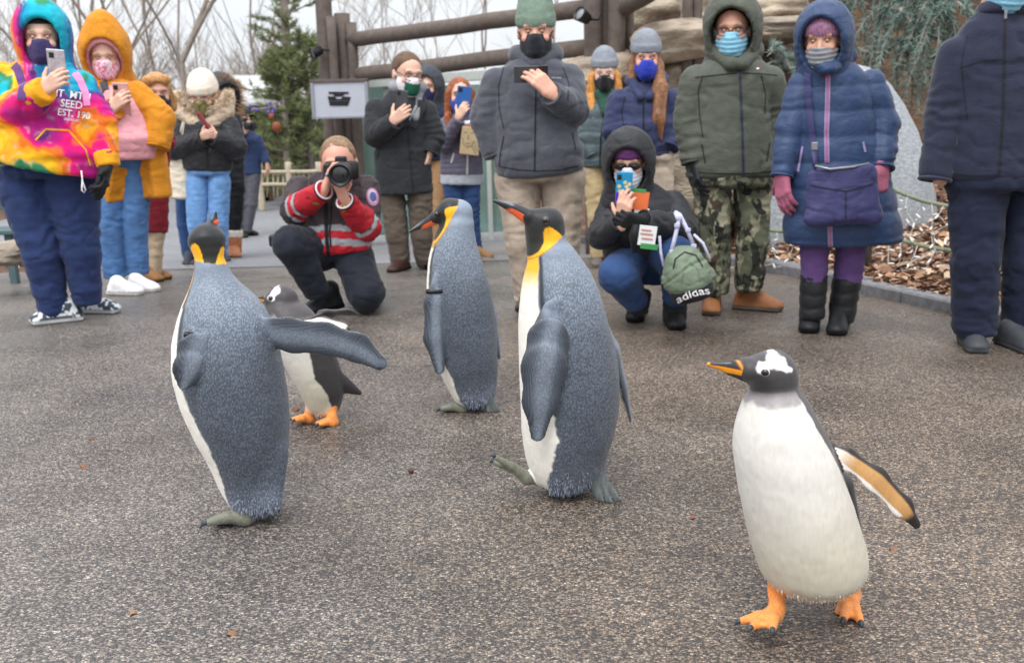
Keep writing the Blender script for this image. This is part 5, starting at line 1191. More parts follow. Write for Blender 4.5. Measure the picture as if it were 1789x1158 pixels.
cord = [cast(G, 141, 300, .01), ]; c0 = p.P(142, 298, .24); MB().tube([c0, c0+[0, 0, -.06], c0+[.012, 0, -.11], c0+[.003, 0, -.125], c0+[-.01, 0, -.11], c0+[0, 0, -.05]], .004, 6).build('drawstring', M_PRINT, p.o, True)
P = p.leg([(46, 330, 0, 47), (73, 440, .05, 33), (94, 548, .02, 24)], k=.02)+p.leg([(126, 330, -.02, 46), (141, 440, .0, 32), (154, 530, -.03, 23)], k=.02)+p.chain([(80, 290, 0, 88), (84, 308, 0, 78)], flat=FL, k=.05)
garment(p, 'sweatpants', P, M_NAVYP, .012, fold=.012, ff=6)
pat = lambda V: np.where((noise(V, 55, 3) > .05)[:, None], H('#d9dcdf'), H('#39424d'))
p.shoe(102, 563, 62, .30, pat=pat, sole='#c9cbcc', w=1.1); p.shoe(172, 546, -75, .30, pat=pat, sole='#c9cbcc', w=1.1)
p.hand((77, 158, .31), (.75, -.15, .5), (.3, 1, .1), (22, 50, 40), 1)
M_PH1 = mat('silver_case', H('#b9b4bb'), .3, .3, 60, 0, spec=.6)
phone(p, 100, 118, 28, 56, .265, 6, M_PH1, 'silver patterned phone held by the person in the rainbow hoodie', cams=((-.22, .34),))
M_GLOVE = M('black_glove', '#17181b', 1.0, rough=.6)
p.hand((189, 290, .15), (-.1, -.3, -.9), (-.8, -.2, .1), (30, 40, 30), -1, glove=M_GLOVE); p.hand((181, 298, .17), (-.15, -.3, -1), (-.8, .3, .1), (10, 20, 10), 1, size=.9, glove=M_GLOVE)
p.finish()
# mustard coat
M_MUST = M('mustard_wool', '#c9831d', 1.0, bump=.6, bs=110); M_PINK = M('pink_fleece', '#e0a0a8', 1.0)
p = Person(228, 508, 'person in a mustard hooded coat over a pink sweater, beside the rainbow hoodie', skin=SK1)
p.head(184, 97, 72, .02, -14, 22, brow='#7a5a40')
p.hood(M_MUST, 1.15, op=(.1, .128), oc=(.03, .0), tip=.035)
p.hood(M_PINK, .98, op=(.082, .108), oc=(.05, -.012), drop=True)
p.mask(mat('pink_print_mask', None, .8, .1, 30, .2, 200), col=lambda q, V: np.where((noise(V, 70, 2) > .15)[:, None], H('#e36fa0'), H('#ecd2dd')))
L1 = [(143, 152, 0, 26), (163, 228, .08, 29), (200, 190, .24, 18)]; L2 = [(240, 155, 0, 28), (279, 208, .03, 29), (272, 258, .1, 23)]
t = p.chain([(190, 140, 0, 30), (191, 158, 0, 48), (202, 210, 0, 58), (222, 270, 0, 62)], flat=FL, k=.05)+[p.t3((224, 262, 0), (238, 348, 0), 61, 62, flat=FL, k=.03, rr=.01)]
c = p.P(226, 150, .24); c2 = p.P(226, 380, .24); op = cone(c, c2, p.r(20), p.r(50), k=.01, op='s', tag=50)
G = garment(p, 'coat', t+[op]+p.sleeve(L1, k=.016)+p.sleeve(L2, k=.016), M_MUST, .0115, fold=.009, ff=7)
S = garment(p, 'sweater', p.chain([(196, 150, .02, 34), (206, 205, .07, 48), (218, 245, .10, 53)], flat=((0, 1, 0), 1.35), k=.05)+[p.t3((218, 240, .09), (222, 277, .08), 53, 48, flat=((0, 1, 0), 1.35), k=.03, rr=.02)], M_PINK, .011, fold=.008, ff=7)
blob(p, 'coat_button', 167, 174, 5, 5, G, M_BLKCL, .008)
strip(p, 'scarf', [(180, 142), (184, 158), (188, 168)], 14, G, M('plaid_cloth', '#4a4547', 1.0, var=.5, vs=60), .012)
P = p.leg([(194, 300, .02, 25), (193, 400, .05, 21), (202, 484, .02, 20)], k=.015)+p.leg([(238, 300, .0, 25), (237, 400, .0, 21), (240, 478, -.03, 20)], k=.015)+p.chain([(213, 272, .02, 46), (215, 292, .01, 45)], flat=FL, k=.03)
garment(p, 'jeans', P, M_JEAN, .0115, fold=.008, ff=8); p.core([(190, 130, 0, 40), (215, 290, 0, 50)])
p.shoe(219, 515, -72, .29, '#e9e8ea', '#e2e0df'); p.shoe(250, 509, -66, .29, '#e9e8ea', '#e2e0df')
p.core([(203, 480, 0, 30), (205, 504, 0, 26)]); p.core([(236, 474, 0, 30), (238, 500, 0, 26)])
p.hand((196, 190, .26), (.7, -.15, .6), (.3, 1, .1), (25, 50, 35), 1)
phone(p, 213, 174, 26, 54, .215, 4, mat('pink_case', H('#d9a9a4'), .35, .1, 40, 0), 'pale pink phone held in front of the pink sweater')
p.finish()
# red coat behind
M_RED = M('maroon_wool', '#7c1f2a', 1.0); M_KHAK = M('khaki_cotton', '#b8a58c', 1.0)
p = Person(268, 490, 'fair haired person in a maroon coat and black mask, half hidden behind the mustard coat', skin=SK2)
p.head(275, 163, 66, .0, -22, 12, brow='#8a6a4a'); p.hair('#b98a58', 'long', 2, [((-.08, -.02, -.04), (-.085, .0, -.09), .035, .025), ((.08, -.02, -.04), (.085, .0, -.09), .035, .025), ((-.05, .06, .09), (.06, .07, .085), .03, .03)]); p.mask(M_BLKCL)
L2 = [(283, 206, 0, 16), (293, 248, .02, 15), (283, 248, .12, 12)]
garment(p, 'coat', p.chain([(274, 196, 0, 20), (271, 225, 0, 27), (268, 320, 0, 26)], flat=FL, k=.04)+[p.t3((268, 310, 0), (267, 404, 0), 26, 26, flat=FL, k=.02)]+p.sleeve(L2, k=.02), M_RED, .012, fold=.007)
garment(p, 'trousers', p.leg([(258, 380, 0, 14), (255, 440, 0, 12), (254, 484, 0, 12)], k=.02)+p.leg([(278, 380, .0, 14), (272, 440, 0, 12), (270, 480, 0, 12)], k=.02), M_KHAK, .012, fold=.008)
p.shoe(262, 492, -60, .27, '#8a6238', '#5b4632'); p.shoe(276, 488, -60, .27, '#8a6238', '#5b4632'); p.hand((283, 246, .13), (-.3, -.5, .8), (.3, .8, .3), (20, 40, 30), 1, size=.9); p.core([(275, 190, 0, 20), (268, 380, 0, 20)]); p.finish()
# grey blue person behind the white hat
p = Person(333, 462, 'person in grey blue jacket and dark jeans hidden behind the white knitted hat woman', dy=.55, skin=SK2)
p.head(352, 165, 60, 0, -10, 15); p.hair('#6b4a35', 'short'); 
garment(p, 'jacket', p.chain([(340, 205, 0, 26), (328, 230, 0, 34), (325, 270, 0, 34)], flat=FL, k=.04)+[p.t3((326, 262, 0), (328, 310, 0), 33, 33, flat=FL, k=.02)]+p.sleeve([(312, 215, 0, 16), (306, 262, 0, 15), (310, 300, 0, 12)], k=.02), M('grey_blue_jacket', '#8e98a6', 1.0), .013)
garment(p, 'jeans', p.leg([(322, 315, 0, 18), (324, 390, 0, 15), (332, 450, 0, 13)], k=.02)+p.leg([(345, 315, 0, 18), (345, 390, 0, 15), (350, 450, 0, 13)], k=.02), M_JEAND, .013)
p.shoe(330, 464, -10, .28, '#262a33', '#d8d4cc'); p.shoe(352, 462, -25, .28, '#262a33', '#d8d4cc'); p.core([(345, 190, 0, 24), (328, 310, 0, 28)]); p.finish()
# white knitted hat
p = Person(368, 457, 'woman in a white knitted hat, fur trimmed black jacket and light blue jeans', skin=SK1)
p.head(355, 168, 66, .02, 0, 20, brow='#8a6a4a', eyes=False)
M_FUR = mat('cream_fur', H('#cdb9a2'), .9, .4, 60, 0)
p.hair('#b58f62', 'long', 3, [((-.075, .03, -.05), (-.07, .06, -.16), .028, .02), ((.075, .03, -.05), (.07, .06, -.17), .028, .02)])
p.beanie(M_CREAM, tall=.01); p.mask(mat('leopard_mask', None, .85, .1, 30, .2, 200), col=lambda q, V: np.where((noise(V, 120, 2) > -.05)[:, None], H('#8b8352'), H('#55513a')))
h = p.h; M_GLS = mat('spectacle_rim', H('#3a3335'), .3, 0, 10, 0)
def glasses(p, m=M_GLS, w=.027, hh=.02, lens=None, y=.012, fw=.108):
    h = p.h; mb = MB()
    for r in (-1, 1):
        mb.tube([h.L(r*.033+w*math.cos(a), fw-.006*abs(math.cos(a)), y+hh*math.sin(a)) for a in np.linspace(0, 6.283, 17)], .0022*h.S, 5, False); mb.tube([h.L(r*(.033+w), fw-.006, y), h.L(r*.08, .0, y+.006)], .0022*h.S, 5)
    mb.tube([h.L(-.007, fw, y+.003), h.L(.007, fw, y+.003)], .0022*h.S, 5); o = mb.build('glasses', m, p.o, True)
    if lens is not None:
        for r in (-1, 1):
            V = [h.L(r*.033, fw+.001, y)]+[h.L(r*.033+w*math.cos(a), fw-.004, y+hh*math.sin(a)) for a in np.linspace(0, 6.283, 13)[:-1]]; V2 = [v-h.F*.003*h.S for v in V]
            MB().add(V+V2, [(0, 1+i, 1+(i+1) % 12) for i in range(12)]+[(13, 14+(i+1) % 12, 14+i) for i in range(12)]).build('dark_lens', lens, p.o)
glasses(p)
L1 = [(314, 212, 0, 22), (306, 262, .05, 22), (356, 242, .2, 15)]; L2 = [(398, 210, 0, 22), (412, 258, .05, 22), (374, 240, .2, 15)]
G = garment(p, 'jacket', p.chain([(356, 198, 0, 26), (357, 215, 0, 38), (358, 235, 0, 41), (360, 265, .01, 42)], flat=FL, k=.04)+[p.t3((360, 258, .01), (362, 297, .0), 46, 42, flat=FL, k=.02, rr=.02)]+p.sleeve(L1, k=.016)+p.sleeve(L2, k=.016), M_BLKP, .0115, fold=.008, ff=9)
strip(p, 'zip', [(360, 225), (363, 292)], 4, G, M_BLKCL, .004)
mb = MB(); rnd = random.Random(4)
for i in range(3200):
    a = rnd.uniform(-.15, 3.3); R0 = 42+rnd.gauss(0, 5); c = p.P(355-R0*math.cos(a)*1.0, 172+R0*.92*math.sin(a)*.85-8, .03+rnd.uniform(-.06, .06)+.06*math.sin(a)); d = unit([rnd.uniform(-1, 1), rnd.uniform(-1, .3), rnd.uniform(-1, 1)]); w = unit(np.cross(d, [.3, rnd.uniform(-1, 1), .5]))*.004; mb.add([c-w, c+w, c+d*.045], [(0, 1, 2)])
mb.build('fur_collar', M_FUR, p.o); garment(p, 'hood', p.chain([(312, 170, .0, 12), (318, 195, .03, 15), (340, 212, .07, 12), (356, 216, .09, 8)], k=.02)+p.chain([(398, 170, .0, 12), (393, 195, .03, 15), (374, 212, .07, 12), (358, 216, .09, 8)], k=.02), M_FUR, .01, fold=.006, ff=20)
garment(p, 'jeans', p.leg([(344, 318, .02, 20), (344, 390, .05, 17), (350, 452, .0, 12)], k=.012)+p.leg([(383, 318, 0, 20), (382, 390, .0, 17), (387, 449, -.02, 12)], k=.012)+p.chain([(362, 290, 0, 40), (363, 306, 0, 38)], flat=FL, k=.025), M_JEANL, .0115, fold=.006, ff=10)
p.shoe(352, 464, 20, .26, '#272c38', '#dedad2'); p.shoe(390, 459, -35, .26, '#272c38', '#dedad2'); p.core([(356, 190, 0, 30), (362, 300, 0, 36)])
p.hand((352, 240, .22), (.75, -.3, .25), (.2, .9, .2), (30, 50, 40), 1, size=.95); p.hand((380, 238, .21), (-.8, -.3, .2), (-.2, .9, .2), (30, 50, 40), -1, size=.95)
phone(p, 356, 212, 13, 34, .235, -28, mat('red_case', H('#b0525a'), .4, .1, 30, 0), 'red cased phone held by the woman in the white knitted hat', yaw=50)
p.finish()
# tote bag
M_TOTE = M('cream_canvas', '#d8cdbb', 1.0, bump=.5); o = empty('tote_bag', p.P(311, 345, .0), 'cream canvas tote bag hanging from the shoulder of the woman in the white hat', 'bag'); fo = p.o; p.o = o
G = garment(p, 'bag_body', [p.t3((313, 268, .06), (310, 346, .06), 15, 19, flat=((0, 1, 0), 2.4), rr=.02), p.c3((302, 335, .06), (320, 335, .06), 12, 12, flat=((0, 1, 0), 2.2))], M_TOTE, .01, fold=.008, ff=9)
for q in (0, 1): MB().tube([p.P(305+q*14, 272, .07), p.P(314+q*5, 235, .11), p.P(322+q*2, 205, .085), p.P(326, 192, .03)], .009, 6).build('handle', M_TOTE, o, True)
p.o = fo
# fur hooded black coat, tan boots
p = Person(408, 449, 'person in a long black coat with brown fur hood and tan boots', dy=.25, skin=SK2)
p.head(388, 172, 56, 0, -40, 10); p.beanie(M('charcoal_knit', '#3a3b42', 1.0)); p.hood(M_BLKP, 1.1, fur=mat('brown_fur', H('#b09274'), .9, .4, 60, 0), fur_r=.06)
garment(p, 'coat', p.chain([(400, 200, 0, 18), (403, 235, 0, 22), (404, 280, 0, 21)], flat=FL, k=.04)+[p.t3((404, 270, 0), (405, 322, 0), 21, 22, flat=FL, k=.02)]+p.sleeve([(413, 210, 0, 11), (417, 250, .03, 11), (410, 280, .06, 9)], k=.02), M_BLKP, .012, quilt=(.09, .008))
garment(p, 'trousers', p.leg([(396, 325, 0, 13), (398, 380, 0, 11), (400, 410, 0, 9)], k=.02)+p.leg([(415, 325, 0, 13), (413, 380, 0, 11), (410, 410, 0, 9)], k=.02), M_BLKCL, .012)
M_SUEDE = M('tan_suede', '#b0714c', 1.0); 
for x in (400, 411): garment(p, 'boot', [p.t3((x, 408, .0), (x, 442, .02), 11, 11, rr=.01)], M_SUEDE, .009, fold=.004); p.shoe(x+2, 450, -20, .25, '#b0714c', '#8a5a3c', high=.07); garment(p, 'boot_cuff', [p.t3((x, 402, .0), (x, 414, .0), 13, 12.5, rr=.01)], M_CREAM, .008, fold=.003, ff=30)
p.core([(395, 190, 0, 22), (408, 320, 0, 22)]); p.finish()
# navy jacket far away with a camera
M_NAVYJ = M('navy_jacket', '#2b3a5c', 1.0); M_GREYT = M('grey_trouser', '#55565e', 1.0)
p = Person(430, 414, 'distant man in a navy jacket and grey trousers holding a black camera to his mask', skin=SK2)
p.head(423, 205, 37, .0, -30, 8); p.beanie(M('dark_green_knit', '#23332f', 1.0), low=.02); p.mask(M_BLKCL)
garment(p, 'jacket', p.chain([(428, 228, 0, 12), (434, 245, 0, 20), (436, 280, 0, 20)], flat=FL, k=.04)+[p.t3((436, 272, 0), (436, 304, 0), 20, 20, flat=FL, k=.02)]+p.sleeve([(450, 240, 0, 10), (460, 268, .0, 9), (466, 285, .05, 7.5)], k=.02)+p.sleeve([(420, 240, 0, 10), (416, 258, .12, 9), (428, 232, .25, 6.5)], k=.02), M_NAVYJ, .013)
garment(p, 'trousers', p.leg([(428, 306, 0, 12), (424, 355, .02, 10), (420, 404, 0, 8)], k=.03)+p.leg([(444, 306, 0, 12), (440, 355, .02, 10), (432, 404, 0, 8)], k=.03), M_GREYT, .013)
p.shoe(424, 415, -30, .28, '#222', '#222'); p.shoe(436, 412, -70, .28, '#222', '#222'); p.hand((467, 286, .06), (.1, -.2, -1), (-.8, .2, 0), (20, 30, 20), 1); p.hand((428, 230, .27), (.5, -.1, .8), (.2, 1, 0), (30, 50, 40), 1); p.core([(428, 225, 0, 12), (436, 300, 0, 18)]); p.finish()
cm = empty('camera', p.P(437, 219, .3), 'small black camera held by the distant man in the navy jacket', 'camera'); MB().bbox(p.P(437, 220, .3), (.085, .035, .05), None, .01).build('camera_body', M_BLACK, cm); MB().lathe(p.P(437, 220, .33), (-.5, -.8, 0), [(0, .035), (.05, .036), (.06, .03), (.055, .01)], 14).build('lens', M_BLACK, cm, True)
# ------------------------------------------------------------------ people in the middle
M_SILV = mat('reflective_tape', H('#b9bcc0'), .35, .1, 30, .2, 200, spec=.6); M_UNIN = M('dark_navy_trouser', '#1c202b', 1.0)
# kneeling photographer
p = Person(600, 540, 'kneeling man in a red and brown reflective jacket with a black camera', skin=H('#cf9a86'))
p.head(592, 287, 88, .08, -4, 12, brow='#8a6a4e', roll=-4); p.hair('#856a50', 'short', 4)
L1 = [(524, 318, 0, 27), (515, 368, .1, 27), (565, 333, .30, 17)]; L2 = [(638, 318, 0, 29), (640, 395, .1, 28), (603, 352, .31, 16)]
t = p.chain([(587, 303, 0, 28), (586, 316, 0, 42), (585, 338, .0, 57), (584, 370, .03, 60), (588, 405, .05, 58)], flat=((0, 1, 0), 1.35), k=.05)+[p.t3((588, 400, .05), (592, 436, .04), 58, 56, flat=((0, 1, 0), 1.3), k=.03, rr=.02)]
cb, cr, cs = H('#3d3438'), H('#b01c2c'), H('#989ba0')
sl = p.sleeve(L1, k=.016)+p.sleeve(L2, k=.016)
for q in sl: q.tag = 1
E1, W1, E2, W2 = p.P(515, 368, .1), p.P(565, 333, .3), p.P(640, 395, .1), p.P(603, 352, .31); S1, S2 = p.P(524, 318, 0), p.P(638, 318, 0)
def armpar(V, S, E, W): 
    T, _ = axis_param([S, E, W], V); return T
def ucol(V, N, T):
    C = np.tile(cb, (len(V), 1)); zr = p.P(588, 404, .05)[2]; z2, z3, z4 = (p.P(588, y, .1)[2] for y in (392, 402, 421)); ar = T == 1
    zz = V[:, 2]+(np.abs(V[:, 0]-p.P(588, 404)[0])-.1)*.12
    b = ~ar & (zz < z2); C[b] = cr; sb = ~ar & (((zz < z2) & (zz > z2-.034)) | ((zz < z4+.02) & (zz > z4-.022))); C[sb] = cs
    for S, E, W in ((S1, E1, W1), (S2, E2, W2)):
        t = armpar(V, S, E, W); near = ar & (np.linalg.norm(V-E, axis=1) < np.linalg.norm(V-(E2 if S is S1 else E1), axis=1)); m = near & (t > .44); C[m] = cr
        m = near & (t > .44) & (t < .48); C[m] = cs; m = near & (t > .55) & (t < .60); C[m] = cs
        m = near & (((t > .425) & (t < .44))|((t > .60) & (t < .612))); C[m] = H('#1b191c')
    ln = ~ar & (np.abs(V[:, 0]-p.P(581, 404)[0]) < .012) & (V[:, 1] < p.Y); C[ln] = H('#17161a')
    return C
M_UNI = mat('uniform_shell', None, .7, .1, 20, .3, 240, sheen=.05)
G = garment(p, 'jacket', t+sl, M_UNI, .0085, col=ucol, fold=.010, ff=9)
garment(p, 'collar', [p.c3((556, 318, .02), (585, 334, .12), 15, 12, k=.02), p.c3((620, 318, .02), (588, 334, .12), 15, 12, k=.02), p.c3((556, 316, .0), (620, 316, -.02), 14, 14, k=.02)], M('brown_shell', '#3d3438', 1.0), .009, fold=.004)
M_PATCHP = mat('patch_pink', H('#b0708f'), .7, .1, 30, 0); M_PATCHW = mat('patch_white', H('#b5afbb'), .7, .1, 30, 0); M_PATCHB = mat('patch_blue', H('#56588f'), .7, .3, 80, 0); M_GOLDP = mat('gold_thread', H('#9c8a3e'), .6, .3, 80, .3)
blob(p, 'sleeve_patch', 651, 344, 11, 16, G, M_PATCHP, .006, -12); blob(p, 'sleeve_patch', 651, 343, 8.5, 12.5, G, M_PATCHW, .0085, -12); blob(p, 'sleeve_patch', 652, 344, 6, 9, G, M_PATCHB, .011, -12)
blob(p, 'badge', 599, 364, 7, 8, G, M_GOLDP, .006, 0, 8); blob(p, 'badge', 599, 364, 3.5, 4, G, M_BLKCL, .008)
blob(p, 'name_tag', 552, 356, 6, 1.6, G, M_GOLDP, .006, 5, square=True); strip(p, 'zip', [(580, 345), (578, 380), (576, 405), (578, 432)], 3, G, M_BLKCL, .005)
M_CUFFW = M('white_cuff', '#d9cfd8', 1.0); p.ring((566, 332, .305), W1-E1, p.r(15), .006, M_CUFFW, 'shirt_cuff'); p.ring((602, 351, .315), W2-E2, p.r(14), .006, M_CUFFW, 'shirt_cuff')
A = p.leg([(556, 438, .02, 38), (508, 424, .30, 30), (556, 512, .16, 21)], k=.03); B = p.leg([(612, 438, .0, 38), (640, 512, .20, 30), (640, 520, -.28, 22)], k=.04)
garment(p, 'trousers', A+B+p.chain([(585, 432, .0, 54), (590, 448, .02, 52)], flat=((0, 1, 0), 1.3), k=.04), M_UNIN, .0115, fold=.010, ff=8)
p.shoe(566, 543, 38, .30, '#26292c', '#1a1a1c', 1.1, 'boot', .13); p.core([(585, 300, 0, 40), (588, 430, 0, 50)])
p.hand((568, 330, .31), (.35, -.25, .85), (.9, .25, -.1), (15, 55, 45), 1, size=1.05, thumb=.5)
p.hand((603, 350, .32), (-.25, -.35, .8), (.3, .2, .95), (30, 35, 30), 1, size=1.05, tdir=(.75, -.1, .65))
V, F = IC2; 
rg = empty('camera', p.P(598, 302, .36), 'black camera with a large round lens held to the eye of the kneeling man', 'camera'); co = p.P(597, 298, .26); dl = unit([-.02, -1, -.1])
MB().bbox(co, (p.r(27), .03, p.r(15)), None, .012).build('camera_body', M_BLACK, rg, True); MB().bbox(co+[0, -.005, p.r(17)], (p.r(9), .028, p.r(6)), None, .008).build('viewfinder', M_BLACK, rg); MB().bbox(co+[-p.r(22), -.015, -p.r(2)], (p.r(6), .03, p.r(14)), None, .01).build('grip', M_BLACK, rg)
R0 = p.r(18); MB().lathe(co+[p.r(4), -.02, -p.r(2)], dl, [(0, R0*.85), (.03, R0*.9), (.034, R0), (.075, R0*1.02), (.08, R0*.95), (.12, R0*1.0), (.135, R0*1.02), (.136, R0*.9), (.12, R0*.82)], 28).build('lens_barrel', M_BLACK, rg, True)
lc = co+np.array([p.r(4), -.02, -p.r(2)])+dl*.118; MB().lathe(lc, dl, [(0, R0*.8), (.002, R0*.72), (.008, R0*.4), (.010, R0*.05)], 24).build('front_glass', mat('lens_glass', H('#0b1018'), .04, 0, 5, 0, spec=1.0), rg, True)
MB().lathe(lc-dl*.004, dl, [(0, R0*.86), (.004, R0*.86), (.004, R0*.80), (0, R0*.8)], 24).build('lens_ring', M_METAL, rg, True); MB().tube([co+[-p.r(24), 0, 0], p.P(552, 350, .15), p.P(540, 385, .2), p.P(530, 408, .24)], .006, 5).build('strap', M_BLKCL, rg, True)
q = p.P(553, 322, .31); rn = p.hand; V4, F4 = IC2; meshobj('finger_ring', p.P(571, 306, .375)+V4*.011, F4, M_METAL, p.o)
MB().bbox(p.P(486, 420, .22), (.05, .03, .035), None, .01).build('belt_pouch', M_BLACK, p.o); p.finish()
# man in the dark overcoat
M_COAT = M('charcoal_overcoat', '#2b2d31', 1.0, bump=.5, bs=160); M_BRNT = M('brown_grey_trouser', '#5a5047', 1.0); M_SCARF = M('grey_scarf', '#8f9197', 1.0, bump=.7, bs=120)
p = Person(718, 472, 'tall man in a long dark overcoat and green white mask holding his phone', skin=SK1)
p.head(712, 130, 70, .02, -28, 18, brow='#4a3527', roll=3); p.hair('#5f4634', 'short', 5); glasses(p)
p.mask(mat('green_white_mask', None, .8, .05, 30, .2, 200), col=lambda q, V: np.where(((q[:, 1] > .055) & (q[:, 2] < -.022) & (q[:, 2] > -.095) & (np.abs(q[:, 0]) < .05))[:, None], H('#1b5a45'), H('#e2dde3')))
L1 = [(657, 182, 0, 22), (656, 238, .08, 22), (690, 212, .24, 15)]; L2 = [(745, 185, 0, 21), (762, 240, 0, 19), (752, 268, .05, 15)]
G = garment(p, 'overcoat', p.chain([(708, 155, 0, 22), (706, 168, 0, 34), (704, 184, 0, 41), (702, 215, 0, 43), (702, 270, 0, 44)], flat=FL, k=.04)+[p.t3((702, 262, 0), (706, 338, 0), 47, 50, flat=FL, k=.03, rr=.01)]+p.sleeve(L1, k=.016)+p.sleeve(L2, k=.016), M_COAT, .0115, fold=.007, ff=7)
strip(p, 'lapel', [(690, 158), (694, 185), (708, 222)], 15, G, M_COAT, .016); strip(p, 'lapel', [(738, 160), (736, 190), (720, 222)], 15, G, M_COAT, .016); strip(p, 'front_edge', [(712, 222), (716, 270), (722, 336)], 2.5, G, M_BLKCL, .004)
blob(p, 'coat_button', 719, 266, 3, 3, G, M_BLKCL, .006)
garment(p, 'scarf', [p.c3((692, 154, .04), (705, 192, .11), 8, 6, flat=((0, 1.01, 0), 1.6)), p.c3((732, 154, .04), (724, 205, .115), 9, 8, flat=((0, 1.01, 0), 1.6)), p.c3((690, 152, .04), (734, 152, .04), 11, 11)], M_SCARF, .009, fold=.004)
garment(p, 'shirt', [p.c3((714, 160, .06), (716, 205, .10), 12, 12, flat=((0, 1.01, 0), 2))], M('blue_shirt', '#7d9cc0', 1.0), .009, fold=.003)
garment(p, 'trousers', p.leg([(684, 335, 0, 23), (694, 410, .03, 20), (700, 461, 0, 17)], k=.012)+p.leg([(733, 335, 0, 23), (736, 410, .02, 19), (742, 459, -.02, 16)], k=.012), M_BRNT, .0115, fold=.010, ff=9)
p.shoe(698, 474, 25, .30, '#3c2522', '#241a18'); p.shoe(744, 469, -20, .30, '#3c2522', '#241a18'); p.core([(708, 160, 0, 30), (702, 290, 0, 30)])
p.hand((686, 212, .26), (.75, -.1, .55), (.25, 1, .15), (20, 45, 35), 1, size=1.1); p.hand((752, 266, .05), (-.3, 0, -1), (-1, .2, 0), (20, 30, 20), 1)
phone(p, 702, 180, 21, 42, .235, 8, mat('grey_case', H('#4b4d53'), .35, .1, 30, 0, spec=.5), 'dark grey phone held by the man in the long overcoat', yaw=20); p.finish()
# hooded navy person behind
p = Person(758, 446, 'young person in a dark navy hooded jacket and tan trousers, standing behind the overcoat', dy=.5, skin=SK1)
p.head(748, 154, 52, .0, 10, 5, brow='#5a4030'); p.hood(M('grey_hood', '#3f434b', 1.0), 1.02, op=(.078, .1), oc=(.05, .0)); p.mask(M('navy_mask', '#23264d', 1.0))
garment(p, 'jacket', p.chain([(745, 182, 0, 20), (750, 200, 0, 34), (752, 245, 0, 32)], flat=FL, k=.03)+[p.t3((752, 235, 0), (752, 279, 0), 32, 31, flat=FL, k=.02)]+p.sleeve([(775, 200, 0, 14), (782, 240, 0, 12), (776, 270, .04, 10)], k=.02), M('dark_navy_jacket', '#242b45', 1.0), .012)
garment(p, 'trousers', p.leg([(742, 282, 0, 15), (744, 360, .02, 13), (746, 436, 0, 11)], k=.012)+p.leg([(766, 282, 0, 15), (764, 360, .02, 13), (764, 436, 0, 11)], k=.012), M('tan_trouser', '#a3805c', 1.0), .012, fold=.008)
p.shoe(750, 446, 5, .27, '#6a4a34', '#4a3526'); p.shoe(768, 446, -10, .27, '#6a4a34', '#4a3526'); p.core([(742, 180, 0, 20), (752, 275, 0, 26)]); p.finish()
# red haired woman
M_PLUMJ = M('grey_violet_puffer', '#5d5a6c', 1.0, rough=.6, spec=.35)
p = Person(822, 452, 'red haired woman in a grey violet quilted jacket taking a picture with a blue phone', skin=SK1)
p.head(803, 167, 58, .02, -8, 8, brow='#8a5038')
p.hair('#8f4f2e', 'long', 6, [((-.07, .02, .02), (-.085, .03, -.16), .036, .034), ((-.085, .05, -.14), (-.085, .10, -.28), .034, .02), ((.07, .02, .02), (.085, .03, -.16), .034, .03), ((.085, .05, -.14), (.08, .10, -.30), .03, .018)]); p.mask(M('royal_mask', '#2f4aa8', 1.0))
L1 = [(779, 212, 0, 16), (777, 252, .10, 17), (803, 208, .26, 11)]; L2 = [(832, 212, 0, 16), (846, 250, .06, 15), (836, 238, .22, 11)]
G = garment(p, 'jacket', p.chain([(803, 198, 0, 22), (804, 218, 0, 36), (806, 262, 0, 35)], flat=FL, k=.03)+[p.t3((806, 255, 0), (807, 306, 0), 35, 37, flat=FL, k=.02, rr=.02)]+p.sleeve(L1, k=.025)+p.sleeve(L2, k=.025), M_PLUMJ, .0105, fold=.004, quilt=(.045, .005))
strip(p, 'zip', [(817, 262), (816, 305)], 3.5, G, M_SILV, .006); strip(p, 'pocket_zip', [(793, 268), (788, 285)], 3, G, M_SILV, .006)
garment(p, 'shirt', [p.t3((807, 296, 0), (807, 322, 0), 35, 37, flat=FL, rr=.01)], M('pale_grey_shirt', '#a5abb4', 1.0), .011, fold=.006)
garment(p, 'jeans', p.leg([(791, 322, 0, 18), (797, 385, .02, 14), (812, 442, 0, 11)], k=.012)+p.leg([(822, 322, 0, 18), (824, 385, .0, 14), (832, 440, -.02, 11)], k=.012), M_JEAND, .0115, fold=.008)
p.shoe(818, 454, -40, .25, '#8a6a48', '#c9c0b4'); p.shoe(840, 452, -60, .25, '#8a6a48', '#c9c0b4'); p.core([(803, 195, 0, 22), (806, 300, 0, 30)])
p.hand((801, 205, .28), (.5, -.1, .75), (.35, 1, .1), (22, 50, 35), 1, size=.95); p.hand((842, 236, .24), (-.85, -.25, .1), (.1, 1, .2), (25, 45, 35), 1, size=.95)
phone(p, 810, 175, 24, 44, .235, 8, mat('blue_case', H('#2f62a8'), .35, .05, 30, 0, spec=.5), 'blue phone held in front of the face of the red haired woman', tilt=-5)
dk = empty('drink_cup', p.P(823, 240, .22), 'lidded cup in a brown paper sleeve held by the red haired woman', 'cup'); fo = p.o
c = p.P(822, 240, .22); M_KRAFT = mat('kraft_paper', H('#b49f7e'), .85, .1, 30, .2, 100); M_INK = mat('green_ink', H('#4f5a48'), .8, .1, 30, 0)
MB().lathe(c-[0, 0, p.r(28)], [0, 0, 1], [(0, p.r(10)), (p.r(48), p.r(13))], 20).build('cup', mat('red_cup', H('#c46a66'), .6, .05, 20, 0), dk, True); MB().lathe(c+[0, 0, p.r(20)], [0, 0, 1], [(0, p.r(13.8)), (p.r(4), p.r(13.8)), (p.r(7), p.r(12)), (p.r(7.5), p.r(2))], 20).build('lid', mat('white_lid', H('#dcdade'), .4, .03, 20, 0), dk, True)
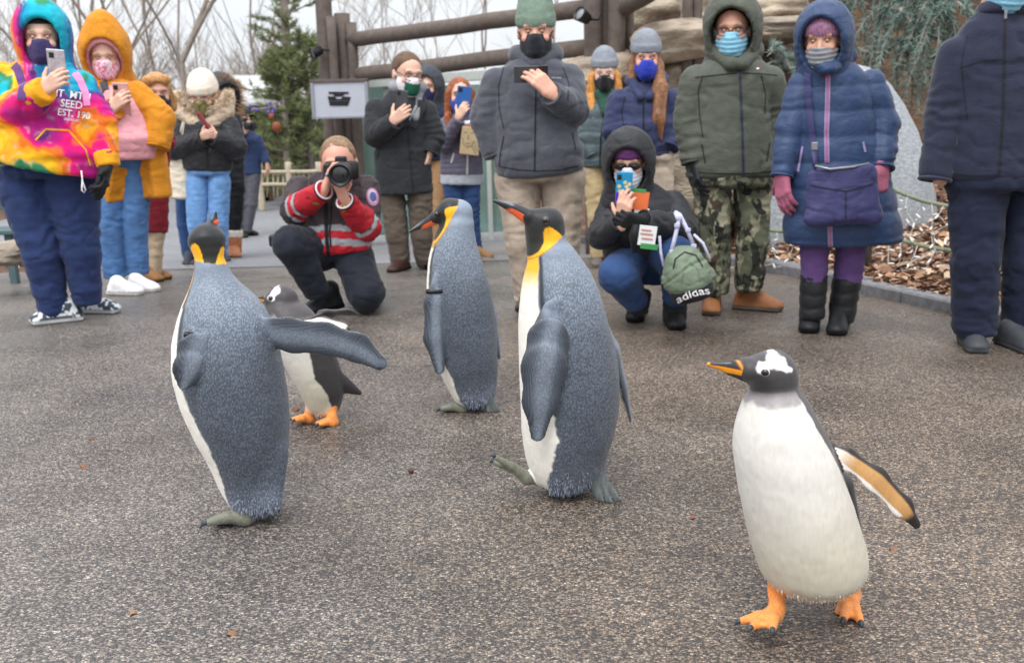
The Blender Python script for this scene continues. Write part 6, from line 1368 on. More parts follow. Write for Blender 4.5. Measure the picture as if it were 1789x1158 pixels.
a = R_(-8); A = (np.array([math.cos(a), 0, -math.sin(a)*-1]), np.array([0, 1., 0]), np.array([math.sin(a), 0, math.cos(a)])); A = (np.array([math.cos(a), 0, math.sin(a)]), np.array([0, 1., 0]), np.array([-math.sin(a), 0, math.cos(a)]))
bc = c+np.array([0, -.062, -p.r(6)]); MB().bbox(bc, (p.r(16), .012, p.r(23)), A, .008).build('paper_sleeve', M_KRAFT, dk)
def sk(pts): return MB().tube([bc+A[0]*p.r(x)+A[2]*p.r(y)+np.array([0, -.0135, 0]) for x, y in pts], .0022, 5).build('sleeve_drawing', M_INK, dk, True)
sk([(-12, 12), (-10, 14), (-7, 13)]); sk([(0, 13), (4, 15), (8, 13)]); sk([(-4, 10), (-5, 3), (-2, 2)]); sk([(-8, -3), (-4, -5), (1, -3)]); sk([(-13, 4), (-12, -5), (-5, -10), (2, -8), (6, 0)]); sk([(3, 0), (5, -10), (11, -19)]); sk([(7, 2), (9, -8), (14, -16)]); sk([(11, 3), (13, -5), (15, -10)])
p.finish()
# big man in the grey fleece
M_FLEECE = M('charcoal_fleece', '#4a4c55', 1.0, bump=.7, bs=150, sheen=.25, rough=.95); M_SAGE = M('sage_knit', '#76897a', 1.0, bump=.6, bs=130)
p = Person(945, 537, 'big man in a charcoal fleece and sage green knitted hat filming with a phone', skin=H('#dba791'))
p.head(936, 56, 86, .03, 4, 12, brow='#5a4334'); p.beanie(M_SAGE, tall=.055, low=.03); p.mask(M('black_mask', '#23242c', 1.0), puff=1.06)
L1 = [(868, 135, 0, 32), (848, 205, .0, 31), (868, 272, .04, 22)]; L2 = [(992, 128, 0, 33), (1000, 190, .1, 32), (962, 164, .30, 19)]
G = garment(p, 'fleece', p.chain([(936, 94, 0, 32), (935, 108, 0, 46), (933, 124, 0, 60), (931, 145, .01, 64), (930, 170, .02, 64), (934, 215, .05, 67), (941, 262, .06, 72)], flat=((0, 1, 0), 1.4), k=.05)+[p.t3((940, 255, .06), (944, 303, .05), 76, 72, flat=((0, 1, 0), 1.4), k=.03, rr=.025)]+p.sleeve(L1, k=.016)+p.sleeve(L2, k=.016), M_FLEECE, .0115, fold=.010, ff=6.5)
garment(p, 'collar', [p.c3((904, 98, .02), (936, 112, .13), 13, 8, k=.02), p.c3((968, 96, .02), (938, 112, .13), 13, 8, k=.02), p.c3((904, 96, -.03), (968, 94, -.03), 16, 16, k=.03)], M_FLEECE, .01, fold=.004)
for q in ([(872, 291), (905, 297), (942, 299), (980, 297), (1010, 290)], [(880, 118), (871, 150), (872, 190), (880, 225)], [(984, 118), (994, 146), (992, 176)]): strip(p, 'seam', q, 1.6, G, M_BLKCL, .003)
strip(p, 'zip', [(938, 118), (936, 170), (935, 230), (934, 300)], 2.6, G, M_BLKCL, .004); lettering(p, 'columbia', 972, 136, 3.2, G, M_SILV, 3, 1.0, .005); strip(p, 'pocket_seam', [(880, 238), (874, 268), (872, 290)], 2, G, M_BLKCL, .004); strip(p, 'pocket_seam', [(1000, 232), (1006, 262)], 2, G, M_BLKCL, .004)
garment(p, 'trousers', p.leg([(905, 318, .02, 39), (912, 420, .05, 29), (922, 522, .0, 23)], k=.02)+p.leg([(983, 318, .02, 39), (985, 420, .03, 29), (980, 520, 0, 23)], k=.02)+p.chain([(943, 290, .02, 73), (944, 315, .02, 72)], flat=((0, 1, 0), 1.4), k=.04), M('stone_khaki', '#a8998a', 1.0), .0115, fold=.011, ff=7)
p.shoe(922, 538, 15, .31, '#4a4038', '#2a2624'); p.shoe(982, 537, -15, .31, '#4a4038', '#2a2624'); p.core([(936, 95, 0, 40), (940, 300, 0, 66)])
p.hand((964, 162, .31), (-.62, -.1, .62), (-.25, 1, -.1), (18, 40, 30), 1, size=1.12, tdir=(-.1, .1, 1)); p.hand((868, 270, .05), (.15, .2, -1), (1, .2, 0), (20, 30, 20), 1)
phone(p, 927, 130, 53, 26, .285, 0, mat('slate_case', H('#3c3d40'), .35, .05, 20, 0, spec=.5), 'dark phone held sideways by the big man in the charcoal fleece', cams=((.38, .18),), camr=.05, tilt=-10); p.finish()
# orange haired woman
p = Person(1042, 466, 'woman with long orange hair and black mask in a dark teal puffer jacket', skin=H('#e6c0ac'))
p.head(1056, 128, 60, .02, 6, 12, brow='#b07a4a', eyes=True); p.hair('#c98a45', 'long', 7, [((-.075, .02, -.02), (-.09, .05, -.18), .034, .036), ((.075, .02, -.02), (.095, .05, -.18), .034, .036), ((.09, .06, -.16), (.07, .13, -.27), .034, .015), ((-.09, .06, -.16), (-.06, .13, -.27), .034, .015)])
M_GREYK = M('grey_knit', '#81868f', 1.0, bump=.7, bs=120); p.beanie(M_GREYK, tall=.02, low=.045); p.mask(M_BLKCL, puff=1.12); glasses(p, mat('clear_rim', H('#cfb9b0'), .3, 0, 10, 0), .028, .022)
M_TEAL = M('dark_teal_puffer', '#46555a', 1.0, rough=.55, spec=.4); L1 = [(1028, 190, 0, 16), (1022, 240, .02, 16), (1036, 272, .08, 12)]; L2 = [(1086, 188, 0, 16), (1094, 240, 0, 16), (1090, 275, .0, 12)]
G = garment(p, 'jacket', p.chain([(1056, 172, 0, 26), (1056, 195, 0, 38), (1054, 240, .02, 38)], flat=FL, k=.03)+[p.t3((1054, 232, .02), (1052, 291, .0), 38, 38, flat=FL, k=.02, rr=.02)]+p.sleeve(L1, k=.025)+p.sleeve(L2, k=.025), M_TEAL, .0115, fold=.004, quilt=(.10, .007))
strip(p, 'zip', [(1058, 185), (1050, 240), (1048, 290)], 3, G, M_BLKCL, .005); garment(p, 'scarf', [p.c3((1050, 165, .06), (1056, 195, .13), 11, 5), p.c3((1066, 165, .06), (1056, 195, .13), 11, 5)], M('green_scarf', '#2c4f42', 1.0), .009)
M_CREAMT = M('cream_khaki', '#b5a27c', 1.0); garment(p, 'trousers', p.leg([(1036, 296, 0, 18), (1040, 375, .02, 14), (1044, 450, 0, 12)], k=.012)+p.leg([(1072, 296, 0, 18), (1070, 375, .0, 14), (1070, 450, 0, 12)], k=.012), M_CREAMT, .012, fold=.008)
p.shoe(1044, 466, 12, .26, '#5f5a54', '#8a8580'); p.shoe(1072, 464, -10, .26, '#5f5a54', '#8a8580'); p.core([(1056, 168, 0, 26), (1054, 285, 0, 34)]); p.finish()
# long haired woman in navy
p = Person(1142, 492, 'woman with long brown hair over her shoulder, grey knitted hat, blue mask and navy jacket', skin=H('#dca58e'))
p.head(1129, 103, 66, .02, 4, 10, brow='#6a4a36'); p.hair('#8a6246', 'long', 8, [((.07, .0, -.02), (.08, .02, -.12), .034, .03), ((-.07, .03, -.03), (-.08, .10, -.18), .034, .042), ((-.08, .10, -.16), (-.07, .165, -.34), .045, .036), ((-.07, .165, -.32), (-.085, .175, -.46), .034, .008)])
if p.h.R[0] < 0: pass
p.beanie(M_GREYK, tall=.02, low=.04); p.mask(M('cobalt_mask', '#2c3fb0', 1.0)); M_NAVYS = M('navy_shell', '#343b5a', 1.0)
L1 = [(1082, 168, 0, 23), (1072, 228, .03, 23), (1100, 252, .10, 16)]; L2 = [(1170, 165, 0, 22), (1182, 225, 0, 22), (1170, 258, .08, 16)]
G = garment(p, 'jacket', p.chain([(1128, 145, 0, 26), (1127, 160, 0, 38), (1125, 182, 0, 44), (1123, 215, .02, 45)], flat=FL, k=.04)+[p.t3((1123, 208, .02), (1124, 272, .0), 52, 50, flat=FL, k=.02, rr=.025)]+p.sleeve(L1, k=.016)+p.sleeve(L2, k=.016), M_NAVYS, .0115, fold=.010, ff=7)
garment(p, 'collar', [p.c3((1104, 142, .0), (1118, 170, .12), 9, 6, k=.02), p.c3((1156, 140, .0), (1134, 170, .12), 9, 6, k=.02), p.c3((1104, 140, -.04), (1156, 138, -.04), 12, 12, k=.02)], M_NAVYS, .01); strip(p, 'zip', [(1124, 178), (1125, 268)], 3, G, M_BLKCL, .004)
for q in ([(1082, 262), (1104, 265), (1124, 266), (1150, 264), (1166, 261)], [(1092, 170), (1086, 195), (1090, 225)]): strip(p, 'seam', q, 1.4, G, M_BLKCL, .003)
garment(p, 'trousers', p.leg([(1108, 280, 0, 24), (1112, 390, .02, 19), (1116, 475, 0, 15)], k=.015)+p.leg([(1150, 280, 0, 26), (1158, 390, .02, 20), (1160, 475, 0, 15)], k=.015)+p.chain([(1128, 262, 0, 47), (1130, 282, 0, 46)], flat=FL, k=.03), M('stone_trouser', '#b3a594', 1.0), .012, fold=.009)
p.shoe(1116, 494, 10, .27, '#4a4540', '#33302d'); p.shoe(1162, 492, -10, .27, '#4a4540', '#33302d'); p.core([(1128, 145, 0, 34), (1124, 265, 0, 44)]); p.finish()
# ------------------------------------------------------------------ people on the right
# crouching woman
p = Person(1145, 562, 'crouching person in a black hooded puffer coat and sunglasses holding up a phone', skin=SK2)
p.head(1098, 287, 76, .12, 10, 12, brow='#4a3527', eyes=False); p.hood(M('black_hood', '#26272b', 1.0, rough=.6), 1.14, op=(.098, .122), oc=(.03, -.012), lining='#101013')
p.beanie(M('purple_knit', '#5b2f5e', 1.0, bump=.8, bs=120), rib=.0035, low=.045); p.mask(M('pale_mask', '#cfd4dc', 1.0), pleat=.6); glasses(p, mat('dark_red_rim', H('#3a1a20'), .3, 0, 10, 0), .031, .018, mat('sunglass_lens', H('#130d10'), .08, 0, 10, 0, spec=.8), y=.014)
L1 = [(1066, 352, 0, 24), (1050, 412, .16, 26), (1082, 388, .34, 15)]; L2 = [(1176, 345, 0, 28), (1194, 402, .16, 29), (1124, 388, .34, 20)]
G = garment(p, 'coat', p.chain([(1104, 314, .02, 28), (1108, 328, .02, 44), (1114, 348, .02, 60), (1118, 378, .03, 69), (1120, 415, .03, 70), (1124, 452, .0, 66)], flat=((0, 1, 0), 1.3), k=.04)+p.sleeve(L1, k=.014)+p.sleeve(L2, k=.014)+[p.c3((1100, 322, .06), (1104, 345, .12), 26, 16, k=.03)], M_BLKP, .0105, fold=.006, quilt=(.085, .007))
A = p.leg([(1108, 452, .02, 34), (1078, 478, .28, 32), (1112, 528, .10, 22)], k=.03); B = p.leg([(1150, 446, .02, 34), (1182, 446, .28, 33), (1180, 528, .12, 21)], k=.03)
garment(p, 'jeans', A+B+p.chain([(1128, 440, -.05, 50), (1128, 492, -.08, 52)], flat=((0, 1, 0), 1.1), k=.05), M_JEAND, .0115, fold=.007)
garment(p, 'boot', [p.t3((1118, 505, .09), (1114, 548, .09), 19, 19, rr=.02)], M_BLKCL, .009); garment(p, 'boot', [p.t3((1180, 505, .12), (1179, 560, .12), 20, 20, rr=.02)], M_BLKCL, .009)
p.shoe(1112, 556, 12, .27, '#1c1c1f', '#141416', 1.1, 'boot', .12); p.shoe(1178, 569, 2, .27, '#1c1c1f', '#141416', 1.1, 'boot', .12); p.core([(1104, 310, .03, 36), (1124, 440, .02, 60)])
p.hand((1087, 388, .36), (.12, -.15, 1), (.55, .85, .1), (15, 45, 35), 1, size=.98, thumb=.4)
p.hand((1122, 388, .36), (-.8, -.2, .15), (.1, .9, .3), (35, 60, 40), 1, size=1.0, glove=M_GLOVE)
MB().tube([p.P(1112, 392, .385), p.P(1108, 410, .385), p.P(1110, 440, .36)], [.02, .026, .02], 8).build('loose_glove', M_GLOVE, p.o, True)
def phc():
    m = mat('blue_violet_case', None, .25, .05, 30, 0, spec=.6); return m
ph, A = phone(p, 1090, 329, 26, 52, .325, 3, mat('aqua_case', H('#1f88b8'), .25, .1, 30, 0, spec=.6), 'bright blue phone with a flowered violet case held by the crouching person', tilt=-5, cams=((-.32, .34),))
c = np.array(ph.location); u, v, n = A; w_, h_ = p.r(13), p.r(26); MB().bbox(c-v*h_*.62+n*.0055, (w_*.98, h_*.36, .001), A, .0008).build('violet_panel', mat('violet_case', H('#5a33b8'), .3, .1, 20, 0), ph)
for i, (a, b) in enumerate(((.3, .1), (-.5, -.2), (.6, -.1), (-.6, .1), (.1, .35), (.65, .25), (-.2, -.35))): MB().lathe(c+u*w_*a+v*h_*b+n*.005, n, [(0, w_*.26), (.0015, w_*.24), (.002, w_*.05)], 6).build('flower', mat('yellow_flower', H('#c9c089'), .5, .1, 20, 0), ph)
# badge on a lanyard
bd = empty('lanyard_badge', p.P(1116, 352, .2), 'orange and white badge hanging from the neck of the crouching person', 'badge'); ba = R_(8); A = (np.array([math.cos(ba), 0, -math.sin(ba)]), np.array([math.sin(ba), 0, math.cos(ba)]), np.array([0, -1., 0]))
def card(x, y, hx, hy, m, nm, o): MB().bbox(p.P(x, y, o), (p.r(hx), p.r(hy), .002), A, .0012).build(nm, m, bd)
M_ORC = mat('orange_card', H('#e0713f'), .5, .05, 20, 0); M_WHC = mat('white_card', H('#d8dbdc'), .5, .03, 20, 0); M_GRC = mat('green_card', H('#3f8a50'), .5, .05, 20, 0); M_REDI = mat('red_ink', H('#c48d86'), .6, .1, 30, 0)
card(1117, 351, 15, 15, M_ORC, 'orange_card', .285); card(1114, 333, 14, 3, M_GRC, 'green_edge', .286); card(1121, 370, 12, 6, M_WHC, 'white_card', .284); card(1131, 412, 14, 16, M_WHC, 'white_card', .40); card(1134, 431, 14, 4.5, M_GRC, 'green_edge', .402)
for y, wd in ((402, 8), (409, 10), (417, 9)): card(1129+(y-400)*.1, y, wd, 1.4, M_REDI, 'printed_line', .404)
MB().tube([p.P(1085, 335, .12), p.P(1105, 352, .2), p.P(1114, 334, .28)], .004, 5).build('cord', M_BLKCL, bd, True); MB().tube([p.P(1121, 372, .28), p.P(1126, 388, .37), p.P(1129, 398, .40)], .004, 5).build('cord', M_BLKCL, bd, True)
# the backpack hung from the forearm
M_BAGG = M('sage_nylon', '#707f6b', 1.0, rough=.6, spec=.35); M_BAGB = M('black_nylon', '#191a1d', 1.0); M_STRP = M('lilac_webbing', '#c3c4dc', 1.0, bump=.5, bs=160)
bg = empty('backpack', p.P(1200, 500, .40), 'small sage green backpack with a black lettered base hanging from the crouching person\'s forearm', 'backpack'); fo = p.o; p.o = bg
def bdisp(V, N, T): return .006*noise(V*np.array([1, 1, .5]), 14, 3)-.008*np.exp(-((V[:, 2]-p.P(1200, 452, .4)[2]+.3*(V[:, 0]-p.P(1200, 450)[0])**2*12)/.006)**2)
BG = garment(p, 'bag_body', [p.c3((1196, 462, .42), (1203, 482, .42), 30, 34, k=.04), p.t3((1198, 460, .42), (1206, 503, .42), 34, 35, k=.03, rr=.03), p.c3((1172, 490, .4), (1233, 478, .4), 14, 14, k=.03)], M_BAGG, .0075, fold=.008, ff=10, disp=bdisp)
BB = garment(p, 'bag_base', [p.t3((1206, 499, .42), (1212, 522, .42), 37, 33, k=.02, rr=.02)], M_BAGB, .008, fold=.002)
lettering(p, 'adidas', 1210, 513, 13.5, BB, M_PRINT, -17, 1.28, .005, arc=.004)
strip(p, 'flap_seam', [(1176, 470), (1180, 452), (1196, 440), (1216, 446), (1228, 466)], 2, BG, M_BAGB, .004); strip(p, 'pocket_seam', [(1190, 496), (1194, 470), (1206, 458), (1220, 470), (1224, 492)], 2, BG, M('sage_seam', '#66785f', 1.0), .004)
def strap(pts, w=.011):
    mb = MB(); Q = [p.P(*q) for q in pts]; mb.tube(Q, w, 6); mb.build('strap', M_STRP, bg, True)
strap([(1172, 443, .42), (1178, 420, .42), (1186, 385, .43), (1180, 372, .40)]); strap([(1213, 432, .42), (1200, 400, .43), (1188, 376, .42), (1180, 371, .38)]); strap([(1160, 466, .38), (1154, 440, .36), (1152, 412, .35)], .008); strap([(1240, 452, .40), (1228, 425, .38), (1212, 410, .36)], .008)
for x, y in ((1183, 394), (1187, 381), (1202, 402), (1174, 440), (1212, 430)): MB().bbox(p.P(x, y, .437), (.014, .006, .01), None, .003).build('buckle', mat('lilac_buckle', H('#b5b7d2'), .4, .05, 20, 0), bg)
p.o = fo; p.finish()
# man in the olive jacket and camouflage trousers
def camo_mat():
    m = bpy.data.materials.new('camouflage_cotton'); m.use_nodes = True; nt = m.node_tree; n = nt.nodes; L = nt.links; b = n['Principled BSDF']; b.inputs['Roughness'].default_value = .9; tc = n.new('ShaderNodeTexCoord'); last = None
    base = n.new('ShaderNodeRGB'); base.outputs[0].default_value = (*H('#5f6350'), 1); cur = base.outputs[0]
    for i, (sc, th, c, of) in enumerate(((9, .53, '#2c2f28', 0), (11, .57, '#8d8b74', 7), (13, .60, '#43382c', 13), (16, .62, '#a39f88', 21), (12, .62, '#1f211d', 33))):
        mp = n.new('ShaderNodeMapping'); mp.inputs['Location'].default_value = (of, of*.7, of*.3); mp.inputs['Rotation'].default_value = (0, .6+i*.3, 0); mp.inputs['Scale'].default_value = (1, 1, .62); L.new(tc.outputs['Object'], mp.inputs[0])
        t = n.new('ShaderNodeTexNoise'); t.inputs['Scale'].default_value = sc; t.inputs['Detail'].default_value = 3; t.inputs['Distortion'].default_value = .8; L.new(mp.outputs[0], t.inputs['Vector'])
        r = n.new('ShaderNodeMapRange'); r.inputs[1].default_value = th-.008; r.inputs[2].default_value = th+.012; L.new(t.outputs['Fac'], r.inputs[0]); mx = n.new('ShaderNodeMix'); mx.data_type = 'RGBA'; mx.inputs[7].default_value = (*H(c), 1); L.new(r.outputs[0], mx.inputs[0]); L.new(cur, mx.inputs[6]); cur = mx.outputs[2]
    L.new(cur, b.inputs['Base Color']); t = n.new('ShaderNodeTexNoise'); t.inputs['Scale'].default_value = 250; L.new(tc.outputs['Object'], t.inputs['Vector']); bp = n.new('ShaderNodeBump'); bp.inputs['Strength'].default_value = .3; bp.inputs['Distance'].default_value = .002; L.new(t.outputs['Fac'], bp.inputs['Height']); L.new(bp.outputs[0], b.inputs['Normal']); return m
M_OLIVE = M('olive_shell', '#4f5349', 1.0, rough=.7, spec=.3); M_CAMO = camo_mat()
p = Person(1282, 543, 'man in an olive hooded jacket, camouflage trousers and tan boots with a light blue mask', skin=SK3)
p.head(1279, 54, 84, .04, 16, 12, brow='#3a2a20'); p.hood(M_OLIVE, 1.13, op=(.1, .125), oc=(.035, -.008), lining='#26251f'); p.hair('#3f3028', 'short', 3)
p.mask(M('surgical_mask', '#86bfd8', 1.0, bump=.1), pleat=1); glasses(p)
garment(p, 'shirt', [p.c3((1290, 92, .05), (1288, 112, .10), 14, 10)], M('red_shirt', '#8a2a30', 1.0), .009)
L1 = [(1216, 130, 0, 33), (1202, 210, .0, 28), (1212, 284, .06, 21)]; L2 = [(1342, 130, 0, 33), (1356, 205, -.03, 28), (1352, 285, .02, 20)]
G = garment(p, 'jacket', p.chain([(1284, 96, 0, 34), (1283, 108, 0, 48), (1281, 122, 0, 64), (1279, 145, .01, 66), (1278, 165, .01, 65), (1277, 215, .03, 64), (1277, 275, .03, 72), (1277, 309, .02, 77)], flat=((0, 1, 0), 1.5), k=.04)+p.sleeve(L1, k=.014)+p.sleeve(L2, k=.014), M_OLIVE, .0115, fold=.009, ff=6.5)
garment(p, 'collar', [p.c3((1250, 92, .02), (1278, 112, .15), 13, 11, k=.02), p.c3((1316, 90, .02), (1296, 112, .15), 13, 11, k=.02), p.c3((1250, 88, -.03), (1316, 88, -.03), 18, 18, k=.03)], M_OLIVE, .01, fold=.004)
M_ZIPB = M('slate_zip', '#2b3040', 1.0, rough=.5); strip(p, 'zip', [(1292, 108), (1294, 160), (1297, 230), (1299, 306)], 4.5, G, M_ZIPB, .005); strip(p, 'zip_pull', [(1292, 110), (1293, 122)], 3, G, M_SILV, .009); strip(p, 'yoke_seam', [(1214, 136), (1255, 131), (1288, 128)], 1.6, G, M_BLKCL, .003); strip(p, 'yoke_seam', [(1296, 128), (1330, 129), (1358, 132)], 1.6, G, M_BLKCL, .003)
for q in ([(1206, 300), (1240, 303), (1278, 304), (1320, 303), (1350, 300)], [(1228, 132), (1220, 160), (1222, 200), (1228, 240)], [(1330, 132), (1338, 165), (1336, 200)]): strip(p, 'seam', q, 1.6, G, M_BLKCL, .003)
blob(p, 'chest_logo', 1324, 120, 2.6, 1.6, G, M_PRINT, .004); blob(p, 'chest_logo', 1329, 119, 1.6, 1.5, G, mat('red_print', H('#a33038'), .7, 0, 10, 0), .004); strip(p, 'pocket_seam', [(1226, 252), (1232, 285)], 2, G, M_BLKCL, .004); strip(p, 'pocket_seam', [(1345, 250), (1340, 282)], 2, G, M_BLKCL, .004)
garment(p, 'trousers', p.leg([(1243, 318, .01, 34), (1250, 420, .04, 27), (1250, 512, .0, 23)], k=.015)+p.leg([(1314, 318, .01, 34), (1315, 420, .03, 27), (1308, 506, .0, 24)], k=.015)+p.chain([(1278, 296, .02, 72), (1278, 325, .02, 69)], flat=((0, 1, 0), 1.45), k=.03), M_CAMO, .0115, fold=.012, ff=8)
p.shoe(1243, 544, 12, .30, '#93603c', '#5a5048', 1.12, 'boot', .12); p.shoe(1322, 541, -58, .30, '#93603c', '#6d645b', 1.1, 'boot', .12); p.core([(1284, 92, 0, 42), (1278, 280, 0, 50)])
p.hand((1212, 286, .07), (.12, -.2, -1), (.9, .2, .1), (25, 30, 20), -1, size=1.1, glove=mat('leather_glove', H('#23252b'), .5, .15, 30, .3, 120, spec=.4)); p.finish()
# woman in the blue quilted coat
M_BLUEQ = M('blue_quilt', '#273c60', 1.0, rough=.55, spec=.4); M_PLUMP = M('purple_trouser', '#63487c', 1.0)
p = Person(1443, 576, 'woman in a long blue quilted coat, purple trousers and black boots', skin=H('#c99a82'))
p.head(1438, 72, 84, .06, 26, 12, brow='#5a4030'); p.hood(M_BLUEQ, 1.1, op=(.092, .122), oc=(.04, .0), lining='#2a2d38')
p.beanie(mat('heather_knit', H('#8d6580'), .95, .35, 70, .9, 90, bd=.005), rib=.004, low=.03); 
p.mask(M('grey_neck_gaiter', '#8d8f94', 1.0, bump=.6, bs=90), pleat=1.2, top=-.018, drop=-.14); blob_h = p.h
L1 = [(1399, 140, 0, 27), (1381, 222, .03, 27), (1366, 308, .09, 19)]; L2 = [(1522, 135, 0, 28), (1546, 215, .03, 27), (1541, 294, .13, 20)]
G = garment(p, 'coat', p.chain([(1446, 99, .01, 32), (1449, 114, .01, 45), (1453, 134, .01, 59), (1457, 165, .02, 60), (1462, 235, .03, 66), (1466, 310, .03, 84), (1470, 380, .03, 97), (1473, 424, .03, 101)], flat=((0, 1, 0), 1.5), k=.04)+p.sleeve(L1, k=.014)+p.sleeve(L2, k=.014), M_BLUEQ, .011, fold=.005, ff=7, quilt=(.125, .011))
M_ZIPP = M('lilac_zip', '#8d7fa8', 1.0); M_ZIPR = M('pink_zip', '#a0607c', 1.0); M_REDP = M('red_cloth', '#a03046', 1.0)
zp = [(1447, 122), (1446, 170), (1444, 230), (1445, 285)]; strip(p, 'zip', zp, 9, G, M_ZIPP, .006); strip(p, 'zip_teeth', zp, 3, G, M_ZIPR, .009); strip(p, 'zip', [(1450, 396), (1451, 432)], 9, G, M_ZIPP, .006); strip(p, 'zip_teeth', [(1450, 396), (1451, 432)], 3, G, M_ZIPR, .009); strip(p, 'zip_pull', [(1444, 122), (1443, 136)], 4, G, M_REDP, .012)
strip(p, 'pocket_zip', [(1508, 248), (1512, 266)], 4, G, M_ZIPP, .006); strip(p, 'pocket_zip', [(1402, 256), (1394, 300)], 4, G, M_ZIPP, .006); blob(p, 'sleeve_logo', 1556, 132, 3.2, 3, G, M_PRINT, .005)
garment(p, 'collar', [p.c3((1412, 100, .03), (1440, 120, .16), 13, 10, k=.02), p.c3((1482, 98, .0), (1450, 120, .16), 14, 10, k=.02)], M_BLUEQ, .01)
garment(p, 'trousers', p.leg([(1424, 425, .03, 25), (1422, 492, .03, 22)], k=.015)+p.leg([(1487, 425, .0, 26), (1481, 495, .0, 24)], k=.015), M_PLUMP, .011, fold=.008, ff=10)
M_BOOT = M('black_nylon_boot', '#1a1b1e', 1.0, rough=.5, spec=.4)
garment(p, 'boot', [p.t3((1422, 478, .03), (1418, 558, .03), 23, 21, rr=.02)], M_BOOT, .0095, fold=.004, quilt=(.07, .006)); garment(p, 'boot', [p.t3((1480, 484, .0), (1470, 562, .0), 25, 21, rr=.02)], M_BOOT, .0095, fold=.004, quilt=(.07, .006))
p.shoe(1414, 574, 18, .28, '#1d1e21', '#131315', 1.12, 'boot', .13); p.shoe(1464, 578, 22, .28, '#1d1e21', '#131315', 1.12, 'boot', .13); p.core([(1446, 100, 0, 40), (1468, 400, 0, 70)])
M_PINKG = M('pink_knit', '#a86078', 1.0, bump=.8, bs=130)
p.hand((1366, 306, .10), (.05, -.2, -1), (.8, .5, .1), (15, 20, 15), -1, size=1.05, glove=M_PINKG); p.hand((1540, 296, .15), (-.15, -.25, -1), (-.3, .9, .0), (35, 60, 40), -1, size=1.05, glove=M_PINKG); p.finish()
M_BAGN = M('indigo_nylon', '#34345f', 1.0, rough=.6, spec=.35); sb = empty('shoulder_bag', p.P(1472, 392, .3), 'dark indigo shoulder bag worn across the blue quilted coat', 'bag'); fo = p.o; p.o = sb
BGm = garment(p, 'bag_body', [p.t3((1470, 292, .27), (1474, 385, .29), 55, 60, flat=((0, 1, 0), 3.4), rr=.03, k=.02), p.c3((1420, 382, .29), (1528, 378, .29), 13, 13, flat=((0, 1, 0), 1.3), k=.03), cut(p.P(1472, 283, .2), np.array([-.10, 0, 1]))], M_BAGN, .009, fold=.007, ff=8)
strip(p, 'pocket_edge', [(1416, 324), (1450, 330), (1478, 334), (1504, 328), (1528, 320)], 2, BGm, M_BLKCL, .005); strip(p, 'pocket_edge', [(1478, 334), (1478, 384)], 1.6, BGm, M_BLKCL, .005)
strip(p, 'strap', [(1410, 118), (1412, 170), (1417, 220), (1424, 288)], 11, G, M_BAGN, .012); MB().tube([p.P(1420, 262, .22), p.P(1422, 275, .27), p.P(1424, 295, .29)], .009, 6).build('strap', M_BAGN, sb, True); MB().bbox(p.P(1423, 256, .235), (.016, .006, .02), None, .004).build('buckle', M_METAL, sb)
MB().tube([p.P(1424, 290, .31), p.P(1450, 296, .325), p.P(1490, 292, .325), p.P(1518, 286, .29)], .007, 6).build('zip', M_METAL, sb, True); p.o = fo
# man in black at the right edge
M_MIDN = M('midnight_fleece', '#22263a', 1.0, bump=.6, bs=160, sheen=.2); M_MIDT = M('black_blue_trouser', '#1a2137', 1.0)
p = Person(1742, 604, 'man in a midnight blue zip jacket and dark trousers cut off by the right edge', skin=SK1)
p.head(1758, -38, 100, .04, 0, 15); p.mask(M('surgical_mask', '#86bfd8', 1.0, bump=.1), pleat=1); p.hair('#6b5a4c', 'short')
L1 = [(1674, 82, 0, 38), (1650, 200, .0, 35), (1634, 312, .04, 26)]; L2 = [(1850, 85, 0, 38), (1876, 200, .0, 35), (1880, 310, .04, 26)]
G = garment(p, 'jacket', p.chain([(1762, 10, .01, 42), (1761, 28, .01, 55), (1760, 44, .0, 72), (1758, 64, .0, 80), (1757, 95, .01, 84), (1757, 140, .02, 84), (1754, 220, .03, 88), (1752, 311, .02, 100)], flat=((0, 1, 0), 1.5), k=.04)+p.sleeve(L1, k=.014)+p.sleeve(L2, k=.014), M_MIDN, .0115, fold=.010, ff=6)
garment(p, 'collar', [p.t3((1760, 8, .01), (1758, 32, .02), 46, 50, flat=((0, 1, 0), 1.15), rr=.02)], M_MIDN, .01, fold=.004)
strip(p, 'zip', [(1757, 22), (1755, 120), (1752, 220), (1746, 306)], 4, G, M_BLKCL, .004); strip(p, 'yoke_seam', [(1678, 118), (1720, 106), (1752, 104)], 1.6, G, M_BLKCL, .003)
for q in ([(1664, 304), (1700, 307), (1744, 307)], [(1690, 62), (1680, 110), (1684, 160), (1690, 210)]): strip(p, 'seam', q, 1.6, G, M_BLKCL, .003)
MB().bbox(p.P(1757, 26, .20), (.006, .004, .018), None, .002).build('zip_pull', M_METAL, p.o)
p.ring((1633, 314, .045), p.P(1633, 320, .05)-p.P(1638, 290, .04), p.r(25), .008, M_MIDN, 'cuff')
garment(p, 'trousers', p.leg([(1708, 330, .01, 50), (1704, 450, .03, 40), (1702, 582, .0, 36)], k=.015)+p.leg([(1802, 330, .0, 50), (1795, 450, .02, 40), (1788, 585, -.02, 36)], k=.015)+p.chain([(1754, 300, .02, 98), (1754, 330, .02, 96)], flat=((0, 1, 0), 1.5), k=.03), M_MIDT, .012, fold=.011, ff=7)
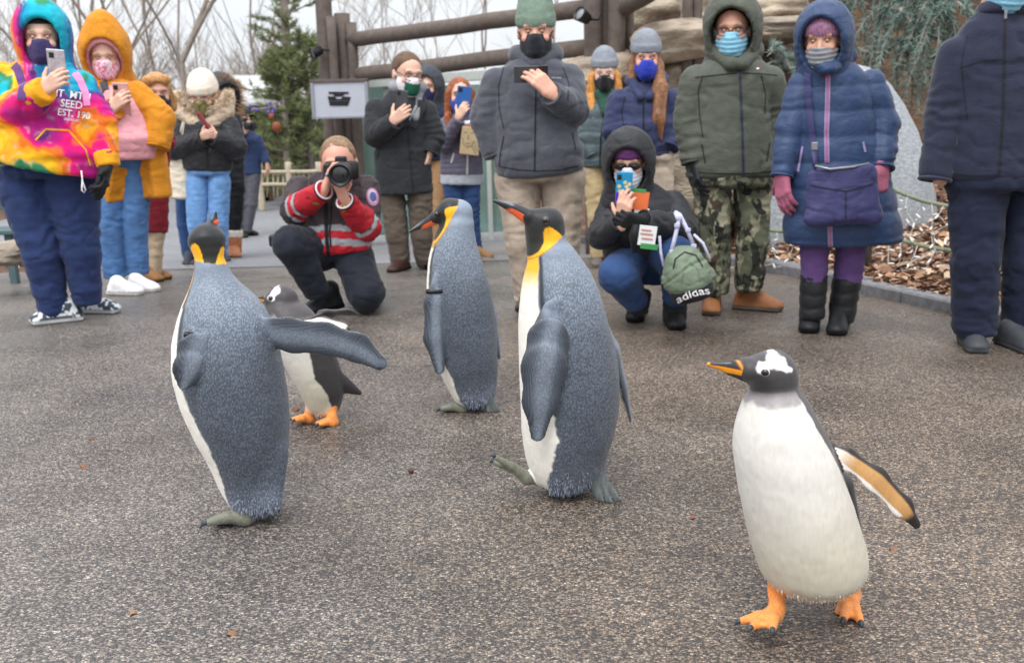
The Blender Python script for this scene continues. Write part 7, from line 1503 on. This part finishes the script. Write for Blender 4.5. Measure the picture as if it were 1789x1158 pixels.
p.shoe(1698, 606, 14, .31, '#3f4247', '#4f5257', 1.1); p.shoe(1778, 609, -6, .31, '#3f4247', '#4f5257', 1.1); p.core([(1760, 10, 0, 46), (1754, 270, 0, 60)]); p.hand((1637, 292, .03), (.1, -.1, -1), (.9, .2, 0), (60, 70, 60), -1, size=.7); p.finish()
# ------------------------------------------------------------------ small things on the ground
def scrap(x, y, L, W, hexc, label, name, cat):
    c = hit(x, y); a = random.uniform(0, 6.28); u = np.array([math.cos(a), math.sin(a), 0]); v = np.array([-u[1], u[0], 0]); V = []; n = 10
    for j in range(3):
        for i in range(n): t = 6.2832*i/n; k = (1, .55, 0.05)[j]; V.append(c+u*L*k*math.cos(t)+v*W*k*math.sin(t)*(1-.4*math.cos(t))+[0, 0, (.002, .008, .006)[j]+.004*math.sin(t*2)*(j == 0)])
    o = meshobj(name, np.array(V), [(j*n+i, j*n+(i+1) % n, (j+1)*n+(i+1) % n, (j+1)*n+i) for j in range(2) for i in range(n)], mat('scrap_'+hexc, H('#'+hexc), .8, .3, 60, .3, 200), org=c); tag(o, label, cat)
scrap(517, 716, .028, .016, '6e4a34', 'small brown leaf on the asphalt beside the orange feet of the half hidden gentoo', 'fallen_leaf', 'leaf')
c = hit(718, 826)+np.array([0, 0, .008]); tag(meshobj('nut', c+IC2[0]*np.array([.010, .010, .008])*(1+.15*noise(IC2[0], 1.5, 3))[:, None], IC2[1], mat('nut_shell', H('#5a3a30'), .6, .3, 50, .3, 200), org=c), 'round brown nut on the asphalt between the left and striding king penguins', 'nut')
for i, (x, y, hx) in enumerate(((145, 815, '86583f'), (160, 768, '74483a'), (405, 1108, '86634a'), (232, 1072, '957558'), (1560, 960, '80604c'), (1210, 905, '7d5341'))):
    scrap(x, y, .012, .008, hx, ('reddish leaf scrap at the left, below the dotted shoes', 'dark red leaf scrap at the far left of the open asphalt', 'leaf scrap in front of the left king penguin at the bottom', 'pale leaf scrap at the bottom left', 'leaf scrap below the outstretched flipper of the front gentoo', 'reddish leaf scrap between the striding king and the front gentoo')[i], 'leaf_scrap', 'leaf scrap')
